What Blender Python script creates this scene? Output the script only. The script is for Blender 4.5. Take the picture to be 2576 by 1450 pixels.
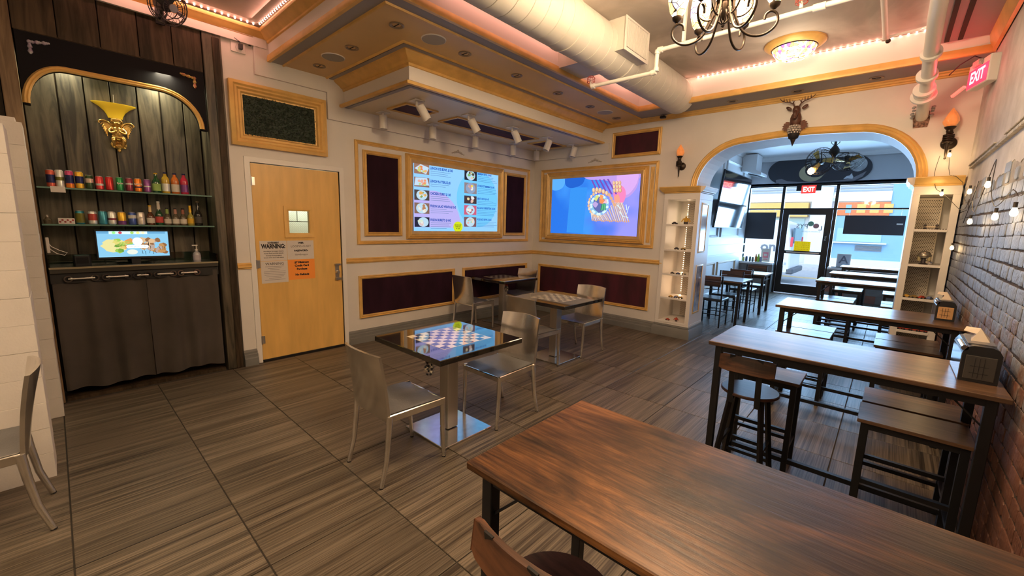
import bpy, bmesh, math, random
from math import sin, cos, pi, radians, hypot
from mathutils import Vector, Matrix

random.seed(7)
for o in list(bpy.data.objects):
    bpy.data.objects.remove(o, do_unlink=True)
S = bpy.context.scene
C = S.collection

# ------------------------------------------------------------------ camera, world, lights, exposure
def setup_camera():
    cam = bpy.data.cameras.new('camera'); o = bpy.data.objects.new('camera', cam); C.objects.link(o)
    yaw, pit, rol = -.73487, .15414, -.027
    f = Vector((sin(yaw)*cos(pit), cos(yaw)*cos(pit), -sin(pit)))
    rt = Vector((cos(yaw), -sin(yaw), 0)); dn = f.cross(rt)
    r2 = cos(rol)*rt + sin(rol)*dn; d2 = -sin(rol)*rt + cos(rol)*dn
    m = Matrix.Identity(4)
    for i in range(3):
        m[i][0] = r2[i]; m[i][1] = -d2[i]; m[i][2] = -f[i]
    m.translation = Vector((4.76, -5.78, 1.52))
    o.matrix_world = m
    cam.sensor_fit = 'HORIZONTAL'; cam.sensor_width = 36; cam.lens = 1042/2576*36
    cam.clip_start = .05; cam.clip_end = 300
    S.camera = o
setup_camera()
S.view_settings.view_transform = 'Standard'; S.view_settings.look = 'None'
S.view_settings.gamma = 1; S.view_settings.use_curve_mapping = False
S.view_settings.exposure = 0.78
w = bpy.data.worlds.new('world'); S.world = w; w.use_nodes = True
nt = w.node_tree; bg = nt.nodes['Background']
sky = nt.nodes.new('ShaderNodeTexSky'); sky.sky_type = 'NISHITA'; sky.sun_disc = False
sky.sun_elevation = radians(48); sky.sun_rotation = radians(200)
nt.links.new(sky.outputs[0], bg.inputs[0]); bg.inputs[1].default_value = .34

def lamp(name, kind, loc, energy, color, size=.2, sy=None, rot=None, spot=None, blend=.5):
    l = bpy.data.lights.new(name, kind); l.energy = energy; l.color = color
    if kind == 'AREA':
        l.size = size
        if sy: l.shape = 'RECTANGLE'; l.size_y = sy
    elif kind in ('POINT', 'SPOT'): l.shadow_soft_size = size
    if kind == 'SPOT': l.spot_size = spot; l.spot_blend = blend
    o = bpy.data.objects.new(name, l); C.objects.link(o); o.location = loc
    if rot: o.rotation_euler = rot
    return o
WARM = (1, .70, .42); WARM2 = (1, .715, .43); PINK = (1, .42, .30)
# added warm fill, standing for unseen fixtures behind and above the photographer
lamp('added_ceiling_fill', 'AREA', (3.3, -5.4, 3.28), 30, WARM2, 1.6, 1.0)
lamp('added_ceiling_fill', 'AREA', (3.6, -7.2, 3.25), 26, WARM2, 2.2, .8)
# daylight entering the shop front (portal-sized soft source just outside the glazing)
lamp('window_daylight', 'AREA', (3.5, 6.75, 1.9), 310, (.38, .64, 1.0), 3.2, 2.5, (radians(-90), 0, 0))
# cove strips of the two ceiling trays
lamp('cove_glow', 'AREA', (3.4, -.52, 3.29), 1.3, PINK, 2.6, .04, (radians(35), 0, 0))
lamp('cove_glow', 'AREA', (2.2, -2.2, 3.28), 2.4, PINK, .04, 3.2, (0, radians(35), 0))
lamp('cove_glow', 'AREA', (1.2, -4.36, 3.29), 1.8, PINK, 2.0, .04, (radians(-60), 0, 0))
lamp('cove_glow', 'AREA', (.18, -4.9, 3.29), .9, PINK, .04, 1.0, (0, radians(50), 0))
lamp('cove_glow', 'AREA', (4.72, -1.5, 3.25), .9, PINK, .04, 1.8, (0, radians(-40), 0))
# niche light
lamp('niche_light', 'AREA', (-.17, -5.02, 2.70), 7, (1, .93, .62), .5, .1)
lamp('niche_light', 'AREA', (-.17, -5.6, 2.70), 3, (1, .93, .62), .3, .1)
# chandelier, ceiling lamp and front room fan light
lamp('chandelier_light', 'POINT', (3.96, -3.28, 2.86), 112, WARM2, .25)
lamp('ceiling_lamp_light', 'POINT', (3.84, -.95, 3.00), 4, (1, .80, .55), .15)
lamp('fan_pendant_light', 'POINT', (3.49, 3.8, 2.50), 2.5, WARM, .05)
lamp('exit_glow', 'POINT', (4.98, -.6, 2.86), 1.6, (1, .03, .05), .05)

# ------------------------------------------------------------------ materials
MATS = {}
def nodes_of(name):
    m = bpy.data.materials.new(name); m.use_nodes = True
    n = m.node_tree.nodes; return m, n, m.node_tree.links, n['Principled BSDF']
def rgb(c): return (c[0], c[1], c[2], 1)
def mat(name, col, rough=.5, metal=0, var=0, vscale=6, bump=0, bscale=40, stretch=None, spec=None, emit=None, es=0, col2=None, coat=0, world=False, det=4):
    if name in MATS: return MATS[name]
    m, n, L, b = nodes_of(name)
    b.inputs['Base Color'].default_value = rgb(col); b.inputs['Roughness'].default_value = rough
    b.inputs['Metallic'].default_value = metal
    if spec is not None: b.inputs['Specular IOR Level'].default_value = spec
    if coat: b.inputs['Coat Weight'].default_value = coat; b.inputs['Coat Roughness'].default_value = .08
    if emit: b.inputs['Emission Color'].default_value = rgb(emit); b.inputs['Emission Strength'].default_value = es
    if var or bump or col2:
        if world:
            g = n.new('ShaderNodeNewGeometry'); src = g.outputs['Position']
        else:
            g = n.new('ShaderNodeTexCoord'); src = g.outputs['Object']
        mp = n.new('ShaderNodeMapping'); L.new(src, mp.inputs[0])
        if stretch: mp.inputs['Scale'].default_value = stretch
        t = n.new('ShaderNodeTexNoise'); t.inputs['Scale'].default_value = vscale; t.inputs['Detail'].default_value = det
        L.new(mp.outputs[0], t.inputs['Vector'])
        r = n.new('ShaderNodeValToRGB')
        c2 = col2 or tuple(max(0, x*(1-var)) for x in col)
        c1 = col if col2 else tuple(min(1, x*(1+var*.4)) for x in col)
        r.color_ramp.elements[0].position = .32; r.color_ramp.elements[0].color = rgb(c2)
        r.color_ramp.elements[1].position = .68; r.color_ramp.elements[1].color = rgb(c1)
        L.new(t.outputs[0], r.inputs[0]); L.new(r.outputs[0], b.inputs['Base Color'])
        if bump:
            t2 = n.new('ShaderNodeTexNoise'); t2.inputs['Scale'].default_value = bscale; t2.inputs['Detail'].default_value = 3
            L.new(mp.outputs[0], t2.inputs['Vector'])
            bu = n.new('ShaderNodeBump'); bu.inputs['Strength'].default_value = bump; bu.inputs['Distance'].default_value = .01
            L.new(t2.outputs[0], bu.inputs['Height']); L.new(bu.outputs[0], b.inputs['Normal'])
    MATS[name] = m; return m

def emis(name, col, s):
    return mat(name, (0, 0, 0), .5, emit=col, es=s, spec=0)

M_white = mat('painted_wall_white', (.70, .665, .62), .55, var=.06, vscale=2.5, bump=.05, bscale=60)
M_white2 = mat('white_trim_paint', (.74, .71, .67), .4)
M_gold = mat('gold_trim_paint', (.74, .46, .14), .40, var=.14, vscale=9, metal=.12)
M_tan = mat('tan_soffit_paint', (.70, .48, .22), .45, var=.05, vscale=3)
M_greyband = mat('grey_band_paint', (.30, .29, .31), .55)
M_basegrey = mat('grey_baseboard_paint', (.18, .18, .17), .45, var=.1)
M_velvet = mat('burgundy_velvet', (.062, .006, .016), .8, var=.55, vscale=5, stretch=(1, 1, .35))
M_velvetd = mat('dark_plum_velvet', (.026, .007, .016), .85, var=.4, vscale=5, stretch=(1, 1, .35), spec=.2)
M_black = mat('black_metal', (.012, .012, .014), .4, metal=.3)
M_blackpl = mat('black_plastic', (.015, .015, .017), .35)
M_curtain = mat('grey_curtain_cloth', (.066, .054, .045), .9, var=.2, vscale=3, bump=.15, bscale=250)
M_door = mat('maple_door_veneer', (.76, .46, .13), .38, var=.13, vscale=4, stretch=(1, 3, .5), det=6)
M_steel = mat('brushed_steel', (.55, .52, .48), .3, metal=.95, var=.12, vscale=14, stretch=(1, 1, .08))
M_alu = mat('polished_aluminium', (.76, .72, .66), .17, metal=.92, var=.22, vscale=7, bump=.04, bscale=30)
M_seat = mat('grey_seat_pad', (.15, .15, .155), .30, var=.2, bump=.1, bscale=120)
M_marble = mat('black_polished_marble', (.012, .010, .009), .05, var=.4, vscale=8, col2=(.035, .028, .02), coat=1)
M_ivory = mat('ivory_square', (.78, .70, .52), .12, coat=1)
M_brown = mat('brown_square', (.022, .012, .009), .12, coat=1)
for m_ in (M_marble, M_ivory, M_brown):
    m_.node_tree.nodes['Principled BSDF'].inputs['Coat IOR'].default_value = 1.65; m_.node_tree.nodes['Principled BSDF'].inputs['Coat Roughness'].default_value = .03
M_chrome = mat('chrome', (.75, .75, .77), .12, metal=1)
M_duct = mat('painted_duct_white', (.64, .62, .56), .5, var=.05)
M_pipe = mat('painted_pipe_white', (.72, .70, .66), .4)
M_gilt = mat('antique_gilt', (.72, .47, .14), .28, metal=.85, var=.35, vscale=40)
M_yellow = mat('yellow_enamel', (.80, .55, .03), .3, emit=(.8, .5, .03), es=.12)
M_foam = mat('white_foam_block', (.66, .62, .57), .75, var=.05, bump=.12, bscale=90)
M_bronze = mat('dark_bronze', (.045, .032, .024), .38, metal=.7, var=.3, vscale=30)
M_red = mat('red_paint', (.35, .03, .02), .5)
M_paper = mat('white_paper', (.62, .57, .52), .8)
M_orange = mat('orange_paper', (.90, .30, .04), .7)
M_ink = mat('black_ink', (.01, .008, .012), .7)
M_ink2 = mat('grey_ink', (.22, .20, .20), .8)
M_light = mat('bulb_glass_hot', (1, .8, .5), .3, emit=(1, .66, .28), es=14)
M_led = mat('led_warm_pink', (1, .6, .5), .3, emit=(1, .50, .38), es=9)
M_led2 = mat('led_warm', (1, .7, .5), .3, emit=(1, .62, .34), es=7)
M_ledg = mat('led_green', (.5, 1, .6), .3, emit=(.45, 1, .55), es=5)
M_hole = mat('perforation_dark', (.03, .025, .025), .9)
M_cable = mat('black_cable', (.02, .015, .012), .5)
M_wirered = mat('red_wire', (.30, .03, .02), .5)
M_hedge = mat('dark_hedge_leaves', (.012, .03, .012), .6, var=.6, vscale=60)
M_amber = mat('amber_flame_glass', (.80, .28, .08), .25, var=.3, vscale=10, emit=(.9, .30, .08), es=.22)
M_deer = mat('carved_brown_resin', (.09, .035, .02), .45, var=.3, vscale=30)
M_leaf = mat('copper_leaf', (.26, .08, .035), .45, var=.35, vscale=40)
M_stone = mat('planter_tile_grey', (.15, .145, .14), .6, var=.15, vscale=8)
M_rusttile = mat('planter_tile_rust', (.22, .09, .06), .6, var=.15)
M_concrete = mat('street_asphalt', (.42, .43, .43), .9, var=.1)
M_front = mat('front_room_white', (.66, .66, .66), .4)
M_alufr = mat('dark_bronze_aluminium', (.018, .016, .016), .35, metal=.4)
M_velcan = mat('can_aluminium_lid', (.7, .7, .7), .3, metal=.9)

def wood_mat(name, dark, light, axis, rough=.5, scale=3.2, rings=True, world=False, bump=.1, spec=None):
    m, n, L, b = nodes_of(name)
    if world: src = n.new('ShaderNodeNewGeometry').outputs['Position']
    else: src = n.new('ShaderNodeTexCoord').outputs['Object']
    oi = n.new('ShaderNodeObjectInfo')
    add = n.new('ShaderNodeVectorMath'); add.operation = 'ADD'; L.new(src, add.inputs[0])
    mul = n.new('ShaderNodeVectorMath'); mul.operation = 'SCALE'; mul.inputs[0].default_value = (3.1, 7.7, 5.3)
    L.new(oi.outputs['Random'], mul.inputs['Scale']); L.new(mul.outputs[0], add.inputs[1])
    mp = n.new('ShaderNodeMapping'); L.new(add.outputs[0], mp.inputs[0])
    sc = [1, 1, 1]; sc[axis] = .09; mp.inputs['Scale'].default_value = sc
    n1 = n.new('ShaderNodeTexNoise'); n1.inputs['Scale'].default_value = scale*6; n1.inputs['Detail'].default_value = 8; n1.inputs['Roughness'].default_value = .6
    n1.inputs['Distortion'].default_value = 1.3
    L.new(mp.outputs[0], n1.inputs['Vector'])
    mp2 = n.new('ShaderNodeMapping'); L.new(add.outputs[0], mp2.inputs[0]); sc = [1, 1, 1]; sc[axis] = .35; mp2.inputs['Scale'].default_value = sc
    n2 = n.new('ShaderNodeTexNoise'); n2.inputs['Scale'].default_value = scale*1.2; n2.inputs['Detail'].default_value = 5
    L.new(mp2.outputs[0], n2.inputs['Vector'])
    mx = n.new('ShaderNodeMix'); mx.data_type = 'FLOAT'; mx.inputs[0].default_value = .45
    L.new(n1.outputs[0], mx.inputs[2]); L.new(n2.outputs[0], mx.inputs[3])
    r = n.new('ShaderNodeValToRGB'); e = r.color_ramp.elements
    e[0].position = .40; e[0].color = rgb(dark); e[1].position = .60; e[1].color = rgb(light)
    L.new(mx.outputs[0], r.inputs[0]); L.new(r.outputs[0], b.inputs['Base Color'])
    b.inputs['Roughness'].default_value = rough
    if spec is not None: b.inputs['Specular IOR Level'].default_value = spec
    bu = n.new('ShaderNodeBump'); bu.inputs['Strength'].default_value = bump; bu.inputs['Distance'].default_value = .004
    L.new(n1.outputs[0], bu.inputs['Height']); L.new(bu.outputs[0], b.inputs['Normal'])
    MATS[name] = m; return m
M_plank = wood_mat('grey_brown_plank', (.016, .012, .007), (.125, .100, .064), 2, .5, 2.4)
M_plankd = wood_mat('dark_brown_plank', (.020, .013, .007), (.078, .050, .028), 2, .6, spec=.25)
M_post = wood_mat('light_brown_post', (.09, .05, .02), (.22, .14, .07), 2, .5)
def rustic():
    m, n, L, b = nodes_of('rustic_brown_laminate')
    src = n.new('ShaderNodeTexCoord').outputs['Object']
    def noise(sc, st, det, dist=0, rough=.6):
        mp = n.new('ShaderNodeMapping'); mp.inputs['Scale'].default_value = st; L.new(src, mp.inputs[0])
        t = n.new('ShaderNodeTexNoise'); t.inputs['Scale'].default_value = sc; t.inputs['Detail'].default_value = det; t.inputs['Distortion'].default_value = dist; t.inputs['Roughness'].default_value = rough
        L.new(mp.outputs[0], t.inputs['Vector']); return t.outputs[0]
    fine = noise(95, (.05, 1, 1), 5, .3); mid = noise(16, (.16, 1, 1), 8, 1.6, .7); blot = noise(3.2, (.55, 1, 1), 4, .5, .55)
    r1 = n.new('ShaderNodeValToRGB'); e = r1.color_ramp.elements
    e[0].position = .34; e[0].color = (.048, .022, .010, 1); e[1].position = .66; e[1].color = (.27, .118, .038, 1); q = e.new(.5); q.color = (.15, .064, .023, 1); L.new(mid, r1.inputs[0])
    r2 = n.new('ShaderNodeValToRGB'); e = r2.color_ramp.elements
    e[0].position = .40; e[0].color = (.17, .20, .23, 1); e[1].position = .58; e[1].color = (1, 1, 1, 1); L.new(blot, r2.inputs[0])
    r3 = n.new('ShaderNodeValToRGB'); e = r3.color_ramp.elements
    e[0].position = .40; e[0].color = (.55, .52, .50, 1); e[1].position = .56; e[1].color = (1.0, 1.0, 1.0, 1); L.new(fine, r3.inputs[0])
    a = n.new('ShaderNodeMix'); a.data_type = 'RGBA'; a.blend_type = 'MULTIPLY'; a.inputs[0].default_value = 1; L.new(r1.outputs[0], a.inputs[6]); L.new(r2.outputs[0], a.inputs[7])
    c = n.new('ShaderNodeMix'); c.data_type = 'RGBA'; c.blend_type = 'MULTIPLY'; c.inputs[0].default_value = 1; L.new(a.outputs[2], c.inputs[6]); L.new(r3.outputs[0], c.inputs[7])
    L.new(c.outputs[2], b.inputs['Base Color']); b.inputs['Roughness'].default_value = .36; b.inputs['Specular IOR Level'].default_value = .32
    bu = n.new('ShaderNodeBump'); bu.inputs['Strength'].default_value = .35; bu.inputs['Distance'].default_value = .002; L.new(fine, bu.inputs['Height']); L.new(bu.outputs[0], b.inputs['Normal'])
    MATS['rustic_brown_laminate'] = m; return m
M_rustic = rustic()
M_rusticY = wood_mat('rustic_brown_laminate_across', (.018, .008, .005), (.15, .060, .026), 0, .5, 3)
M_bartop = wood_mat('dark_walnut_laminate', (.040, .022, .014), (.165, .090, .050), 0, .3, 2.6, bump=.05)

def tile_mat():
    m, n, L, b = nodes_of('striated_floor_tile')
    src = n.new('ShaderNodeNewGeometry').outputs['Position']
    oi = n.new('ShaderNodeObjectInfo')
    mul = n.new('ShaderNodeVectorMath'); mul.operation = 'SCALE'; mul.inputs[0].default_value = (9.1, 3.7, 0)
    L.new(oi.outputs['Random'], mul.inputs['Scale'])
    add = n.new('ShaderNodeVectorMath'); add.operation = 'ADD'; L.new(src, add.inputs[0]); L.new(mul.outputs[0], add.inputs[1])
    mp = n.new('ShaderNodeMapping'); L.new(add.outputs[0], mp.inputs[0]); mp.inputs['Scale'].default_value = (1, .010, 1)
    a = n.new('ShaderNodeTexNoise'); a.inputs['Scale'].default_value = 130; a.inputs['Detail'].default_value = 4; a.inputs['Roughness'].default_value = .65
    L.new(mp.outputs[0], a.inputs['Vector'])
    c = n.new('ShaderNodeTexNoise'); c.inputs['Scale'].default_value = 22; c.inputs['Detail'].default_value = 3
    L.new(mp.outputs[0], c.inputs['Vector'])
    mx = n.new('ShaderNodeMix'); mx.data_type = 'FLOAT'; mx.inputs[0].default_value = .40
    L.new(a.outputs[0], mx.inputs[2]); L.new(c.outputs[0], mx.inputs[3])
    r = n.new('ShaderNodeValToRGB'); e = r.color_ramp.elements
    e[0].position = .39; e[0].color = (.032, .023, .015, 1); e[1].position = .59; e[1].color = (.185, .148, .106, 1)
    x = r.color_ramp.elements.new(.485); x.color = (.096, .075, .051, 1)
    L.new(mx.outputs[0], r.inputs[0])
    hsv = n.new('ShaderNodeHueSaturation'); L.new(r.outputs[0], hsv.inputs['Color'])
    mr = n.new('ShaderNodeMapRange'); mr.inputs[3].default_value = .88; mr.inputs[4].default_value = 1.12
    L.new(oi.outputs['Random'], mr.inputs[0]); L.new(mr.outputs[0], hsv.inputs['Value'])
    L.new(hsv.outputs[0], b.inputs['Base Color']); b.inputs['Roughness'].default_value = .42
    bu = n.new('ShaderNodeBump'); bu.inputs['Strength'].default_value = .25; bu.inputs['Distance'].default_value = .003
    L.new(a.outputs[0], bu.inputs['Height']); L.new(bu.outputs[0], b.inputs['Normal'])
    return m
M_tile = tile_mat()
M_grout = mat('dark_grout', (.045, .038, .03), .9)

def brick_mat(name):
    m, n, L, b = nodes_of(name)
    src = n.new('ShaderNodeNewGeometry').outputs['Position']
    oi = n.new('ShaderNodeObjectInfo')
    sp = n.new('ShaderNodeSeparateXYZ'); L.new(src, sp.inputs[0])
    t = n.new('ShaderNodeTexNoise'); t.inputs['Scale'].default_value = 7; t.inputs['Detail'].default_value = 7; t.inputs['Roughness'].default_value = .65
    L.new(src, t.inputs['Vector'])
    # worn whitewash: heavier upwards, scuffed off near the tables and chairs
    mr = n.new('ShaderNodeMapRange'); mr.inputs[1].default_value = .55; mr.inputs[2].default_value = 1.35; mr.inputs[3].default_value = -.30; mr.inputs[4].default_value = .30
    L.new(sp.outputs['Z'], mr.inputs[0])
    ad = n.new('ShaderNodeMath'); ad.operation = 'ADD'; L.new(t.outputs[0], ad.inputs[0]); L.new(mr.outputs[0], ad.inputs[1])
    a2 = n.new('ShaderNodeMath'); a2.operation = 'MULTIPLY_ADD'; L.new(oi.outputs['Random'], a2.inputs[0]); a2.inputs[1].default_value = .12; L.new(ad.outputs[0], a2.inputs[2])
    r = n.new('ShaderNodeValToRGB'); e = r.color_ramp.elements
    e[0].position = .40; e[0].color = (.15, .062, .038, 1); e[1].position = .70; e[1].color = (.24, .275, .35, 1)
    x = e.new(.53); x.color = (.20, .145, .125, 1)
    L.new(a2.outputs[0], r.inputs[0]); L.new(r.outputs[0], b.inputs['Base Color'])
    b.inputs['Roughness'].default_value = .6
    bu = n.new('ShaderNodeBump'); bu.inputs['Strength'].default_value = .6; bu.inputs['Distance'].default_value = .01
    t3 = n.new('ShaderNodeTexNoise'); t3.inputs['Scale'].default_value = 45; L.new(src, t3.inputs['Vector'])
    L.new(t3.outputs[0], bu.inputs['Height']); L.new(bu.outputs[0], b.inputs['Normal'])
    return m
M_brick = brick_mat('worn_whitewashed_brick')
M_mortar = mat('sooty_mortar', (.060, .040, .030), .95, var=.5, vscale=12, bump=.6, bscale=50)
def whiten(m, z0, z1, col):   # limewash brushed over the upper joints
    n = m.node_tree.nodes; L = m.node_tree.links; b = n['Principled BSDF']
    old = b.inputs['Base Color'].links[0].from_socket
    g = n.new('ShaderNodeNewGeometry'); sp = n.new('ShaderNodeSeparateXYZ'); L.new(g.outputs['Position'], sp.inputs[0])
    t = n.new('ShaderNodeTexNoise'); t.inputs['Scale'].default_value = 3.5; t.inputs['Detail'].default_value = 5; L.new(g.outputs['Position'], t.inputs['Vector'])
    a = n.new('ShaderNodeMath'); a.operation = 'MULTIPLY_ADD'; L.new(t.outputs[0], a.inputs[0]); a.inputs[1].default_value = .5; L.new(sp.outputs['Z'], a.inputs[2])
    r = n.new('ShaderNodeMapRange'); r.inputs[1].default_value = z0+.25; r.inputs[2].default_value = z1+.25; L.new(a.outputs[0], r.inputs[0])
    x = n.new('ShaderNodeMix'); x.data_type = 'RGBA'; L.new(r.outputs[0], x.inputs[0]); L.new(old, x.inputs[6]); x.inputs[7].default_value = rgb(col); L.new(x.outputs[2], b.inputs['Base Color'])
whiten(M_mortar, 1.72, 1.90, (.38, .37, .38))
M_plaster = mat('rough_plaster', (.60, .57, .55), .7, var=.2, vscale=5, bump=.4, bscale=25, stretch=(1, 1, 1))

def mural_mat():
    m, n, L, b = nodes_of('cloud_mural_ceiling')
    src = n.new('ShaderNodeNewGeometry').outputs['Position']
    mp = n.new('ShaderNodeMapping'); mp.inputs['Scale'].default_value = (1, .8, 1); L.new(src, mp.inputs[0])
    t = n.new('ShaderNodeTexNoise'); t.inputs['Scale'].default_value = 1.1; t.inputs['Detail'].default_value = 6; t.inputs['Distortion'].default_value = .8
    L.new(mp.outputs[0], t.inputs['Vector'])
    r = n.new('ShaderNodeValToRGB'); e = r.color_ramp.elements
    e[0].position = .42; e[0].color = (.34, .30, .27, 1); e[1].position = .60; e[1].color = (.58, .51, .46, 1)
    x = e.new(.5); x.color = (.40, .35, .31, 1)
    L.new(t.outputs[0], r.inputs[0]); L.new(r.outputs[0], b.inputs['Base Color']); b.inputs['Roughness'].default_value = .6
    return m
M_mural = mural_mat()

def glass_mat(name, tint, gloss=.12, transp=None):
    m = bpy.data.materials.new(name); m.use_nodes = True; n = m.node_tree.nodes; L = m.node_tree.links
    n.remove(n['Principled BSDF'])
    tr = n.new('ShaderNodeBsdfTransparent'); tr.inputs[0].default_value = rgb(tint)
    gl = n.new('ShaderNodeBsdfGlossy'); gl.inputs['Roughness'].default_value = .03
    fr = n.new('ShaderNodeLayerWeight'); fr.inputs['Blend'].default_value = .12
    ad = n.new('ShaderNodeMath'); ad.operation = 'ADD'; ad.use_clamp = True; L.new(fr.outputs['Fresnel'], ad.inputs[0]); ad.inputs[1].default_value = gloss-.1
    mx = n.new('ShaderNodeMixShader'); L.new(ad.outputs[0], mx.inputs[0]); L.new(tr.outputs[0], mx.inputs[1]); L.new(gl.outputs[0], mx.inputs[2])
    L.new(mx.outputs[0], n['Material Output'].inputs[0]); return m
M_glass = glass_mat('window_glass', (.93, .97, .98), .12)
M_gshelf = glass_mat('green_edge_shelf_glass', (.70, .80, .76), .2)
M_bottle_g = mat('green_bottle_glass', (.01, .06, .02), .08, coat=.4)
M_bottle_c = mat('clear_bottle_glass', (.10, .08, .05), .08, coat=.4)
M_bottle_b = mat('brown_bottle_glass', (.09, .03, .01), .08, coat=.4)

def stained(name, cols, scale, es, dark=(.05, .03, .02)):
    m, n, L, b = nodes_of(name)
    src = n.new('ShaderNodeTexCoord').outputs['Object']
    v = n.new('ShaderNodeTexVoronoi'); v.inputs['Scale'].default_value = scale; L.new(src, v.inputs['Vector'])
    e2 = n.new('ShaderNodeTexVoronoi'); e2.feature = 'DISTANCE_TO_EDGE'; e2.inputs['Scale'].default_value = scale; L.new(src, e2.inputs['Vector'])
    sp = n.new('ShaderNodeSeparateColor'); L.new(v.outputs['Color'], sp.inputs[0])
    r = n.new('ShaderNodeValToRGB'); r.color_ramp.interpolation = 'CONSTANT'
    el = r.color_ramp.elements
    for i, c in enumerate(cols):
        if i < 2: x = el[i]
        else: x = el.new(i/len(cols))
        x.position = i/len(cols); x.color = rgb(c)
    L.new(sp.outputs[0], r.inputs[0])
    st = n.new('ShaderNodeMath'); st.operation = 'GREATER_THAN'; st.inputs[1].default_value = .035; L.new(e2.outputs['Distance'], st.inputs[0])
    mx = n.new('ShaderNodeMix'); mx.data_type = 'RGBA'; L.new(st.outputs[0], mx.inputs[0]); mx.inputs[6].default_value = rgb(dark); L.new(r.outputs[0], mx.inputs[7])
    L.new(mx.outputs[2], b.inputs['Base Color']); L.new(mx.outputs[2], b.inputs['Emission Color'])
    ms = n.new('ShaderNodeMath'); ms.operation = 'MULTIPLY'; ms.inputs[1].default_value = es; L.new(st.outputs[0], ms.inputs[0]); L.new(ms.outputs[0], b.inputs['Emission Strength'])
    b.inputs['Roughness'].default_value = .2
    return m
M_stain = stained('stained_glass_dome', [(1, .85, .55), (1, .35, .12), (1, .9, .7), (1, .55, .15), (.25, .1, .5), (.9, .95, .6), (1, .25, .12), (.3, .6, .5)], 36, 2.0)
M_stain2 = stained('stained_glass_shade', [(1, .85, .5), (1, .9, .7), (1, .45, .1), (1, .92, .75), (.25, .25, .7), (1, .85, .3)], 24, 3.2)

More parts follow.
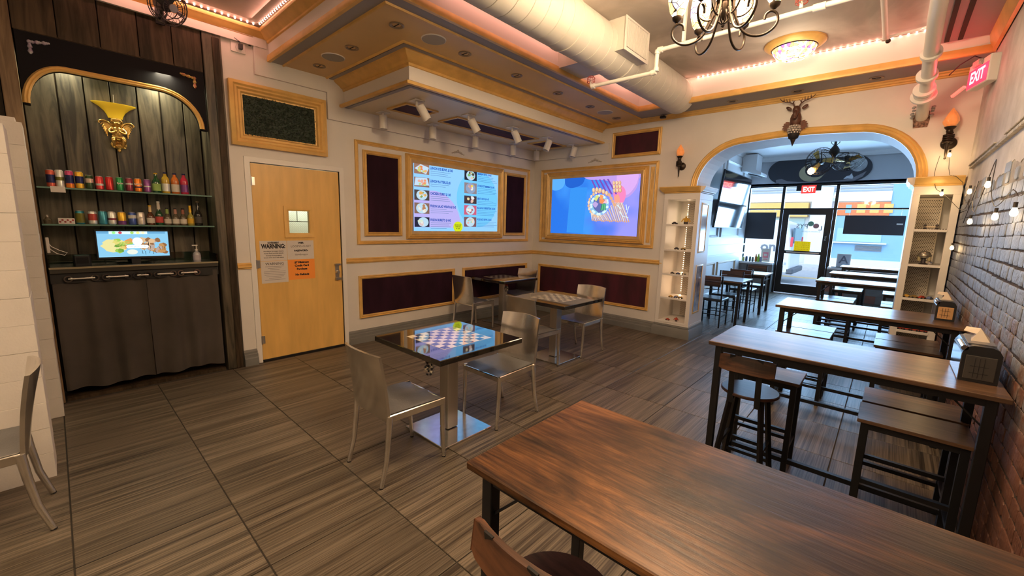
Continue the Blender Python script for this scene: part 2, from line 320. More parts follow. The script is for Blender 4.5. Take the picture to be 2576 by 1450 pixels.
# ------------------------------------------------------------------ mesh builder
class MB:
    def __init__(s): s.bm = bmesh.new()
    def face(s, pts):
        return s.bm.faces.new([s.bm.verts.new(p) for p in pts])
    def box(s, x0, x1, y0, y1, z0, z1, M=None):
        vs = [Vector((x, y, z)) for x in (x0, x1) for y in (y0, y1) for z in (z0, z1)]
        if M: vs = [M @ v for v in vs]
        b = [s.bm.verts.new(v) for v in vs]
        for f in ((0, 1, 3, 2), (4, 6, 7, 5), (0, 4, 5, 1), (2, 3, 7, 6), (0, 2, 6, 4), (1, 5, 7, 3)):
            s.bm.faces.new([b[i] for i in f])
        return s
    def ring(s, c, a, b, r, n, r2=None):
        return [s.bm.verts.new(c + a*(r*cos(2*pi*i/n)) + b*((r2 or r)*sin(2*pi*i/n))) for i in range(n)]
    def bridge(s, A, B, closed=True):
        n = len(A)
        for i in range(n if closed else n-1):
            j = (i+1) % n
            try: s.bm.faces.new((A[i], A[j], B[j], B[i]))
            except ValueError: pass
    def cyl(s, p0, p1, r0, r1=None, n=12, cap=True):
        p0 = Vector(p0); p1 = Vector(p1); d = (p1-p0).normalized()
        a = d.orthogonal().normalized(); b = d.cross(a)
        A = s.ring(p0, a, b, r0, n); B = s.ring(p1, a, b, r0 if r1 is None else r1, n)
        s.bridge(A, B)
        if cap: s.bm.faces.new(A[::-1]); s.bm.faces.new(B)
        return s
    def bar(s, p0, p1, w, h, up=(0, 0, 1)):
        p0 = Vector(p0); p1 = Vector(p1); d = (p1-p0); L = d.length; d.normalize()
        u = Vector(up); sd = d.cross(u)
        if sd.length < 1e-4: sd = d.cross(Vector((0, 1, 0)))
        sd.normalize(); u = sd.cross(d)
        q = [sd*(a*w/2)+u*(b*h/2) for a, b in ((-1, -1), (1, -1), (1, 1), (-1, 1))]
        A = [s.bm.verts.new(p0+v) for v in q]; B = [s.bm.verts.new(p1+v) for v in q]
        s.bridge(A, B); s.bm.faces.new(A[::-1]); s.bm.faces.new(B); return s
    def lathe(s, prof, c=(0, 0, 0), n=20, M=None, cap=False, wob=None, a0=0, a1=2*pi):
        c = Vector(c); prev = None; full = abs(a1-a0-2*pi) < 1e-6
        rings = []
        for (r, z) in prof:
            k = n if full else n+1
            R = []
            for i in range(k):
                t = a0+(a1-a0)*i/n; rr = r*(wob(t, z) if wob else 1)
                v = Vector((rr*cos(t), rr*sin(t), z)); v = (M @ v if M else v) + c
                R.append(s.bm.verts.new(v))
            if prev: s.bridge(prev, R, full)
            prev = R; rings.append(R)
        if cap:
            for R in (rings[0], rings[-1]):
                try: s.bm.faces.new(R)
                except ValueError: pass
        return s
    def tube(s, path, r, n=6, r1=None):
        path = [Vector(p) for p in path]; prev = None; a = None; k = len(path)
        for i, p in enumerate(path):
            d = (path[min(i+1, k-1)]-path[max(i-1, 0)]).normalized()
            if a is None: a = d.orthogonal().normalized()
            a = (a - d*a.dot(d)).normalized(); b = d.cross(a)
            rr = r if r1 is None else r+(r1-r)*i/(k-1)
            R = s.ring(p, a, b, rr, n)
            if prev: s.bridge(prev, R)
            else: s.bm.faces.new(R[::-1])
            prev = R
        s.bm.faces.new(prev); return s
    def ball(s, c, r, seg=10, sc=(1, 1, 1), M=None):
        mt = Matrix.Translation(Vector(c)) @ (M or Matrix.Identity(4)) @ Matrix.Diagonal((sc[0], sc[1], sc[2], 1))
        bmesh.ops.create_uvsphere(s.bm, u_segments=seg, v_segments=max(4, seg//2+1), radius=r, matrix=mt); return s
    def prism(s, pts, h0, h1, mp):
        A = [s.bm.verts.new(mp(u, v, h0)) for u, v in pts]; B = [s.bm.verts.new(mp(u, v, h1)) for u, v in pts]
        s.bridge(A, B); s.bm.faces.new(A[::-1]); s.bm.faces.new(B); return s
    def sweep(s, path, prof, mp, closed=False):
        """profile [(d,h)] carried along a 2D path with mitred corners; d = offset to the left of travel"""
        n = len(path); rows = []
        for i in range(n):
            p = Vector(path[i])
            a = Vector(path[i-1]) if (i > 0 or closed) else None
            b = Vector(path[(i+1) % n]) if (i < n-1 or closed) else None
            d1 = (p-a).normalized() if a is not None else None
            d2 = (b-p).normalized() if b is not None else None
            if d1 is None: d1 = d2
            if d2 is None: d2 = d1
            n1 = Vector((-d1.y, d1.x)); n2 = Vector((-d2.y, d2.x)); m = (n1+n2)
            m = m/max(.2, m.length**2/2) if m.length > 1e-6 else n1
            rows.append([s.bm.verts.new(mp(p.x+m.x*d, p.y+m.y*d, h)) for d, h in prof])
        for i in range(n if closed else n-1):
            A = rows[i]; B = rows[(i+1) % n]
            for j in range(len(prof)-1):
                s.bm.faces.new((A[j], A[j+1], B[j+1], B[j]))
        if not closed:
            for R in (rows[0], rows[-1]):
                if len(R) > 2:
                    try: s.bm.faces.new(R)
                    except ValueError: pass
        return s
    def build(s, name, m, parent=None, smooth=None, bev=0, keep=False, **tags):
        bm = s.bm
        if bev:
            bmesh.ops.remove_doubles(bm, verts=bm.verts, dist=1e-5)
            ed = [e for e in bm.edges if len(e.link_faces) == 2 and e.calc_face_angle(0) > .6]
            bmesh.ops.bevel(bm, geom=ed, offset=bev, segments=1, affect='EDGES', clamp_overlap=True)
        bmesh.ops.recalc_face_normals(bm, faces=bm.faces)
        me = bpy.data.meshes.new(name)
        off = None
        if parent is None and not keep and bm.verts:
            xs = [v.co for v in bm.verts]
            mn = Vector([min(c[i] for c in xs) for i in range(3)]); mxx = Vector([max(c[i] for c in xs) for i in range(3)])
            off = Vector(((mn.x+mxx.x)/2, (mn.y+mxx.y)/2, mn.z))
            bmesh.ops.translate(bm, verts=bm.verts, vec=-off)
        bm.to_mesh(me); bm.free()
        if smooth:
            me.polygons.foreach_set('use_smooth', [True]*len(me.polygons)); me.set_sharp_from_angle(angle=radians(smooth))
        me.materials.append(m)
        o = bpy.data.objects.new(name, me); C.objects.link(o)
        if parent is not None: o.parent = parent
        if off is not None: o.location = off
        for k, v in tags.items(): o[k] = v
        return o

def st(name, mb, m, parent=None, **k):
    kk = {} if parent is not None else {'kind': 'structure'}
    return mb.build(name, m, parent, keep=True, **kk, **k)
def tag(o, label, cat, group=None):
    o['label'] = label; o['category'] = cat
    if group: o['group'] = group
    return o
def thing(name, label, cat, loc=(0, 0, 0), rz=0, group=None):
    o = bpy.data.objects.new(name, None); C.objects.link(o); o.location = loc; o.rotation_euler = (0, 0, rz)
    o.empty_display_size = .1
    return tag(o, label, cat, group)
KIDS = {}
def dup(root, label, loc, rz=None, group=None):
    r = root.copy(); C.objects.link(r); r.location = loc
    if rz is not None: r.rotation_euler = (0, 0, rz)
    r['label'] = label
    if group: r['group'] = group
    for ch in list(root.children):
        c = ch.copy(); C.objects.link(c); c.parent = r
        for g in list(ch.children):
            d = g.copy(); C.objects.link(d); d.parent = c
    return r
def inst(src, parent, loc, rot=(0, 0, 0), sc=(1, 1, 1), name=None):
    c = src.copy(); C.objects.link(c); c.parent = parent; c.location = loc; c.rotation_euler = rot; c.scale = sc
    return c

def LW(u, v, h): return Vector((h, u, v))          # left wall: u=y v=z, h out of the wall
def FW(u, v, h): return Vector((u, -h, v))         # far wall: u=x v=z
def PL(u, v, h): return Vector((u, v, h))          # plan
def sm(pts, k=4):   # smooth a coarse path (Catmull-Rom)
    P_ = [Vector(p) for p in pts]; out = []
    for i in range(len(P_)-1):
        a = P_[max(i-1, 0)]; b = P_[i]; c = P_[i+1]; d = P_[min(i+2, len(P_)-1)]
        for j in range(k):
            t = j/k; out.append(.5*((2*b)+(c-a)*t+(2*a-5*b+4*c-d)*t*t+(3*b-a-3*c+d)*t**3))
    out.append(P_[-1]); return out
def rectp(u0, u1, v0, v1): return [(u0, v0), (u1, v0), (u1, v1), (u0, v1)]   # ccw: left of travel = inwards

def text(body, size, m, parent, M, name='lettering', align='CENTER', bold=0, sx=1, loc2=(0, 0)):
    cu = bpy.data.curves.new(name, 'FONT'); cu.body = body; cu.size = size; cu.align_x = align; cu.align_y = 'CENTER'
    cu.resolution_u = 2; cu.offset = bold; cu.space_line = .95
    t = bpy.data.objects.new(name, cu); C.objects.link(t)
    bpy.context.view_layer.update()
    me = bpy.data.meshes.new_from_object(t.evaluated_get(bpy.context.evaluated_depsgraph_get()))
    bpy.data.objects.remove(t, do_unlink=True)
    me.transform(Matrix.Diagonal((sx, 1, 1, 1)))
    me.transform(M)
    me.materials.clear(); me.materials.append(m)
    o = bpy.data.objects.new(name, me); C.objects.link(o)
    if parent is not None: o.parent = parent
    return o
def mLW(y, z, h=.002):   # text lying on left wall (read from +x): right = +y, up = z
    return Matrix(((0, 0, 1, h), (1, 0, 0, y), (0, 1, 0, z), (0, 0, 0, 1)))
def mFW(x, z, h=.002):   # far wall (read from -y): right = +x
    return Matrix(((1, 0, 0, x), (0, 0, -1, -h), (0, 1, 0, z), (0, 0, 0, 1)))

# ================================================================== THE SETTING
# ---- floor with individual striated tiles
mb = MB(); mb.box(-.5, 5.4, -7.6, 6.4, -.12, -.006); floor = st('floor', mb, M_grout)
TS = .5765; TY = .5815
mb = MB(); g = .003
mb.box(-TS/2+g, TS/2-g, -TY/2+g, TY/2-g, -.008, 0)
t0 = mb.build('tile', M_tile, floor, bev=.0015)
first = True
xk = [4.64-TS*k for k in range(-1, 9)]; yk = [-5.275+TY*k for k in range(-4, 20)]
for xr in xk:
    for y0 in yk:
        xc = xr-TS/2; yc = y0+TY/2
        if xc < -.05 or (yc > .3 and xc < 1.7) or yc > 6.3: continue
        sx = 1
        if xr > 5.2: xc = (xr-TS+5.2)/2; sx = (5.2-(xr-TS))/TS
        if first: o = t0; first = False
        else: o = t0.copy(); C.objects.link(o)
        o.location = (xc, yc, 0); o.scale = (sx, 1, 1)

# ---- left wall (white part), door opening between y=-4.41 and -3.52
mb = MB()
mb.box(-.12, 0, -4.60, -4.415, 0, 3.4); mb.box(-.12, 0, -3.515, 0, 0, 3.4); mb.box(-.12, 0, -4.415, -3.515, 2.052, 3.4)
wall_left = st('wall_left', mb, M_white)
mb = MB()   # stepped relief board
mb.prism([(-4.575, 3.31), (-4.575, 3.215), (-4.32, 3.215), (-4.32, 2.88), (-3.627, 2.88), (-3.627, 2.604), (0, 2.604), (0, 3.31)], 0, .028, LW)
mb.prism([(.0, 2.604), (1.44, 2.604), (1.44, 2.76), (0, 2.76)], 0, .028, FW)
st('wall_relief', mb, M_white, wall_left, bev=.003)
def wood_wall():
    p = MB(); p.box(-.36, -.30, -6.2, -4.6, 0, 3.4); p.box(-.30, -.02, -7.6, -5.93, 0, 3.4); p.box(-.36, -.02, -4.70, -4.60, 0, 3.4); p.box(-.30, -.02, -5.93, -4.7, 2.80, 3.4)
    wl = st('wall_niche', p, M_plankd)
    # front planks above the niche
    ys = [-5.84, -5.62, -5.39, -5.16, -4.94, -4.73]
    for a, b in zip(ys[:-1], ys[1:]):
        q = MB(); q.box(-.02, .004, a+.003, b-.003, 2.79, 3.30); st('plank', q, M_plankd, wl, bev=.002)
    q = MB(); q.box(-.30, .02, -4.727, -4.585, 0, 3.30); st('plank', q, M_plank, wl, bev=.004)
    q = MB(); q.box(.021, .032, -4.655, -4.60, 0, 3.11); st('plank', q, M_plankd, wl, bev=.004)
    q = MB(); q.box(-.28, .02, -5.925, -5.842, 0, 3.30); st('plank', q, M_post, wl, bev=.004)
    # niche back planks
    ys = [-5.84, -5.655, -5.50, -5.345, -5.175, -5.02, -4.855, -4.735]
    for a, b in zip(ys[:-1], ys[1:]):
        q = MB(); q.box(-.30, -.272, a+.004, b-.004, .0, 2.79); st('plank', q, M_plank, wl, bev=.003)
    q = MB(); q.box(-.30, .0, -5.83, -4.74, 2.77, 2.80); st('niche_ceiling', q, M_plankd, wl)
    q = MB(); q.box(-.30, -.02, -5.83, -4.74, -.006, .02); st('niche_floor', q, M_plankd, wl)
    return wl
wall_niche = wood_wall()

# ---- far wall with the arch
def arch_path():
    pts = [(2.78, 2.0), (2.78, 2.07)]
    for i in range(1, 13):
        t = pi/2*i/12; pts.append((2.78+.54*(1-cos(t)), 2.07+.49*sin(t)))
    for i in range(1, 8):
        u = i/8; pts.append((3.32+u*1.03, 2.56+.025*sin(pi*u)))
    for i in range(0, 12):
        t = pi/2*i/12; pts.append((4.35+.51*sin(t), 2.07+.49*cos(t)))
    pts += [(4.86, 2.07), (4.86, 2.0)]
    return pts
AP = arch_path()
mb = MB()
mb.prism([(0, 0), (2.40, 0), (2.40, 2.0)] + AP + [(5.3, 2.0), (5.3, 3.4), (0, 3.4)], 0, -.50, FW)
wall_far = st('wall_far', mb, M_white)
mb = MB()
mb.sweep(AP[1:-1], [(.0, 0), (.0, .03), (.018, .042), (.028, .03), (.045, .036), (.055, .026), (.07, .032), (.082, .02), (.085, 0)], FW)
st('trim_1', mb, M_gold, smooth=50)
# ---- other walls
mb = MB(); mb.box(5.212, 5.45, -7.6, .5, 0, 3.4); wall_right = st('wall_right', mb, M_mortar)
mb = MB(); mb.box(-.5, 5.4, -7.72, -7.6, 0, 3.4); st('wall_back', mb, M_white)
mb = MB(); mb.box(1.83, 1.95, .5, 6.4, 0, 3.4); wfl = st('wall_front_left', mb, M_front)
mb = MB(); mb.box(5.25, 5.45, .5, 6.4, 0, 3.4); st('wall_front_right', mb, M_front)

# ---- brick courses: each brick its own piece, the 300 nearest singly, the rest joined
def bricks():
    rnd = random.Random(3)
    def shape(mbx, cx, cy, cz, L, H, rr):
        e = .0035; d = .006+rr.uniform(-.002, .003)
        o = [(-L/2, -H/2), (L/2, -H/2), (L/2, H/2), (-L/2, H/2)]
        o = [(a+rr.uniform(-.003, .003), b+rr.uniform(-.0025, .0025)) for a, b in o]
        # octagon outlines, tapered toward the face
        def octa(s, k):
            r = []
            for i, (a, b) in enumerate(o):
                pa, pb = o[i-1]; na, nb = o[(i+1) % 4]
                for (ta, tb) in ((pa, pb), (na, nb)):
                    l = hypot(ta-a, tb-b); q = k/l
                    r.append(((a+(ta-a)*q)*s, (b+(tb-b)*q)*s))
            return r
        A = [mbx.bm.verts.new((cx, cy+a, cz+b)) for a, b in octa(1, .008)]
        B = [mbx.bm.verts.new((cx-d*.86, cy+a, cz+b)) for a, b in octa(1, .009)]
        D = [mbx.bm.verts.new((cx-d, cy+a*(1-2*e/L), cz+b*(1-2*e/H))) for a, b in octa(1, .010)]
        mbx.bridge(A, B); mbx.bridge(B, D); mbx.bm.faces.new(D)
    protos = []
    for i in range(10):
        L = [.088, .10, .080, .150, .165, .095, .092, .175, .10, .085][i]
        m_ = MB(); shape(m_, 0, 0, 0, L, .063, random.Random(i))
        protos.append((L, m_))
    meshes = []
    for L, m_ in protos:
        bmesh.ops.recalc_face_normals(m_.bm, faces=m_.bm.faces)
        me = bpy.data.meshes.new('brick'); m_.bm.to_mesh(me); m_.bm.free(); me.materials.append(M_brick)
        me.polygons.foreach_set('use_smooth', [True]*len(me.polygons)); me.set_sharp_from_angle(angle=radians(25))
        meshes.append((L, me))
    places = []
    H = .0725; z = .038; row = 0
    while z < 2.02:
        y = .45 - rnd.uniform(0, .1)
        if z < 2.3:
            while y > -4.3:
                header = (row % 3 != 2)
                i = rnd.choice([0, 1, 2, 5, 6, 8, 9, 3]) if header else rnd.choice([3, 4, 7, 0])
                L, me = meshes[i]; y -= L/2
                wav = .008*sin(y*2.1+row)
                keep = True
                if z > 1.78 and rnd.random() < (z-1.78)/.20: keep = False
                if keep: places.append((y, z+wav, i, rnd.uniform(-.008, .008)))
                y -= L/2+.007
        z += H; row += 1
    # nearest visible ones singly
    vis = sorted(places, key=lambda p: (0 if (-3.3 < p[0] < -.0 and p[1] > .5) else 1, -(p[0] < -.7)*1, p[0]))
    single = vis[:298]; rest = vis[298:]
    for y, z, i, r in single:
        o = bpy.data.objects.new('brick', meshes[i][1]); C.objects.link(o); o.parent = wall_right
        o.location = (5.2135, y, z); o.rotation_euler = (r, 0, 0)
    m_ = MB(); rr = random.Random(5)
    for y, z, i, r in rest: shape(m_, 5.214, y, z, meshes[i][0], .063, rr)
    o = m_.build('brick_courses', M_brick, wall_right, smooth=35); o['kind'] = 'stuff'
bricks()
# plaster above the exposed brick, ragged lower edge
mb = MB(); rnd = random.Random(11)
pts = [(-7.6, 3.4), (-7.6, 1.95)]
y = -7.5
while y < .45:
    pts.append((y, 1.90 + .03*sin(y*5)+.015*sin(y*17)+rnd.uniform(-.008, .008))); y += .03
pts += [(.5, 1.95), (.5, 3.4)]
def RWp(u, v, h): return Vector((5.214-h, u, v))
mb.prism(pts, 0, .006, RWp)
st('plaster_layer', mb, M_plaster, wall_right)
mb = MB(); mb.box(5.185, 5.214, -7.5, -.33, 2.10, 2.118); mb.box(5.175, 5.2, -1.6, -.36, 2.121, 2.127); mb.box(5.178, 5.2, -4, -1.9, 2.123, 2.131)
st('trim_2', mb, mat('chipped_plaster_ledge', (.52, .47, .40), .7, var=.5, vscale=30))

# ---- ceiling
mb = MB(); mb.box(-.4, 5.4, -7.7, .0, 3.31, 3.42); ceiling = st('ceiling', mb, M_mural)
mb = MB(); mb.box(0, 2.08, -4.19, 0, 3.034, 3.31); mb.box(2.08, 5.3, -.43, 0, 3.034, 3.31); mb.box(4.80, 5.3, -7.6, -.43, 3.165, 3.31)
soffit = st('ceiling_soffit', mb, M_white2)
mb = MB(); mb.box(0, 1.945, -4.06, 0, 3.028, 3.034); st('soffit_underside', mb, M_tan, soffit)
mb = MB(); mb.box(1.945, 2.07, -4.06, 0, 3.030, 3.0335); mb.box(0, 2.07, -4.18, -4.06, 3.030, 3.0335); mb.box(2.07, 5.2, -.42, 0, 3.030, 3.0335)
mb.box(0, 1.47, -3.60, -3.54, 3.022, 3.0275); mb.box(1.41, 1.47, -3.54, 0, 3.022, 3.0275); mb.box(4.81, 5.2, -7.5, -.45, 3.160, 3.165)
st('grey_band', mb, M_greyband, soffit)
mb = MB()
mb.sweep([(0, -4.19), (2.08, -4.19), (2.08, -.43), (5.2, -.43)], [(0, 3.09), (-.012, 3.085), (-.018, 3.06), (-.022, 3.035), (-.018, 3.022), (.01, 3.022), (.01, 3.034)], PL)
mb.sweep([(0, -4.06), (1.945, -4.06), (1.945, 0)], [(-.012, 3.03), (-.006, 3.016), (.006, 3.016), (.014, 3.028)], PL)
mb.sweep([(0, -3.63), (1.50, -3.63), (1.50, 0)], [(-.012, 3.03), (-.006, 3.02), (.006, 3.014), (.02, 3.02), (.03, 3.028)], PL)
st('trim_3', mb, M_gold, smooth=40)
mb = MB()   # crown along the far wall, the brick wall and the first tray
mb.sweep([(1.26, 0), (5.19, 0)], [(0, 2.975), (-.012, 2.98), (-.012, 2.992), (-.025, 2.998), (-.03, 3.012), (-.045, 3.018), (-.05, 3.03)], PL)
mb.sweep([(5.2, -.44), (5.2, -7.4)], [(0, 3.165), (-.05, 3.16), (-.04, 3.10), (-.02, 3.05), (-.02, 3.03), (0, 3.02)], PL)
st('trim_4', mb, M_gold, smooth=40)
mb = MB()
mb.sweep([(4.4, -4.19), (0.0, -4.19)][::-1], [(0, 3.19), (-.012, 3.195), (-.014, 3.21), (-.04, 3.225), (-.06, 3.25), (-.085, 3.262), (-.09, 3.275), (-.09, 3.29), (-.07, 3.29)], PL)
mb.sweep([(0, -4.19), (0, -7.5)][::-1], [(0, 3.19), (-.012, 3.195), (-.014, 3.21), (-.04, 3.225), (-.06, 3.25), (-.085, 3.262), (-.09, 3.275), (-.09, 3.29), (-.07, 3.29)], PL)
st('trim_5', mb, M_gold, smooth=40)
mb = MB(); mb.box(.006, .034, -7.5, -4.21, 3.135, 3.205); st('trim_6', mb, M_white2)
mb = MB(); mb.box(4.885, 4.915, -7, -.5, 3.145, 3.162); mb.box(4.965, 4.995, -7, -.5, 3.145, 3.162); st('ceiling_slot', mb, mat('dark_slot', (.02, .014, .01), .8), ceiling)

# menu soffit box
mb = MB(); mb.box(0, 1.30, -3.44, 0, 2.765, 3.03); msof = st('menu_soffit', mb, M_white2)
mb = MB(); mb.sweep([(0, -3.44), (1.30, -3.44), (1.30, 0)], [(0, 2.925), (-.012, 2.93), (-.014, 2.95), (-.03, 2.955), (-.05, 2.975), (-.085, 2.995), (-.10, 3.005), (-.105, 3.018), (-.115, 3.022), (-.115, 3.03)], PL)
mb.sweep([(0, -3.44), (1.30, -3.44), (1.30, 0)], [(0, 2.80), (-.03, 2.795), (-.055, 2.78), (-.055, 2.755), (-.03, 2.75), (-.03, 2.765), (0, 2.765)], PL)
st('soffit_trim', mb, M_gold, msof, smooth=40)
mb = MB(); mb.box(1.245, 1.29, -3.385, 0, 2.757, 2.7645); mb.box(0, 1.29, -3.43, -3.385, 2.757, 2.7645); st('soffit_grey_edge', mb, M_greyband, msof)
mb = MB(); mb.box(0, 1.245, -3.385, 0, 2.760, 2.765); st('soffit_underside', mb, mat('cream_soffit', (.70, .58, .38), .3), msof)
for (y0, y1) in ((-3.13, -2.70), (-2.42, -.87), (-.69, -.18)):
    mb = MB(); mb.sweep(rectp(.40, .78, y0, y1), [(0, 2.76), (0, 2.745), (.012, 2.742), (.02, 2.75), (.032, 2.748), (.035, 2.76)], PL, True); st('panel_frame', mb, M_gold, msof, smooth=40)
    mb = MB(); mb.box(.43, .75, y0+.03, y1-.03, 2.754, 2.76); st('velvet_panel', mb, M_velvet, msof)

# ---- mouldings on the walls
FR_THIN = [(0, 0), (0, .022), (.010, .03), (.018, .02), (.028, .026), (.036, .014), (.042, .012), (.045, 0)]
FR_PIC = [(0, 0), (0, .03), (.012, .045), (.022, .035), (.036, .05), (.05, .038), (.064, .046), (.08, .03), (.098, .022), (.112, .008), (.115, 0)]
FR_SM = [(0, 0), (0, .02), (.01, .03), (.022, .022), (.034, .03), (.045, .012), (.05, 0)]
def frame(name, y0, y1, z0, z1, prof, mp, parent=None, m=None, **k):
    b = MB(); b.sweep(rectp(y0, y1, z0, z1), prof, mp, True)
    return st(name, b, m or M_gold, parent, smooth=40, **k)
frame('wall_frame', -3.322, -.15, 1.222, 2.44, FR_THIN, LW, wall_left)
frame('wall_frame', .166, 2.243, 1.222, 2.44, FR_THIN, FW, wall_far)
for (y0, y1, z0, z1, mp, w) in ((-3.225, -2.70, 1.323, 2.34, LW, wall_left), (-.775, -.243, 1.323, 2.34, LW, wall_left),
                                (-3.32, -1.81, .305, .838, LW, wall_left), (-1.65, -.15, .305, .838, LW, wall_left),
                                (.168, 2.234, .305, .832, FW, wall_far), (1.497, 2.247, 2.527, 2.892, FW, wall_far)):
    frame('panel_frame', y0, y1, z0, z1, FR_SM if z1-z0 > .9 or z0 > 2 else FR_THIN, mp, w)
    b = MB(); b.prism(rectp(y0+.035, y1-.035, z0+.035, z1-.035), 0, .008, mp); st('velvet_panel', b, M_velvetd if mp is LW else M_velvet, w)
    if z0 > 1:   # beaded inner edge
        b = MB(); k = .041
        u = y0+k
        while u < y1-k:
            for v in (z0+k, z1-k):
                c = mp(u, v, .012); b.box(c.x-.006, c.x+.006, c.y-.006, c.y+.006, c.z-.006, c.z+.006)
            u += .016
        v = z0+k
        while v < z1-k:
            for u in (y0+k, y1-k):
                c = mp(u, v, .012); b.box(c.x-.006, c.x+.006, c.y-.006, c.y+.006, c.z-.006, c.z+.006)
            v += .016
        st('bead_edge', b, M_gold, w)
for u in (.245, 2.155):   # fluted strips beside the right hand screen
    b = MB()
    for k in (-1, 0, 1):
        b.cyl((u+k*.018, .0, 1.30), (u+k*.018, .0, 2.365), .011, n=8)
    st('fluted_strip', b, M_gold, wall_far, smooth=60)
RAIL = [(0, .995), (.014, .998), (.014, 1.008), (.03, 1.014), (.03, 1.03), (.02, 1.036), (.026, 1.046), (.012, 1.058), (0, 1.06)]
mb = MB(); mb.sweep([(0, -3.47), (0, 0), (2.40, 0)], [(-d, z) for d, z in RAIL], PL); mb.sweep([(0, -4.585), (0, -4.463)], [(-d, z) for d, z in RAIL], PL)
st('trim_7', mb, M_gold, smooth=40)
BASE = [(0, 0), (-.05, 0), (-.05, .075), (-.036, .085), (-.036, .115), (-.022, .122), (-.022, .14), (-.006, .158), (0, .16)]
mb = MB(); mb.sweep([(0, -3.468), (0, 0), (2.40, 0)], BASE, PL); mb.sweep([(0, -4.585), (0, -4.463)], BASE, PL)
st('baseboard_left', mb, M_basegrey, smooth=40)
# carved ornaments
def ornament(mp, u, v, w):
    b = MB()
    for s in (-1, 1):
        for k in range(5):
            x = s*(.012+.024*k); h = .04-.007*k
            c = mp(u+x, v+h*.5-.004*k, .004); b.ball(c, .011, 6, (1, 1, 1.6 if k < 3 else .8))
    b.ball(mp(u, v+.035, .004), .014, 6)
    st('carved_ornament', b, mat('pale_stone', (.50, .44, .38), .6), w, smooth=60)
ornament(LW, -1.75, 2.50, wall_left); ornament(FW, 1.205, 2.51, wall_far)
# framed hedge panel over the door
frame('picture_frame', -4.555, -3.655, 2.195, 2.785, [(0, 0), (0, .05), (.03, .065), (.045, .05), (.06, .055), (.075, .035), (.092, .04), (.105, .02), (.115, .018), (.118, 0)], LW, wall_left)
mb = MB(); rnd = random.Random(2)
mb.prism(rectp(-4.445, -3.765, 2.305, 2.675), 0, .008, LW)
for i in range(2600):
    y = rnd.uniform(-4.44, -3.77); z = rnd.uniform(2.305, 2.672); a = rnd.uniform(0, pi); h = rnd.uniform(.01, .04); s = rnd.uniform(.006, .012)
    p = [(y+s*cos(a), z+s*sin(a), h), (y-s*.5*sin(a), z+s*.5*cos(a), h+rnd.uniform(-.008, .008)), (y-s*cos(a), z-s*sin(a), h+rnd.uniform(-.008, .01))]
    mb.face([LW(*q) for q in p])
o = st('hedge_panel', mb, M_hedge, wall_left); o['kind'] = 'stuff'

# ---- door
mb = MB(); mb.sweep([(-4.415, 0), (-4.415, 2.052), (-3.515, 2.052), (-3.515, 0)], [(0, -.06), (0, .012), (.048, .012), (.05, .004), (.05, 0)], LW)
st('trim_8', mb, M_white2, bev=0)
mb = MB(); mb.box(-.055, -.008, -4.408, -4.075, .02, 2.045); mb.box(-.055, -.008, -3.865, -3.522, .02, 2.045); mb.box(-.055, -.008, -4.075, -3.865, .02, 1.358); mb.box(-.055, -.008, -4.075, -3.865, 1.592, 2.045)
door = st('door_1', mb, M_door)
frame('window_frame', -4.125, -3.815, 1.308, 1.642, [(0, 0), (0, .012), (.03, .014), (.045, .004), (.05, -.02), (.05, -.03)], lambda u, v, h: LW(u, v, h-.008), door, M_door)
mb = MB(); mb.box(-.034, -.028, -4.075, -3.865, 1.358, 1.592); st('window_pane', mb, glass_mat('wired_glass', (.93, .97, .96), .14), door)
mb = MB()
for k in range(-9, 22):
    for s in (1, -1):
        y0 = -4.075+k*.02; p0 = Vector((-.031, y0 if s > 0 else y0, 1.36)); 
        y1 = y0+s*.23; za, zb = 1.36, 1.59
        a, b_ = (y0, za), (y1, zb)
        # clip to the pane
        def clip(a, b_):
            (ya, z_a), (yb, z_b) = a, b_
            lo, hi = -4.072, -3.868
            if ya == yb: return None
            ts = sorted([(lo-ya)/(yb-ya), (hi-ya)/(yb-ya)]); t0_, t1_ = max(0, ts[0]), min(1, ts[1])
            if t0_ >= t1_: return None
            f = lambda t: (ya+(yb-ya)*t, z_a+(z_b-z_a)*t)
            return f(t0_), f(t1_)
        c_ = clip(a, b_)
        if c_: mb.bar((-.0275, c_[0][0], c_[0][1]), (-.0275, c_[1][0], c_[1][1]), .001, .001)
st('wire_mesh', mb, M_ink2, door)
mb = MB()   # white block wall glimpsed through the pane
for r in range(5):
    for k in range(4):
        mb.box(-.62, -.56, -4.6+k*.33+(r % 2)*.16, -4.6+k*.33+(r % 2)*.16+.32, 1.0+r*.16, 1.0+r*.16+.152)
st('wall_corridor', mb, M_white2)
lamp('added_corridor_fill', 'POINT', (-.30, -3.75, 1.75), 4.5, (.85, 1, .85), .08)  # small lamp added to brighten the blocks behind the pane
mb = MB(); mb.box(-.75, -.66, -5.0, -3.2, 0, 2.4); mb.box(-.75, -.12, -3.3, -3.2, 0, 2.4); mb.box(-.75, -.12, -4.58, -4.5, 0, 2.4); mb.box(-.75, -.12, -4.6, -3.2, 2.3, 2.4); st('wall_corridor_back', mb, M_white2)
for z in (.24, 1.04, 1.87):
    mb = MB(); mb.cyl((.008, -4.413, z-.045), (.008, -4.413, z+.045), .008, n=8); mb.box(-.006, .006, -4.405, -4.38, z-.04, z+.04); st('hinge', mb, M_steel, door)
mb = MB(); mb.box(-.008, .004, -3.60, -3.555, .84, .985); st('lock_plate', mb, M_steel, door, bev=.003)
mb = MB(); mb.cyl((0, -3.578, .905), (.035, -3.578, .905), .022, .018, 14); st('lock_knob', mb, M_steel, door, smooth=40)
mb = MB(); mb.box(-.008, .03, -3.605, -3.545, .985, 1.005); mb.box(-.008, .03, -3.605, -3.545, .815, .84); mb.box(.002, .012, -3.53, -3.515, .8, .86); st('lock_guard', mb, M_steel, door, bev=.002)
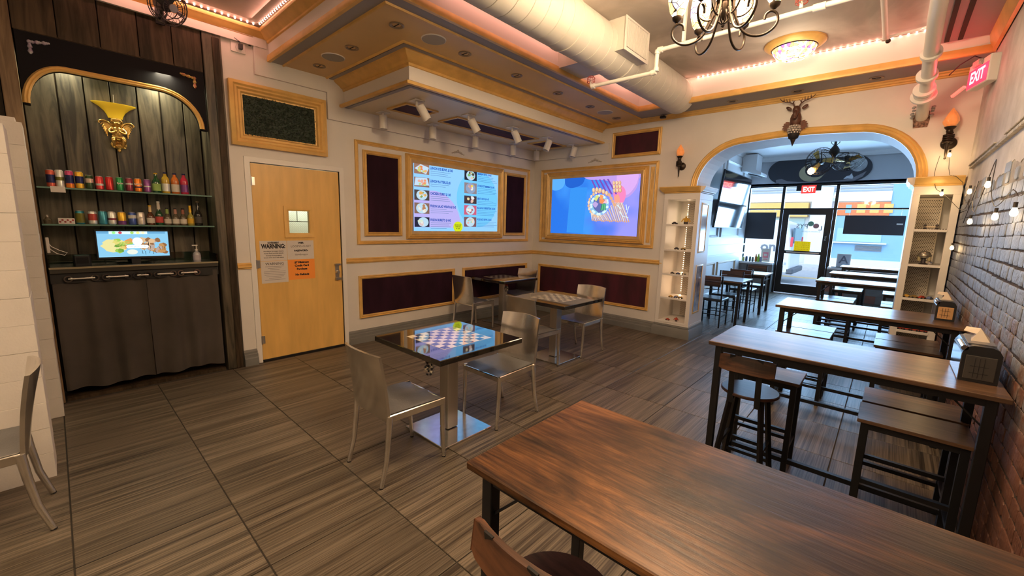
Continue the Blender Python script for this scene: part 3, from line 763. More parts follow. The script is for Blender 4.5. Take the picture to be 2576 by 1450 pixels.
mb = MB(); mb.box(-.05, -.002, -4.40, -3.53, .0, .022); st('door_gap_shade', mb, M_blackpl, door)  # black strip put in as the shade of the gap under the door
def sheet(y0, y1, z0, z1, m, name, label, group='notices on the maple door'):
    b = MB(); b.box(-.0075, -.0062, y0, y1, z0, z1)
    t = b.build(name, m); return tag(t, label, 'notice', group)
def attach(t, objs): pass
def door_text(t, body, size, y, z, m=M_ink, bold=0, sx=1):
    o = text(body, size, m, None, mLW(y, z, -.0055), sx=sx, bold=bold)
    o.parent = t; o.matrix_parent_inverse = Matrix.Translation(-t.location)
    return o
s1 = sheet(-4.372, -4.114, 1.068, 1.277, M_paper, 'notice_sheet', 'white sheet with large bold WARNING headline, upper left on the maple door')
door_text(s1, 'GOVERNMENT', .026, -4.243, 1.255, bold=.0012, sx=.62)
door_text(s1, 'WARNING:', .062, -4.243, 1.218, bold=.003, sx=.72)
for i, l in enumerate(('According to the Surgeon General,', 'women should not drink alcoholic', 'beverages during pregnancy', 'because of the risk of birth defects.')):
    door_text(s1, l, .0165, -4.243, 1.168-i*.022, sx=.82, bold=.0003)
s2 = sheet(-4.110, -3.833, 1.074, 1.277, M_paper, 'notice_sheet', 'white sheet giving the guest wifi name and password on the maple door')
for l, s, z, b_ in (('WIFI:', .026, 1.250, .0015), ('LOOPYS-GUEST', .030, 1.213, 0), ('PASSWORD:', .026, 1.167, .0015), ('iloveloopys', .029, 1.125, 0)):
    door_text(s2, l, s, -3.968, z, M_ink if b_ else mat('soft_ink', (.07, .06, .06), .8), b_)
s3 = sheet(-4.372, -4.114, .835, 1.064, M_paper, 'notice_sheet', 'white sheet with thin WARNING headline and fine print, lower left on the maple door')
door_text(s3, 'WARNING', .037, -4.24, 1.035)
for i in range(9):
    wd = [.18, .13, .09, .21, .21, .20, .17, .12, .20][i]
    b = MB(); b.box(-.0062, -.0056, -4.243-wd/2, -4.243+wd/2, 1.006-i*.0175, 1.0095-i*.0175)
    o = b.build('fine_print', M_ink2, s3); o.matrix_parent_inverse = Matrix.Translation(-s3.location)
s4 = sheet(-4.110, -3.830, .852, 1.070, M_orange, 'notice_sheet', 'orange sheet about credit card minimum and no refunds on the maple door')
for l, z in (('$7 Minimum', 1.040), ('Credit Card', 1.003), ('Purchase', .966), ('No Refunds', .905)):
    door_text(s4, l, .030, -3.968, z, bold=.0016)

# ---- recessed downlights and ceiling speakers
mb = MB(); mb.lathe([(.058, 0), (.060, -.006), (.050, -.009), (.042, -.004), (.036, .0), (.030, .03), (.0, .032)], n=20)
dl = thing('recessed_downlight', '', 'light', (0, 0, 0))
mb.build('trim_ring', mat('aged_bronze_ring', (.30, .24, .18), .35, metal=.5), dl, smooth=40)
mb = MB(); mb.lathe([(.036, -.002), (.026, .012), (0, .014)], n=16); mb.build('reflector', mat('grey_reflector', (.30, .27, .22), .25, metal=.9), dl, smooth=50)
mb = MB(); mb.box(-.034, .034, -.003, .003, -.004, .002); mb.build('tilt_bracket', M_ink, dl)
dls = [(.322, -3.83, 'recessed downlight nearest the left wall in tan soffit'), (1.01, -3.837, 'recessed downlight beside the round speaker near the left wall, tan soffit'),
       (1.70, -3.82, 'recessed downlight at the outer corner of the tan soffit'), (1.705, -3.12, 'recessed downlight after the corner speaker, tan soffit'),
       (1.705, -2.416, 'recessed downlight, second past the corner speaker, tan soffit'), (1.70, -1.694, 'recessed downlight, third past the corner speaker, tan soffit'),
       (1.70, -.997, 'recessed downlight just before the far speaker, tan soffit'), (1.69, -.287, 'recessed downlight beside the far wall in tan soffit'),
       (3.16, -.19, 'recessed downlight left of the antlered wall lamp in grey band'), (3.808, -.18, 'recessed downlight above the antlered wall lamp in grey band'),
       (4.456, -.19, 'recessed downlight right of the antlered wall lamp in grey band')]
for i, (x, y, lab) in enumerate(dls):
    z = 3.028 if x < 2 else 3.030
    if i == 0: dl.location = (x, y, z); dl['label'] = lab; dl['group'] = 'recessed downlights'
    else: dup(dl, lab, (x, y, z), group='recessed downlights')
sp = thing('ceiling_speaker', 'round grey ceiling speaker near the left wall, first of the row', 'speaker', (.66, -3.844, 3.028), group='ceiling speakers')
mb = MB(); mb.lathe([(.105, 0), (.103, -.006), (.098, -.007)], n=28); mb.build('rim', M_white2, sp, smooth=50)
mb = MB(); mb.lathe([(.098, -.006), (0, -.006)], n=28); mb.build('grille', mat('grey_speaker_grille', (.36, .35, .33), .6), sp)
dup(sp, 'round grey ceiling speaker beside the outer corner of tan soffit', (1.724, -3.481, 3.028)); dup(sp, 'round grey ceiling speaker closest to the far wall', (1.718, -.652, 3.028))

# ================================================================== NICHE (left)
def niche():
    t = thing('arch_valance', 'black arched valance board with gold moulding across the top of the drinks niche', 'valance', (0, -5.28, 2.3))
    T = lambda u, v, h: Vector((h, u+5.28, v-2.3))
    pa = []
    yl, yr, zb, zt = -5.80, -4.795, 2.29, 2.555
    for i in range(0, 11):
        a = pi/2*i/10; pa.append((yl+.20*(1-cos(a)), zb+(zt-zb)*sin(a)))
    for i in range(0, 11):
        a = pi/2*i/10; pa.append((yr-.27+.27*sin(a), zb+(zt-zb)*cos(a)))
    b = MB(); b.prism([(-5.832, zb-.01), (yl, zb-.01)] + pa + [(yr, zb-.01), (-4.735, zb-.01), (-4.735, 2.785), (-5.832, 2.785)], -.03, .008, T)
    b.build('board', mat('black_stained_board', (.006, .005, .007), .7, spec=.15), t)
    b = MB(); b.sweep(pa, [(.0, .008), (.0, .03), (.01, .036), (.018, .026), (.028, .032), (.036, .016), (.04, .008)], T); b.build('arch_moulding', M_gold, t, smooth=45)
    for s, y0, cols in ((1, -5.77, ((.42, .42, .45), (.22, .14, .24))), (-1, -4.80, ((.5, .42, .08), (.35, .03, .06)))):
        b = MB(); rnd = random.Random(3)
        for k in range(16):
            q = k/16; 
            if k < 8: y, z = y0+s*(.10-.09*k/8), 2.735-.002*k
            else: y, z = y0+s*.005, 2.72-.011*(k-8)
            b.ball(T(y, z, .012), .008+.003*(k % 3), 6)
        b.build('flower_spray', mat('flower_%d' % s, cols[0], .5, col2=cols[1], vscale=30), t, smooth=60)
    # sconce: yellow bowl on a gilt cherub with wings
    t = thing('wall_sconce', 'yellow bowl wall sconce carried by a gilded winged cherub in the niche', 'sconce', (-.27, -5.328, 2.09))
    b = MB(); b.lathe([(.045, .225), (.052, .25), (.068, .280), (.098, .312), (.140, .338), (.141, .343), (.134, .342), (.09, .31), (.0, .27)], n=24, a0=-pi/2, a1=pi/2, M=Matrix.Diagonal((.5, 1, 1, 1)))
    b.build('bowl', M_yellow, t, smooth=50)
    b = MB()
    def lump(y, z, x, r, sy=1, sz=1, sxx=.8): b.ball((x, y, z), r, 10, (sxx, sy, sz))
    lump(0, .185, .052, .030, 1, 1.1); lump(0, .180, .078, .007)                                # head, nose
    for s in (-1, 1): lump(s*.011, .176, .070, .009); lump(s*.030, .183, .050, .007)            # cheeks, ears
    for k in range(11): a = pi*k/10; lump(.030*cos(a), .190+.026*sin(a), .052+.008*sin(3*a), .0105)   # curls
    for k in range(6): lump(-.018+.0072*k, .207, .068, .0075)
    lump(0, .152, .046, .013)                                                                    # neck
    lump(0, .125, .048, .032, 1.05, 1.0); lump(.002, .092, .056, .028, 1.0, 1.1); lump(.003, .066, .050, .031, 1.15, .8)   # chest, belly, hips
    for s in (-1, 1):
        b.tube(sm([(.045, s*.030, .142), (.055, s*.050, .118), (.070, s*.046, .098), (.080, s*.018, .108)], 4), .0105, 8, .0075); lump(s*.012, .112, .082, .009)
        b.tube(sm([(.045, s*.018, .062), (.078, s*.034, .044), (.070, s*.030, .012), (.058, s*.030, -.018)], 4), .019, 8, .009); lump(s*.034, -.022, .068, .011, 1, .6, 1.4)
        lump(s*.034, .042, .078, .016)
        for k in range(7):   # wing feathers
            q = k/6
            b.tube(sm([(.022, s*.026, .155-.006*k), (.022, s*(.058+.010*sin(pi*q)), .182-.009*k), (.024, s*(.094-.030*q), .190-.017*k), (.026, s*(.106-.042*q), .176-.018*k)], 4), .0085, 7, .004)
        b.tube(sm([(.030, s*.028, .160), (.030, s*.055, .188), (.030, s*.090, .196), (.030, s*.110, .180), (.032, s*.104, .168)], 4), .0075, 7, .005)
    for k in range(14): a = 2*pi*k/14; lump(.040*cos(a), .005+.024*sin(a)*.8, .040, .014, 1, 1.2)   # draped cloud base
    lump(0, -.002, .036, .034, 1.15, .9); lump(0, -.036, .034, .014, 1, 1.4)
    b.tube(sm([(.07, -.04, .075), (.082, 0, .062), (.07, .04, .07), (.05, .05, .04), (.06, .035, .01)], 4), .006, 6, .004)   # sash
    ch = b.build('cherub', M_gilt, t, smooth=60)
    md = ch.modifiers.new('fuse', 'REMESH'); md.mode = 'VOXEL'; md.voxel_size = .0024; md.use_smooth_shade = True
    bpy.context.view_layer.update()
    me = bpy.data.meshes.new_from_object(ch.evaluated_get(bpy.context.evaluated_depsgraph_get()))
    ch.modifiers.clear(); ch.data = me; me.polygons.foreach_set('use_smooth', [True]*len(me.polygons))
    b = MB(); b.box(-.003, .008, -.03, .03, .02, .24); b.build('backplate', M_gilt, t)
    b = MB(); b.tube([(0.01, .0, .34), (.004, .002, .42)], .0015, 5); b.build('cord', M_paper, t)
    # niche lamp
    t = thing('niche_spotlight', 'small grey strip lamp under the top of the drinks niche', 'light', (-.17, -5.38, 2.60))
    b = MB(); b.box(-.05, .05, -.14, .14, .0, .05); b.build('housing', M_basegrey, t, bev=.006)
    b = MB(); b.box(-.035, .035, -.12, .12, -.003, 0); b.build('lens', mat('lamp_lens', (.6, .6, .4), .4, emit=(.8, .9, .4), es=.5), t)
    # glass shelves
    for z, lab in ((1.70, 'upper green edged glass shelf holding soda cans'), (1.42, 'lower green edged glass shelf holding beer bottles and cans')):
        b = MB(); b.box(-.27, -.01, -5.832, -4.742, z-.008, z+.004); o = b.build('glass_shelf', M_gshelf); tag(o, lab, 'shelf', 'glass shelves in the niche')
        q = MB(); q.box(-.011, -.008, -5.832, -4.742, z-.008, z+.004); e = q.build('edge', mat('glass_edge', (.12, .22, .18), .2), o); e.matrix_parent_inverse = Matrix.Translation(-o.location)
    # counter
    t = thing('niche_counter', 'dark counter with glass rim in the drinks niche above the curtains', 'counter', (-.14, -5.285, 1.04))
    b = MB(); b.box(-.135, .15, -.545, .545, 0, .035); b.build('worktop', mat('dark_counter', (.05, .045, .035), .25), t, bev=.003)
    b = MB(); b.box(.13, .155, -.545, .545, .034, .048); b.build('edge_strip', mat('brass_edge', (.40, .34, .22), .35, metal=.6), t)
    b = MB(); b.box(-.13, -.122, -.545, .545, .035, .13); b.box(-.13, .14, -.545, -.537, .035, .12); b.box(-.13, .14, .537, .545, .035, .12); b.build('glass_rim', M_gshelf, t)
    b = MB(); b.box(-.13, .13, -.545, .545, -.08, 0); b.build('apron', mat('black_apron', (.012, .01, .009), .6), t)
    # curtain
    t = thing('curtain_pair', 'brown grey eyelet curtains hanging under the niche counter', 'curtain', (0, -5.285, .08))
    def panel(y0, y1, nm, ph):
        b = MB(); nx, nz = 60, 10; V = []
        for j in range(nz+1):
            row = []
            for i in range(nx+1):
                q = i/nx; y = y0+(y1-y0)*q; zz = j/nz*.93
                amp = .010+.012*(1-j/nz)
                x = -.02+amp*sin(q*pi*2*(3 if y1-y0 > .5 else 2.6)+ph)+.004*sin(q*29+ph+j*.3)
                zz2 = zz+(.010*sin(q*9+ph) if j == 0 else 0)
                row.append(b.bm.verts.new((x, y, zz2)))
            V.append(row)
        for j in range(nz):
            for i in range(nx): b.bm.faces.new((V[j][i], V[j][i+1], V[j+1][i+1], V[j+1][i]))
        return b.build(nm, M_curtain, t, smooth=80)
    panel(-.54, .012, 'curtain_panel', .5); panel(.015, .535, 'curtain_panel', 2.2)
    b = MB(); b.cyl((-.040, -.545, .915), (-.040, .545, .915), .006, n=10); b.build('curtain_rod', M_steel, t, smooth=60)
    for ya, yb in ((-.45, -.30), (-.235, -.10), (-.045, .03), (.09, .20), (.255, .375)):
        for y in (ya, yb):
            b = MB(); M = Matrix.Translation((.010, y, .915)) @ Matrix.Rotation(pi/2, 4, 'Y')
            b.lathe([(.017, -.003), (.026, -.003), (.026, .004), (.017, .004), (.017, -.003)], n=16, M=M); b.build('eyelet', M_chrome, t, smooth=50)
        b = MB(); b.cyl((.014, ya, .915), (.014, yb, .915), .0085, n=10); b.build('rod_section', M_steel, t, smooth=60)
niche()

def can_item(y, z, h, r, label, m_body, kind='drink_can', band=None, word=None, wcol=None):
    t = thing(kind, label, 'can', (-.075, y, z), group='cans on the niche shelves')
    b = MB(); b.lathe([(r*.78, 0), (r, .006), (r, h-.012), (r*.80, h-.002)], n=16); b.build('body', m_body, t, smooth=40)
    b = MB(); b.lathe([(r*.82, h-.003), (r*.78, h), (r*.70, h-.003), (0, h-.003)], n=16); b.build('lid', M_velcan, t, smooth=40)
    if band:
        for (z0, z1, mm) in band:
            b = MB(); b.lathe([(r+.0004, h*z0), (r+.0006, h*z1)], n=16); b.build('label_band', mm, t, smooth=60)
    if word:
        M = Matrix(((0, 0, 1, r+.002), (1, 0, 0, 0), (0, 1, 0, h*.55), (0, 0, 0, 1)))
        text(word, .020, wcol or M_paper, t, M, sx=.8, bold=.0008)
def canm(n, c, rough=.3): return mat('can_'+n, c, rough, metal=.45)
navy = canm('navy', (.02, .025, .10)); wht = canm('silver', (.62, .63, .58)); redm = canm('red', (.45, .02, .02)); grn = canm('green', (.02, .22, .06))
oran = canm('orange', (.75, .22, .02)); purp = canm('purple', (.20, .06, .22)); yel = canm('yellow', (.70, .42, .03)); teal = canm('teal', (.03, .22, .28))
dgrn = canm('dark_green', (.02, .05, .015)); crim = canm('crimson', (.22, .03, .05)); pink = canm('pink', (.45, .05, .15)); olive = canm('olive', (.18, .17, .03))
R = .024
Z1, Z2 = 1.7045, 1.4245
items = [
 (-5.754, .130, 'tall can banded coral and navy, first from the left on the upper shelf', canm('coral', (.55, .10, .06)), [(.25, .72, navy)], None),
 (-5.706, .134, 'tall silver green can second from the left on the upper shelf', wht, [(.4, .6, olive)], None),
 (-5.653, .134, 'tall magenta can with navy band on the upper shelf', pink, [(.28, .74, navy), (0.02, .25, oran)], None),
 (-5.599, .132, 'tall yellow can with navy band on the upper shelf', yel, [(.3, .72, navy)], None),
 (-5.544, .111, 'short dark green can with pale disc after the four tall cans', dgrn, [(.45, .75, canm('pale', (.6, .45, .35)))], None),
 (-5.486, .108, 'short red can with white script on the upper shelf', canm('redw', (.55, .05, .05)), [(.3, .45, wht)], None),
 (-5.427, .110, 'short plain bright red can on the upper shelf', redm, None, None),
 (-5.365, .111, 'short bright green can lettered Sprite on the upper shelf', grn, None, 'Sprite'),
 (-5.306, .110, 'short dark red can between the green and orange cans', crim, [(.5, .6, wht)], None),
 (-5.250, .112, 'short orange can lettered FANTA on the upper shelf', oran, [(.3, .4, navy)], 'FANTA'),
 (-5.190, .110, 'short purple can left of the green bottle', purp, [(.4, .5, wht)], None)]
for y, h, lab, m_, band, word in items: can_item(y, Z1, h, R, lab, m_, band=band, word=word)
items = [
 (-5.622, .107, 'olive and teal can first from the left on the lower shelf', teal, [(.1, .8, olive)], None),
 (-5.551, .105, 'white can with red panel on the lower shelf', wht, [(.3, .8, canm('redp', (.50, .08, .06)))], None),
 (-5.491, .109, 'teal blue can on the lower shelf', canm('teal2', (.04, .25, .33)), None, None),
 (-5.437, .106, 'silver can with dark lettering on the lower shelf', wht, [(.35, .5, crim)], None),
 (-5.376, .106, 'golden yellow can with purple foot on the lower shelf', yel, [(.0, .3, purp)], None),
 (-5.311, .107, 'blue can with silver band on the lower shelf', canm('blue', (.05, .09, .30)), [(.5, .75, wht)], None),
 (-5.255, .108, 'white can lettered IPA beside the amber bottle', canm('offwhite', (.6, .55, .48)), None, 'IPA')]
for y, h, lab, m_, band, word in items: can_item(y, Z2, h, .027, lab, m_, band=band, word=word, )
def bottle(y, z, h, r, label, glass, capm, labm, neck=.35, liquid=None, wrap=None):
    t = thing('glass_bottle', label, 'bottle', (-.075, y, z), group='bottles on the niche shelves')
    b = MB(); b.lathe([(r*.9, 0), (r, .006), (r, h*(1-neck-.18)), (r*.85, h*(1-neck-.08)), (r*.42, h*(1-neck+.04)), (r*.36, h*.95), (r*.36, h*.96)], n=16); b.build('body', glass, t, smooth=50)
    b = MB(); b.lathe([(r*.42, h*.93), (r*.45, h*.94), (r*.45, h), (0, h)], n=14); b.build('cap', capm, t, smooth=40)
    b = MB(); b.lathe([(r+.0006, h*.10), (r+.0006, h*(.46 if neck < .4 else .36))], n=16); b.build('label', labm, t, smooth=60)
    if wrap:
        b = MB(); b.lathe([(r*.47, h*.66), (r*.40, h*.95)], n=14); b.build('neck_wrap', wrap, t, smooth=60)
ltan = mat('label_cream', (.55, .5, .42), .7)
bottle(-5.128, Z1, .171, .030, 'green glass water bottle with yellow cap on the upper shelf', M_bottle_g, yel, mat('label_green', (.25, .4, .1), .6), .3)
bottle(-5.064, Z1, .183, .029, 'juice bottle with yellow drink and navy cap on the upper shelf', mat('juice_yellow', (.45, .30, .03), .15), navy, wht, .2)
bottle(-4.998, Z1, .182, .029, 'juice bottle with orange drink and navy cap on the upper shelf', mat('juice_orange', (.45, .12, .02), .15), navy, ltan, .2)
bottle(-4.932, Z1, .184, .029, 'juice bottle with crimson drink, rightmost on the upper shelf', mat('juice_red', (.40, .02, .05), .15), navy, purp, .2)
bottle(-5.190, Z2, .170, .027, 'amber beer bottle with gold foil neck beside the white can', M_bottle_b, yel, ltan, .42, wrap=mat('gold_foil', (.6, .42, .2), .4, metal=.5))
bottle(-5.131, Z2, .207, .027, 'tallest green beer bottle with white neck and red label on lower shelf', M_bottle_g, wht, mat('label_red', (.45, .05, .04), .6), .42, wrap=ltan)
for y, c, w_ in ((-5.074, (.25, .35, .08), 'green'), (-5.016, (.40, .2, .15), 'pink'), (-4.962, (.3, .1, .06), 'dark red')):
    bottle(y, Z2, .153, .026, 'small clear miniature bottle with %s neck ring and white label' % w_, M_bottle_c, M_blackpl, ltan, .42, wrap=mat('ring_'+w_, c, .5))
bottle(-4.907, Z2, .180, .026, 'sparkling wine bottle with bright yellow top on the lower shelf', mat('yellowish_bottle', (.30, .26, .05), .1), yel, yel, .45, wrap=yel)
bottle(-4.848, Z2, .225, .031, 'black wine bottle, rightmost on the lower shelf', mat('black_bottle', (.012, .012, .010), .1), M_bottle_c, mat('label_dark', (.05, .045, .04), .5), .42)
def small_bits():
    t = thing('pump_jar', 'small clear jar with white pump at the left end of lower shelf', 'jar', (-.08, -5.799, Z2))
    b = MB(); b.lathe([(.022, 0), (.024, .03), (.012, .042), (.010, .05)], n=14); b.build('jar_body', M_bottle_c, t, smooth=40)
    b = MB(); b.cyl((0, 0, .05), (0, 0, .062), .006, n=8); b.box(-.004, .02, -.005, .005, .06, .067); b.build('pump', M_paper, t)
    o = MB(); o.box(-.012, -.004, -5.762, -5.684, 1.665, 1.71); tag(o.build('price_card', M_paper), 'white price card with red print clipped to upper glass shelf', 'card')
    t = thing('tea_box', 'flat white box with red berries printed on the lower shelf', 'box', (-.07, -5.70, Z2))
    b = MB(); b.box(-.03, .03, -.045, .045, 0, .045); b.build('carton', M_paper, t, bev=.002)
    b = MB()
    for k in range(6): b.ball((.0305, -.035+.014*k, .016+.014*(k % 2)), .007, 6, (.15, 1, 1))
    b.build('berry_print', mat('berry', (.30, .03, .03), .6), t)
    # kiosk monitor
    t = thing('kiosk_monitor', 'black ordering monitor showing rice and grilled meat on the niche counter', 'monitor', (-.11, -5.312, 1.075))
    b = MB(); b.box(-.012, .012, -.242, .242, .055, .305); b.build('bezel', M_blackpl, t, bev=.004)
    b = MB(); b.box(.0125, .0135, -.230, .230, .075, .292); b.build('screen', emis('kiosk_blue', (.17, .38, .54), 1.0), t)
    b = MB(); b.box(.0136, .0140, -.230, .212, .272, .292); b.build('top_bar', emis('kiosk_bar', (.12, .32, .52), .8), t)
    b = MB(); b.box(.0141, .0145, -.155, .090, .268, .292); b.build('topping_tray', emis('kiosk_tray', (.50, .75, .85), 1), t)
    for y, c in ((-.125, (.25, .7, .2)), (-.085, (.45, .05, .08)), (-.01, (.3, .5, .1)), (.028, (.8, .75, .2)), (.062, (.85, .7, .4))):
        b = MB(); b.cyl((.0146, y, .280), (.0148, y, .280), .012, n=12); b.build('topping_icon', emis('top%.2f' % y, c, .9), t)
    def disc(name, y, z, r, c, s=1, sx=1, x=.0142, n=16, wob=0, seed=1):
        rr = random.Random(seed); b = MB()
        pts = [(y+r*sx*cos(2*pi*i/n)*(1+rr.uniform(-wob, wob)), z+r*sin(2*pi*i/n)*(1+rr.uniform(-wob, wob))) for i in range(n)]
        b.prism(pts, x, x+.0003, LW); b.build(name, emis('e_%.2f_%.2f_%.2f' % c, c, s*.62), t)
    disc('rice_picture', -.13, .17, .058, (.85, .78, .35), 1, 1.35, .0142, 22, .12)
    for k in range(14):
        rr = random.Random(k); disc('vegetable_picture', -.11+rr.uniform(-.02, .09), .165+rr.uniform(-.05, .055), .018, [(.35, .6, .1), (.8, .7, .2), (.8, .35, .1), (.15, .35, .05)][k % 4], 1, 1.3, .0146, 9, .3, k)
    for k in range(34):
        rr = random.Random(k+50); disc('grilled_meat_picture', .03+rr.uniform(0, .17), .16+rr.uniform(-.055, .065)-.0, .019, [(.55, .28, .10), (.75, .5, .28), (.30, .14, .06), (.5, .38, .32)][k % 4], 1, 1.1, .0144+.00002*k, 8, .3, k)
    for k in range(14):
        rr = random.Random(k+90); y = .03+rr.uniform(0, .17); z = .15+rr.uniform(-.04, .06)
        b = MB(); b.bar((.0155, y, z), (.0155, y+rr.uniform(-.01, .01), z-.03), .003, .0005, (1, 0, 0)); b.build('grill_mark', M_ink, t)
    disc('logo_button', .02, .205, .034, (.92, .97, 1), 1.2, 1, .016)
    disc('dip_picture', -.02, .115, .022, (.85, .9, .8), 1, 1.6, .0157)
    b = MB(); b.prism([(-.055, .157), (-.045, .148), (.080, .148), (.09, .157), (.09, .166), (.08, .175), (-.045, .175), (-.055, .166)], .016, .0163, LW); b.build('start_button', emis('kiosk_button', (.80, .93, 1), 1.1), t)
    text('Start your order', .019, mat('ink_blue', (.02, .05, .15), .8), t, Matrix(((0, 0, 1, .0168), (1, 0, 0, .018), (0, 1, 0, .162), (0, 0, 0, 1))))
    b = MB(); b.box(-.01, .01, -.03, .03, .0, .06); b.build('stand_neck', M_blackpl, t); b = MB(); b.box(-.08, .08, -.11, .11, 0, .01); b.build('stand_foot', M_blackpl, t, bev=.003)
    # sanitizer
    t = thing('sanitizer_bottle', 'clear hand sanitizer pump bottle on the niche counter', 'bottle', (-.06, -4.888, 1.075))
    b = MB(); b.lathe([(.026, 0), (.03, .006), (.03, .085), (.022, .10), (.012, .108), (.012, .115)], n=18); b.build('body', mat('milky_clear', (.35, .34, .36), .15), t, smooth=45)
    b = MB(); b.lathe([(.0305, .03), (.0305, .075)], n=18); b.build('label', mat('lilac_label', (.40, .36, .40), .6), t, smooth=60)
    b = MB(); b.cyl((0, 0, .115), (0, 0, .13), .012, n=12); b.cyl((0, 0, .13), (0, 0, .165), .004, n=8); b.box(-.008, .008, -.032, .010, .160, .170); b.build('pump', M_paper, t, smooth=40)
    t = thing('card_reader', 'dark box device left of the kiosk monitor', 'device', (-.15, -5.64, 1.075))
    b = MB(); b.box(-.05, .05, -.05, .05, 0, .10); b.build('casing', M_blackpl, t, bev=.008); b = MB(); b.box(.05, .052, -.035, .035, .03, .08); b.build('front_plate', mat('dark_glass', (.02, .02, .022), .1), t)
    t = thing('phone_charger', 'white looped cable hanging from a wall plug at left side of niche', 'cable', (-.03, -5.82, 1.20))
    b = MB(); b.tube([(.0, .0, .09), (.005, .02, .05), (.01, .06, .02), (.01, .10, .0), (.01, .085, -.02), (.005, .045, -.005), (.0, .012, .03), (0, .004, .08)], .003, 6); b.build('cable_loop', M_paper, t, smooth=60)
    b = MB(); b.box(-.012, .012, -.006, .012, .0, .12); b.build('plug', M_paper, t, bev=.003)
small_bits()

# ---- white block partitions at the left edge
def blocks():
    rnd = random.Random(4); H = .1505
    proto = MB(); proto.box(-.30, 0, -.60, 0, .001, H-.001)
    me = None
    for nm, x1, y1, n, lab, dx in (('block_partition', .33, -5.850, 14, 'white foam block partition standing beside the drinks niche', 0), ('block_partition', 1.345, -5.897, 13, 'white foam block partition at the left edge, nearest the aluminium chair', 0)):
        t = thing(nm, lab, 'partition', (x1, y1-.3, 0), group=None)
        for k in range(n):
            for j in range(3):
                if x1 < 1 and j == 2: continue
                b = MB(); yo = (.035 if k % 2 else 0)
                ya = .3-.30*j-(0 if j else 0); 
                y0_, y1_ = (ya-.30+(-.0), ya) 
                if j == 0: y1_ = ya
                off = -.055 if (k % 2 and j == 0) else 0
                y1b = ya-(.15 if (k % 2 and j) else 0); y0b = ya-.30-(.15 if k % 2 else 0)
                b.box(-.30, rnd.uniform(-.002, .002), y0b+.0006, y1b-.0006+rnd.uniform(-.003, .001), k*H+.0003, (k+1)*H-.0003)
                b.build('block', M_foam, t, bev=.0015)
        b = MB(); b.box(-.285, -.02, .03, .27, n*H, n*H+.03); b.build('block_stud', M_foam, t, bev=.003)
blocks()
mb = MB(); mb.box(-.0, .33, -7.6, -6.45, 0, 2.1); st('wall_left_rear', mb, M_white)

# ================================================================== SCREENS
def disc2(parent, mp, name, u, v, r, c, s, h, sx=1, n=18, wob=0, seed=1, rot=0):
    if name not in ('blue_bowl', 'violet_glow'): s = s*.56
    rr = random.Random(seed); b = MB(); pts = []
    for i in range(n):
        a = 2*pi*i/n; k = r*(1+rr.uniform(-wob, wob)); x_, y_ = k*sx*cos(a), k*sin(a)
        pts.append((u+x_*cos(rot)-y_*sin(rot), v+x_*sin(rot)+y_*cos(rot)))
    b.prism(pts, h, h+.0004, mp); return b.build(name, emis('e_%.2f_%.2f_%.2f_%.1f' % (c+(s,)), c, s), parent)
def quad2(parent, mp, name, pts, c, s, h):
    if name not in ('lilac_circle', 'cyan_circle', 'sleeve', 'pale_sheet', 'wrist', 'blue_bowl', 'dark_bowl'): s = s*.56
    b = MB(); b.prism(pts, h, h+.0004, mp); return b.build(name, emis('e_%.2f_%.2f_%.2f_%.1f' % (c+(s,)), c, s), parent)
def clipc(pts, u0, u1, v0, v1): return [(min(max(a, u0), u1), min(max(b, v0), v1)) for a, b in pts]

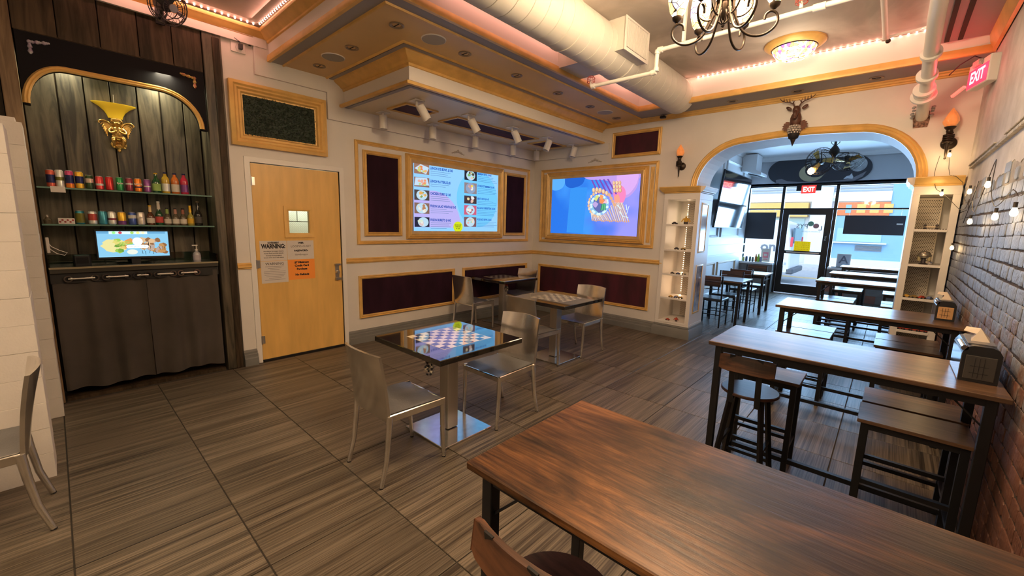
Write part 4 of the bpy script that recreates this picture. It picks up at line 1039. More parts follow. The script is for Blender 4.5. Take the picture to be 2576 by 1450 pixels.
def menu_tv():
    t = thing('menu_screen', 'wall screen with pale blue lunch menu in a wide gold frame', 'television', (0, -1.70, 1.28))
    mp = lambda u, v, h: Vector((h, u+1.70, v-1.28))
    b = MB(); b.sweep(rectp(-2.636, -.82, 1.283, 2.378), FR_PIC, mp, True); b.build('gold_frame', M_gold, t, smooth=40)
    y0, y1, z0, z1 = -2.522, -.880, 1.372, 2.296
    b = MB(); b.prism(rectp(y0-.012, y1+.012, z0-.012, z1+.012), 0.002, .012, mp); b.build('bezel', M_blackpl, t)
    b = MB(); b.prism(rectp(y0, y1, z0, z1), .0125, .014, mp); b.build('screen', emis('menu_sky', (.185, .39, .66), 1.0), t)
    def circ(u, v, r, a0=0, a1=2*pi, n=40): return [(u+r*cos(a0+(a1-a0)*i/n), v+r*sin(a0+(a1-a0)*i/n)) for i in range(n+1)]
    quad2(t, mp, 'lilac_circle', clipc(circ(-2.20, 1.44, .50, 0, pi), y0+.003, y1, z0+.003, z1), (.31, .28, .56), 1.0, .0142)
    quad2(t, mp, 'cyan_circle', clipc([p for p in circ(-1.36, 1.87, .42)][:-1], y0, y1-.003, z0+.003, z1-.003), (.11, .37, .66), 1.0, .0142)
    rows_l = [(2.143, 2.272), (1.975, 2.10), (1.80, 1.935), (1.622, 1.765), (1.443, 1.575)]
    rows_r = [(2.14, 2.283), (1.948, 2.105), (1.80, 1.915), (1.635, 1.775), (1.456, 1.60)]
    headl = ['LUNCH RICE BOWL $13.45', 'LUNCH PLATTER $12.45', 'CHICKEN CURRY $11.45', 'FUSION SALAD WRAP & $13.45', 'FUSION BURRITO $14.45']
    headr = ['BIBIMBAP BOWL $14.45', 'STONE POT BIBIMBAP $16.45', 'BENTO BOX $16.45', 'BULGOGI CHEESESTEAK $15.45', 'POKE RICE BOWL $16.45']
    inkb = emis('menu_ink_blue', (.01, .06, .34), .8); inkg = emis('menu_ink_grey', (.16, .30, .50), .8)
    rnd = random.Random(8)
    def photo(u0, u1, v0, v1, k):
        bgc = [(.40, .22, .16), (.35, .20, .16), (.10, .08, .08), (.30, .18, .14), (.03, .03, .06), (.03, .03, .05), (.35, .28, .30), (.08, .05, .06), (.75, .15, .25), (.25, .12, .14)][k]
        quad2(t, mp, 'menu_photo', rectp(u0, u1, v0, v1), bgc, .9, .0146)
        cu, cv = (u0+u1)/2, (v0+v1)/2; r = min(u1-u0, v1-v0)*.49
        if k in (0, 1): quad2(t, mp, 'plate', [(cu-.115, cv-.0), (cu-.02, cv+.062), (cu+.118, cv+.03), (cu+.07, cv-.062)] if k == 0 else [(cu-.12, cv-.05), (cu-.10, cv+.055), (cu+.085, cv+.06), (cu+.12, cv-.035)], (.62, .80, .98), 1, .0150)
        elif k != 7: disc2(t, mp, 'plate', cu+(.02 if k == 4 else 0), cv, r, (.55, .78, .95) if k != 6 else (.3, .4, .6), 1, .0150, 1.35 if k < 5 else 1.25)
        cols = [[(.9, .25, .08), (.6, .75, .2), (.9, .5, .2)], [(.9, .45, .35), (.95, .35, .15), (.55, .75, .3)], [(.85, .45, .12), (.9, .9, .75), (.3, .4, .1)], [(.9, .75, .55), (.9, .9, .85), (.55, .25, .12)], [(.75, .85, .7), (.9, .9, .8), (.8, .6, .6)],
                [(.2, .55, .2), (.85, .65, .5), (.1, .08, .05)], [(.95, .75, .1), (.9, .88, .88), (.6, .35, .4)], [(.9, .75, .4), (.85, .5, .5), (.9, .9, .9)], [(.9, .6, .4), (.95, .9, .9), (.4, .1, .15)], [(.95, .75, .65), (.9, .5, .45), (.4, .7, .35)]][k]
        for j in range(9):
            disc2(t, mp, 'food', cu+rnd.uniform(-.055, .055), cv+rnd.uniform(-.035, .035), rnd.uniform(.010, .024), cols[j % 3], 1, .0154+.0003*(j % 5), 1.3, 8, .3, j+k)
    for k, (a, b_) in enumerate(rows_l):
        photo(-2.510, -2.266, a, b_, k)
        text(headl[k], .047, inkb, t, mLW(-2.250+1.70, b_-.035-1.28, .0153), align='LEFT', bold=.002, sx=.70)
        for j in range((3, 2, 3, 3, 4)[k]):
            L = rnd.uniform(.25, .40); quad2(t, mp, 'menu_small_print', rectp(-2.245, -2.245+L, b_-.075-j*.026, b_-.0705-j*.026), (.12, .24, .48), .9, .0149)
    for k, (a, b_) in enumerate(rows_r):
        photo(-1.636, -1.388, a, b_, k+5)
        text(headr[k], .040, inkb, t, mLW(-1.372+1.70, b_-.032-1.28, .0153), align='LEFT', bold=.0015, sx=.70)
        for j in range((4, 4, 3, 4, 4)[k]):
            L = rnd.uniform(.28, .44); quad2(t, mp, 'menu_small_print', rectp(-1.368, -1.368+L, b_-.070-j*.024, b_-.0660-j*.024), (.07, .24, .48), .9, .0149)
    disc2(t, mp, 'discount_badge', -1.752, 1.452, .078, (.72, .85, .02), 1.0, .0150, 1.15, 28)
    for l, z in (('3% DISCOUNT', 1.478), ('WHEN PAID', 1.452), ('IN CASH', 1.426)): text(l, .021, M_ink, t, mLW(-1.752+1.70, z-1.28, .0158), bold=.0006, sx=.9)
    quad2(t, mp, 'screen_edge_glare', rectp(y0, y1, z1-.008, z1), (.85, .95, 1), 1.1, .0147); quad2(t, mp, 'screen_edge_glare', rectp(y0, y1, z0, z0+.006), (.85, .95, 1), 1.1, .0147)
menu_tv()

def roll_tv():
    t = thing('food_screen', 'wall screen showing a rice roll on a bamboo mat, gold framed', 'television', (1.195, 0, 1.275))
    mp = lambda u, v, h: Vector((u-1.195, -h, v-1.275))
    b = MB(); b.sweep(rectp(.300, 2.100, 1.276, 2.383), FR_PIC, mp, True); b.build('gold_frame', M_gold, t, smooth=40)
    x0, x1, z0, z1 = .370+.035, 1.996-.01, 1.365, 2.295
    x0 = .372
    b = MB(); b.prism(rectp(x0-.012, x1+.012, z0-.012, z1+.012), .002, .012, mp); b.build('bezel', M_blackpl, t)
    # blue to violet gradient backdrop of the picture on the screen
    m, n, L, bb = nodes_of('screen_gradient'); bb.inputs['Base Color'].default_value = (0, 0, 0, 1)
    tc = n.new('ShaderNodeTexCoord'); sp = n.new('ShaderNodeSeparateXYZ'); L.new(tc.outputs['Object'], sp.inputs[0])
    nz = n.new('ShaderNodeTexNoise'); nz.inputs['Scale'].default_value = 1.6; L.new(tc.outputs['Object'], nz.inputs['Vector'])
    ma = n.new('ShaderNodeMath'); ma.operation = 'MULTIPLY_ADD'; L.new(sp.outputs['X'], ma.inputs[0]); ma.inputs[1].default_value = .45; L.new(nz.outputs[0], ma.inputs[2])
    r = n.new('ShaderNodeValToRGB'); e = r.color_ramp.elements
    e[0].position = .22; e[0].color = (.02, .17, .75, 1); e[1].position = .80; e[1].color = (.30, .30, .95, 1); q = e.new(.42); q.color = (.05, .30, .88, 1); q = e.new(.55); q.color = (.08, .20, .80, 1)
    L.new(ma.outputs[0], r.inputs[0]); L.new(r.outputs[0], bb.inputs['Emission Color']); bb.inputs['Emission Strength'].default_value = .68
    b = MB(); b.prism(rectp(x0, x1, z0, z1), .0125, .014, mp); b.build('screen', m, t)
    quad2(t, mp, 'pale_sheet', [(.74, 1.40), (1.06, 1.40), (1.10, 2.12), (.78, 2.13)], (.028, .19, .56), 1, .0142)
    def blob(name, ctrl, c, h): quad2(t, mp, name, clipc([(p.x, p.y) for p in sm([(a_, b_, 0) for a_, b_ in ctrl+ctrl[:1]], 6)][:-1], x0, x1, z0, z1-.002), c, 1, h)
    blob('blue_bowl', [(.375, 2.29), (.375, 2.15), (.46, 2.09), (.60, 2.12), (.66, 2.20), (.64, 2.29)], (.07, .27, .62), .0143)
    blob('dark_bowl', [(.66, 2.29), (.68, 2.17), (.80, 2.12), (.98, 2.16), (1.04, 2.24), (1.02, 2.29)], (.012, .08, .40), .01432)
    blob('sleeve', [(1.00, 2.292), (1.12, 2.24), (1.30, 2.225), (1.46, 2.20), (1.56, 2.10), (1.66, 1.96), (1.80, 1.95), (1.92, 2.06), (1.962, 2.20), (1.93, 2.292)], (.34, .22, .52), .0144)
    blob('sleeve', [(1.60, 2.29), (1.62, 2.15), (1.70, 2.02), (1.80, 1.99), (1.90, 2.09), (1.945, 2.20), (1.92, 2.29)], (.46, .27, .56), .0145)
    blob('wrist', [(1.56, 2.02), (1.60, 1.88), (1.68, 1.82), (1.76, 1.92), (1.76, 2.05), (1.68, 2.12)], (.60, .16, .34), .0147)
    blob('wrist', [(1.58, 1.96), (1.61, 1.85), (1.66, 1.83), (1.68, 1.92), (1.64, 2.0)], (.60, .24, .18), .0148)
    for k in range(5):   # purple hatched mat behind
        quad2(t, mp, 'mat_back', [(1.16+.07*k, 2.23), (1.19+.07*k, 2.23), (1.33+.075*k, 2.0), (1.30+.075*k, 2.0)], (.25, .10, .62), .9, .0149)
    # bamboo sticks, fan from the roll toward the lower right
    for k in range(19):
        q = k/18; ua = 1.19+q*.52; ub = 1.225+q*.62; vb = 1.605-.008*q+.006*cos(k*1.7)
        va = 1.865-math.sqrt(max(.0005, .185**2-(ua-1.345)**2)) if ua < 1.50 else min(1.87, 1.77+(ua-1.50)*1.6)
        d = .0125
        quad2(t, mp, 'bamboo_stick', [(ua-d, va), (ub-d, vb), (ub+d, vb), (ua+d, va+.01)], (.80, .62, .60) if k % 2 else (.95, .82, .80), .95, .0152+.00004*k)
        quad2(t, mp, 'bamboo_shade', [(ua+d*.5, va), (ub+d*.5, vb), (ub+d, vb), (ua+d, va)], (.50, .25, .22), .9, .01522+.00004*k)
        disc2(t, mp, 'stick_end', ub, vb, .013, (.85, .45, .22), 1, .0162, 1, 10)
    for k in range(12):
        a = radians(95+k*15.5); disc2(t, mp, 'bamboo_edge', 1.335+.195*cos(a), 1.86+.185*sin(a), .026, (.98, .72, .50) if k % 2 else (.85, .52, .30), 1.1, .0156, .8, 10, .1, k)
    for k in range(5):
        disc2(t, mp, 'finger', 1.22+.058*k, 2.07+.018*sin(k)-.010*k, .040, (.80, .45, .24), .95, .0164+.0001*k, .70, 18, 0, k, .25)
        disc2(t, mp, 'finger', 1.215+.058*k, 2.078+.018*sin(k)-.010*k, .030, (.98, .74, .50), 1, .01645+.0001*k, .62, 18, 0, k, .25)
    for k in range(9):
        u_, v_ = 1.565+.048*(k % 3)+.008*(k//3), 2.165-.055*(k//3)
        disc2(t, mp, 'finger', u_, v_, .034, (.75, .38, .20), .95, .0170+.0001*k, .72, 18, 0, k, .2)
        disc2(t, mp, 'finger', u_-.004, v_+.005, .026, (1, .76, .50) if k % 2 else (.98, .66, .42), 1, .01705+.0001*k, .66, 18, 0, k, .2)
    for k in range(4): disc2(t, mp, 'finger', 1.50+.033*k, 1.99-.048*k, .030, (.95, .50, .30), .95, .0180+.0001*k, .8, 16, 0, k, .7)
    disc2(t, mp, 'rice_ring', 1.335, 1.845, .162, (.30, .70, .92), 1, .0190, 1.02, 30, .04, 3)
    for k in range(26):
        a = 2*pi*k/26; disc2(t, mp, 'rice_grain', 1.335+.145*cos(a), 1.845+.142*sin(a), .020, (.72, .92, 1) if k % 3 else (.30, .55, .85), 1.1, .0192+.00002*k, 1.2, 8, .2, k)
    disc2(t, mp, 'roll_filling', 1.335, 1.85, .118, (.16, .20, .55), .9, .0198, 1, 20, .1, 4)
    quad2(t, mp, 'cucumber', [(1.235, 1.93), (1.285, 2.0), (1.325, 1.975), (1.28, 1.90)], (.80, .85, .25), 1, .0200)
    quad2(t, mp, 'carrot', [(1.33, 1.93), (1.345, 2.0), (1.40, 1.985), (1.395, 1.92)], (.98, .38, .15), 1.1, .0201); quad2(t, mp, 'carrot', [(1.33, 1.92), (1.34, 1.87), (1.40, 1.86), (1.43, 1.93)], (.95, .30, .12), 1.1, .0202)
    quad2(t, mp, 'ham', [(1.21, 1.86), (1.26, 1.90), (1.32, 1.86), (1.28, 1.80), (1.24, 1.82)], (.60, .45, .85), 1, .0203); quad2(t, mp, 'ham', [(1.40, 1.87), (1.45, 1.94), (1.475, 1.87)], (.95, .55, .62), 1.1, .0204)
    for k in range(5): quad2(t, mp, 'greens', [(1.36+.02*k, 1.76), (1.375+.02*k, 1.76), (1.40+.012*k, 1.86), (1.38+.012*k, 1.86)], (.15, .65, .30) if k % 2 else (.05, .30, .15), 1, .0205)
    for k, (a, b_, c_, d_) in enumerate(((1.63, 1.84, 1.70, 1.78), (1.70, 1.78, 1.78, 1.84), (1.78, 1.84, 1.80, 1.76), (1.68, 1.74, 1.74, 1.67), (1.74, 1.67, 1.83, 1.65), (1.80, 1.70, 1.83, 1.82))):
        quad2(t, mp, 'sprout', [(a, b_), (a+.012, b_+.008), (c_+.012, d_+.008), (c_, d_)], (.70, .88, 1), 1.1, .0176)
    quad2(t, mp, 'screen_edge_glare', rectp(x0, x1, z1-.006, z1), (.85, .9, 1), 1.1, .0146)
roll_tv()
for k_, m_ in MATS.items():
    if k_.startswith('e_') or k_.startswith('top') or k_.startswith('menu_ink') or k_.startswith('kiosk_'):
        try: m_.cycles.emission_sampling = 'NONE'
        except Exception: pass

# ================================================================== METAL CHAIRS AND GAME TABLES
def metal_chair(label, loc, rz):
    # faces +y in its own frame, origin on the floor under the seat centre
    t = thing('aluminium_chair', label, 'chair', loc, rz, 'polished aluminium chairs')
    w, d, sh = .19, .20, .425
    b = MB()   # saddle seat
    nx, ny = 14, 10; V = []
    for j in range(ny+1):
        r = []
        for i in range(nx+1):
            u, v = -1+2*i/nx, -1+2*j/ny
            z = sh - .014*max(0, 1-u*u)*(.6+.4*v) + .012*math.exp(-(u*3.2)**2)*max(0, v) - .012*max(0, v)**3
            r.append(b.bm.verts.new((u*w*(1+.04*v), v*d, z)))
        V.append(r)
    for j in range(ny):
        for i in range(nx): b.bm.faces.new((V[j][i], V[j][i+1], V[j+1][i+1], V[j+1][i]))
    b.build('seat', M_seat, t, smooth=60)
    b = MB()
    for s in (-1, 1): b.bar((s*(w-.006), -d, sh-.028), (s*(w+.004), d-.0, sh-.030), .018, .045)
    b.bar((-w, d-.006, sh-.034), (w, d-.006, sh-.034), .018, .038); b.bar((-w, -d+.006, sh-.03), (w, -d+.006, sh-.03), .018, .045)
    b.build('seat_frame', M_alu, t, bev=.004)
    for s in (-1, 1):
        b = MB(); b.tube([(s*(w-.004), d-.012, sh-.02), (s*(w-.006), d-.006, .2), (s*(w-.010), d+.004, .006)], .018, 8, .0125); b.build('leg', M_alu, t, smooth=50)
        b = MB(); b.tube([(s*(w+.0), -d+.01, sh-.01), (s*(w+.0), -d+.0, .30), (s*(w+.002), -d-.018, .15), (s*(w+.004), -d-.055, .006)], .019, 8, .013); b.build('leg', M_alu, t, smooth=50)
        b = MB(); b.cyl((s*(w-.010), d+.004, 0), (s*(w-.010), d+.004, .008), .013, n=8); b.build('foot_glide', M_blackpl, t)
        b = MB(); b.cyl((s*(w+.004), -d-.055, 0), (s*(w+.004), -d-.055, .008), .013, n=8); b.build('foot_glide', M_blackpl, t)
    # curved sheet backrest with side flanges
    b = MB(); n, k = 14, 9; th = .016; F = []; B = []
    for j in range(k+1):
        z = sh-.03+(.385)*j/k; yo = -d-.004-.020*(j/k)-.030*(j/k)**2
        f, g_ = [], []
        for i in range(n+1):
            u = -1+2*i/n; yy = yo - .034*(1-u*u)*(.35+.65*j/k) + .006
            top = .0 if j < k else -.010*(1-u*u)*-1
            f.append(b.bm.verts.new((u*(w+.006), yy+th/2, z+top))); g_.append(b.bm.verts.new((u*(w+.006), yy-th/2, z+top)))
        F.append(f); B.append(g_)
    for j in range(k):
        for i in range(n):
            b.bm.faces.new((F[j][i], F[j][i+1], F[j+1][i+1], F[j+1][i])); b.bm.faces.new((B[j][i], B[j+1][i], B[j+1][i+1], B[j][i+1]))
        b.bm.faces.new((F[j][0], F[j+1][0], B[j+1][0], B[j][0])); b.bm.faces.new((F[j][n], B[j][n], B[j+1][n], F[j+1][n]))
    for i in range(n):
        b.bm.faces.new((F[k][i], F[k][i+1], B[k][i+1], B[k][i])); b.bm.faces.new((F[0][i], B[0][i], B[0][i+1], F[0][i+1]))
    b.build('backrest', M_alu, t, smooth=40)
    return t
cA = metal_chair('aluminium chair seen from behind, left of the nearest game table', (2.585, -4.40, 0), 0)
dup(cA, 'aluminium chair beyond the nearest game table, facing the camera', (2.585, -3.50, 0), pi)
dup(cA, 'aluminium chair with its back to the nearest table, at the middle game table', (2.06, -2.42, 0), 0)
dup(cA, 'aluminium chair at the far side of the middle game table, before the velvet panel', (2.09, -1.60, 0), pi)
dup(cA, 'aluminium chair reflecting burgundy velvet, left of the corner game table', (.42, -1.78, 0), .0)
dup(cA, 'aluminium chair tucked in the room corner behind the corner game table', (.36, -.78, 0), pi)
dup(cA, 'aluminium chair cut by the left picture edge beside the white blocks', (1.745, -6.17, 0), pi)

def game_table(label, loc, board=True):
    t = thing('game_table', label, 'table', loc, 0, 'chessboard tables')
    b = MB(); b.box(-.375, .375, -.375, .375, .662, .70); top = b.build('tabletop', M_marble, t, bev=.004)
    q = .052; 
    for col, m_, nm in ((0, M_ivory, 'light_squares'), (1, M_brown, 'dark_squares')):
        b = MB()
        for i in range(8):
            for j in range(8):
                if (i+j) % 2 == col:
                    x, y = (i-4)*q, (j-4)*q; b.box(x, x+q, y, y+q, .700, .7006)
        b.build(nm, m_, top)
    b = MB()
    for s in (-1, 1):
        b.box(-4*q-.008, 4*q+.008, s*(4*q+.004)-.003, s*(4*q+.004)+.003, .7001, .7006); b.box(s*(4*q+.004)-.003, s*(4*q+.004)+.003, -4*q-.008, 4*q+.008, .7001, .7006)
    b.build('inlay_border', M_ivory, top)
    b = MB(); b.box(-.048, .048, -.048, .048, .02, .655); b.build('pedestal', M_steel, t, bev=.004)
    b = MB(); b.box(-.15, .15, -.15, .15, .650, .662); b.build('mounting_plate', M_black, t)
    b = MB(); b.box(-.225, .225, -.225, .225, 0, .016); b.build('base_plate', mat('polished_steel', (.60, .60, .60), .16, metal=1, var=.1, vscale=20), t, bev=.003)
    return t
gt = game_table('black chessboard table nearest the camera, reflecting the menu screen', (2.49, -3.93, 0))
dup(gt, 'black chessboard table in the middle, ivory squares clearly visible', (2.02, -1.985, 0))
dup(gt, 'black chessboard table in the room corner under the menu screen', (.40, -1.16, 0))
def piece_net(loc, label, red):
    t = thing('game_piece_net', label, 'net bag', loc, 0, 'hanging nets of game pieces')
    rnd = random.Random(1)
    b = MB(); w_ = MB()
    for k in range(34):
        a = rnd.uniform(0, 2*pi); z = rnd.uniform(.012, .085); r = .030*(1-abs(z-.045)/.09)*rnd.uniform(.6, 1)
        (b if k % 2 else w_).ball((r*cos(a), r*sin(a), z), .0105, 6, (1, 1, .6), Matrix.Rotation(rnd.uniform(0, 3), 4, 'X'))
    o = b.build('black_pieces', M_blackpl, t, smooth=60); o['kind'] = 'stuff'
    o = w_.build('ivory_pieces', M_ivory, t, smooth=60); o['kind'] = 'stuff'
    b = MB()
    for k in range(8):
        a = 2*pi*k/8; b.tube([(0, 0, 0), (.03*cos(a), .03*sin(a), .02), (.038*cos(a+.3), .038*sin(a+.3), .05), (.022*cos(a+.6), .022*sin(a+.6), .09), (.004, 0, .11), (0, 0, .15)], .0008, 4)
    b.build('net', M_ink2, t)
    b = MB(); b.lathe([(.020, .092), (.024, .10), (.010, .115)], n=12); b.build('tie', M_red if red else M_bronze, t, smooth=50)
piece_net((2.60, -4.19, .508), 'net bag of black and ivory pieces hanging under the nearest game table', False)
piece_net((.58, -1.28, .508), 'net bag with red tie hanging under the corner game table', True)

# ================================================================== BAR TABLES, BENCHES, STOOLS
def bar_table(label, loc, L=1.115, W=.55, H=.90, mt=None, nm='bar_table'):
    t = thing(nm, label, 'table', loc, 0, 'long bar tables')   # origin: left front floor corner; x along the length
    b = MB(); b.box(0, L, 0, W, H-.022, H); b.build('tabletop', mt or M_bartop, t, bev=.003)
    for x in (.03, L-.065):
        for y in (.03, W-.065):
            b = MB(); b.box(x, x+.035, y, y+.035, 0, H-.022); b.build('leg', M_black, t, bev=.002)
    b = MB()
    for y in (.047, W-.047): b.bar((.05, y, H-.040), (L-.05, y, H-.040), .025, .035)
    for x in (.047, L-.047): b.bar((x, .05, H-.040), (x, W-.05, H-.040), .025, .035)
    b.build('top_rail', M_black, t)
    for y in (.047, W-.047):
        b = MB(); b.bar((.06, y, .11), (L-.06, y, .11), .028, .028); b.build('stretcher', M_black, t)
    for x in (.047, L-.047):
        b = MB(); b.bar((x, .06, .11), (x, W-.06, .11), .028, .028); b.build('stretcher', M_black, t)
        s = 1 if x < L/2 else -1
        for y in (.047, W-.047):
            b = MB(); b.cyl((x, y, H-.16), (x+s*.11, y, H-.05), .004, n=6); b.build('corner_brace', M_black, t)
    return t
def bench(label, loc, L=.40, W=.285, H=.62):
    t = thing('bar_bench', label, 'stool', loc, 0, 'rectangular bar benches')
    b = MB(); b.box(0, L, 0, W, H-.018, H); b.build('seat', M_bartop, t, bev=.003)
    for x in (.015, L-.045):
        for y in (.015, W-.04):
            b = MB(); b.box(x, x+.03, y, y+.025, 0, H-.018); b.build('leg', M_black, t)
    b = MB()
    for y in (.028, W-.028): b.bar((.03, y, H-.035), (L-.03, y, H-.035), .022, .03)
    for x in (.03, L-.03): b.bar((x, .03, H-.035), (x, W-.03, H-.035), .022, .03)
    b.build('seat_rail', M_black, t)
    for y, z in ((.028, .30), (.028, .16), (W-.028, .16)):
        b = MB(); b.bar((.03, y, z), (L-.03, y, z), .022, .022); b.build('stretcher', M_black, t)
    for x in (.03, L-.03):
        b = MB(); b.bar((x, .03, .19), (x, W-.03, .19), .022, .022); b.build('stretcher', M_black, t)
    return t
T1 = bar_table('large rustic brown table filling the lower right foreground', (4.006, -5.107, 0), 1.16, .55, mt=M_rustic)
T2 = bar_table('long bar table behind the foreground table, large napkin dispenser at its wall end', (4.070, -3.354, 0))
for (x, y, lab) in ((4.097, -1.69, 'long bar table just before the arch, napkin dispenser with orange card at wall end'), (4.095, .84, 'long bar table first beyond the arch'),
                    (4.110, 2.21, 'long bar table second beyond the arch'), (4.115, 3.95, 'long bar table beyond the arch, against the window planter')):
    dup(T2, lab, (x, y, 0))
B0 = bench('rectangular bench at the brick wall, near side of the table behind the foreground one', (4.744, -3.205, 0))
rows = [(4.750, -2.895, 'rectangular bench at the brick wall, far side of the table behind the foreground one'), (4.065, -2.885, 'rectangular bench behind the round backed stool'),
        (4.758, -1.345, 'rectangular bench at the brick wall, near side of the table before the arch'), (4.762, -1.045, 'rectangular bench at the brick wall, far side of the table before the arch'),
        (4.075, -1.405, 'rectangular bench on the left, near side of the table before the arch'), (4.078, -1.105, 'rectangular bench on the left, far side of the table before the arch'),
        (4.095, 1.11, 'rectangular bench on the left, near side of the first table beyond the arch'), (4.098, 1.415, 'rectangular bench on the left, far side of the first table beyond the arch'),
        (4.76, 1.11, 'rectangular bench on the right, near side of the first table beyond the arch'), (4.76, 1.415, 'rectangular bench on the right, far side of the first table beyond the arch'),
        (4.120, 2.54, 'rectangular bench on the left, near side of the second table beyond the arch'), (4.120, 2.85, 'rectangular bench on the left, far side of the second table beyond the arch'),
        (4.76, 2.54, 'rectangular bench on the right, near side of the second table beyond the arch'), (4.76, 2.85, 'rectangular bench on the right, far side of the second table beyond the arch'),
        (4.125, 4.05, 'rectangular bench under the table against the window planter')]
for x, y, lab in rows: dup(B0, lab, (x, y, 0))

def round_stool(label, loc):
    t = thing('bar_stool', label, 'stool', loc, 0, 'round bar stools with wooden backs')   # back at -y
    H = .62; r = .147
    b = MB(); b.lathe([(0, H-.018), (r-.004, H-.018), (r, H-.014), (r, H-.004), (r-.004, H), (0, H)], n=40); b.build('seat', mat('dark_stool_wood', (.055, .025, .02), .35, var=.5, vscale=10, stretch=(1, 8, 8)), t, smooth=40)
    for sx in (-1, 1):
        for sy in (-1, 1):
            b = MB(); b.bar((sx*.075, sy*.075, H-.02), (sx*.135, sy*.135, 0), .022, .022); b.build('leg', M_black, t)
    for z, k in ((.17, .118), (.30, .105)):
        for s in (-1, 1):
            if z < .2: q = MB(); q.bar((-k, s*k, z), (k, s*k, z), .016, .020); q.build('footrest', M_black, t)
            else: q = MB(); q.bar((s*k, -k, z), (s*k, k, z), .016, .020); q.build('footrest', M_black, t)
    b = MB(); b.bar((-.08, -.06, H-.03), (.08, -.06, H-.03), .03, .018); b.bar((-.08, .06, H-.03), (.08, .06, H-.03), .03, .018); b.build('seat_rail', M_black, t)
    for s in (-1, 1):
        b = MB(); b.bar((s*.066, -.125, H-.06), (s*.066, -.168, H+.225), .028, .006, (0, 1, 0)); b.build('back_upright', M_black, t)
        b = MB(); b.bar((s*.066, -.125, H-.06), (s*.066, -.06, H-.035), .02, .006); b.build('bracket', M_black, t)
    b = MB(); M = Matrix.Translation((0, -.170, H+.178)) @ Matrix.Rotation(-.14, 4, 'X')
    n = 12; th = .009; A = []
    for i in range(n+1):
        u = -1+2*i/n; e = min(1, (1-abs(u))*6+.55); hh = .045*(1 if abs(u) < .93 else .82)
        y = .022*u*u
        A.append([b.bm.verts.new(M @ Vector((u*.135, y+dy, dz))) for dy, dz in ((-th, -hh), (th, -hh), (th, hh), (-th, hh))])
    for i in range(n): b.bridge(A[i], A[i+1])
    b.bm.faces.new(A[0]); b.bm.faces.new(A[n][::-1])
    b.build('backrest', M_rusticY, t, bev=.002)
    return t
rs = round_stool('round bar stool with wooden back behind the foreground table', (4.265, -3.175, 0))
dup(rs, 'round bar stool with wooden back in the lower foreground, partly under big table', (4.262, -5.035, 0), -.06)

# napkin dispensers
def napkin(label, loc, label_card, s=1.0):
    t = thing('napkin_dispenser', label, 'dispenser', loc, 0, 'napkin dispensers on the bar tables')
    w, d, h = .055*s, .145*s, .150*s
    pr = [(-w, 0), (-w, h-.03), (-w+.012, h-.008), (-w+.03, h), (w-.03, h), (w-.012, h-.008), (w, h-.03), (w, 0)]
    b = MB(); b.prism(pr, -d, d, lambda u, v, q: Vector((u, q, v))); b.build('housing', M_blackpl, t, smooth=30)
    b = MB(); b.box(-w+.012, w-.012, -d-.002, -d+.002, .012, h-.042); b.build('front_panel', label_card, t, bev=.002)
    b = MB()
    for k in range(3): b.box(-.018+.014*k, -.0165+.014*k, -d-.0035, -d-.002, .02, h-.05)
    for k in range(2): b.box(-.03, .025, -d-.0035, -d-.002, .04+.03*k, .0415+.03*k)
    b.build('panel_lattice', M_ink, t)
    b = MB(); b.box(-w-.002, -w+.001, -d+.004, d-.004, .004, h-.036); b.build('side_plate', M_chrome, t)
    b = MB(); b.cyl((-w+.004, -d, h-.014), (-w+.004, d*.0, h-.014), .012, n=10); b.build('hinge_roll', M_chrome, t, smooth=50)
    b = MB(); b.box(-w+.016, w-.016, -d*.7, d*.7, h-.001, h+.003); b.build('top_slot', mat('grey_metal_top', (.25, .25, .26), .35, metal=.8), t)
    b = MB(); q = h+.001
    P_ = [(-.03, -.05, q), (.03, -.04, q), (.035, .03, q+.01), (-.02, .05, q)]
    top_ = (.0, -.005, q+.055)
    for i in range(4): b.face([P_[i], P_[(i+1) % 4], top_])
    b.face([(-.05, .01, q+.035), (-.01, -.02, q+.03), (0, .0, q+.055), (-.04, .045, q+.05)])
    b.build('napkin', mat('napkin_paper', (.62, .52, .42), .9), t)
    return t
nd = napkin('large black napkin dispenser with silver side, near the brick wall', (5.105, -3.03, .90), mat('smoked_panel', (.06, .055, .05), .35), 1.05)
napkin('small black napkin dispenser with orange lit card, table before the arch', (5.118, -1.30, .90), mat('tan_card', (.50, .28, .12), .5), .95)

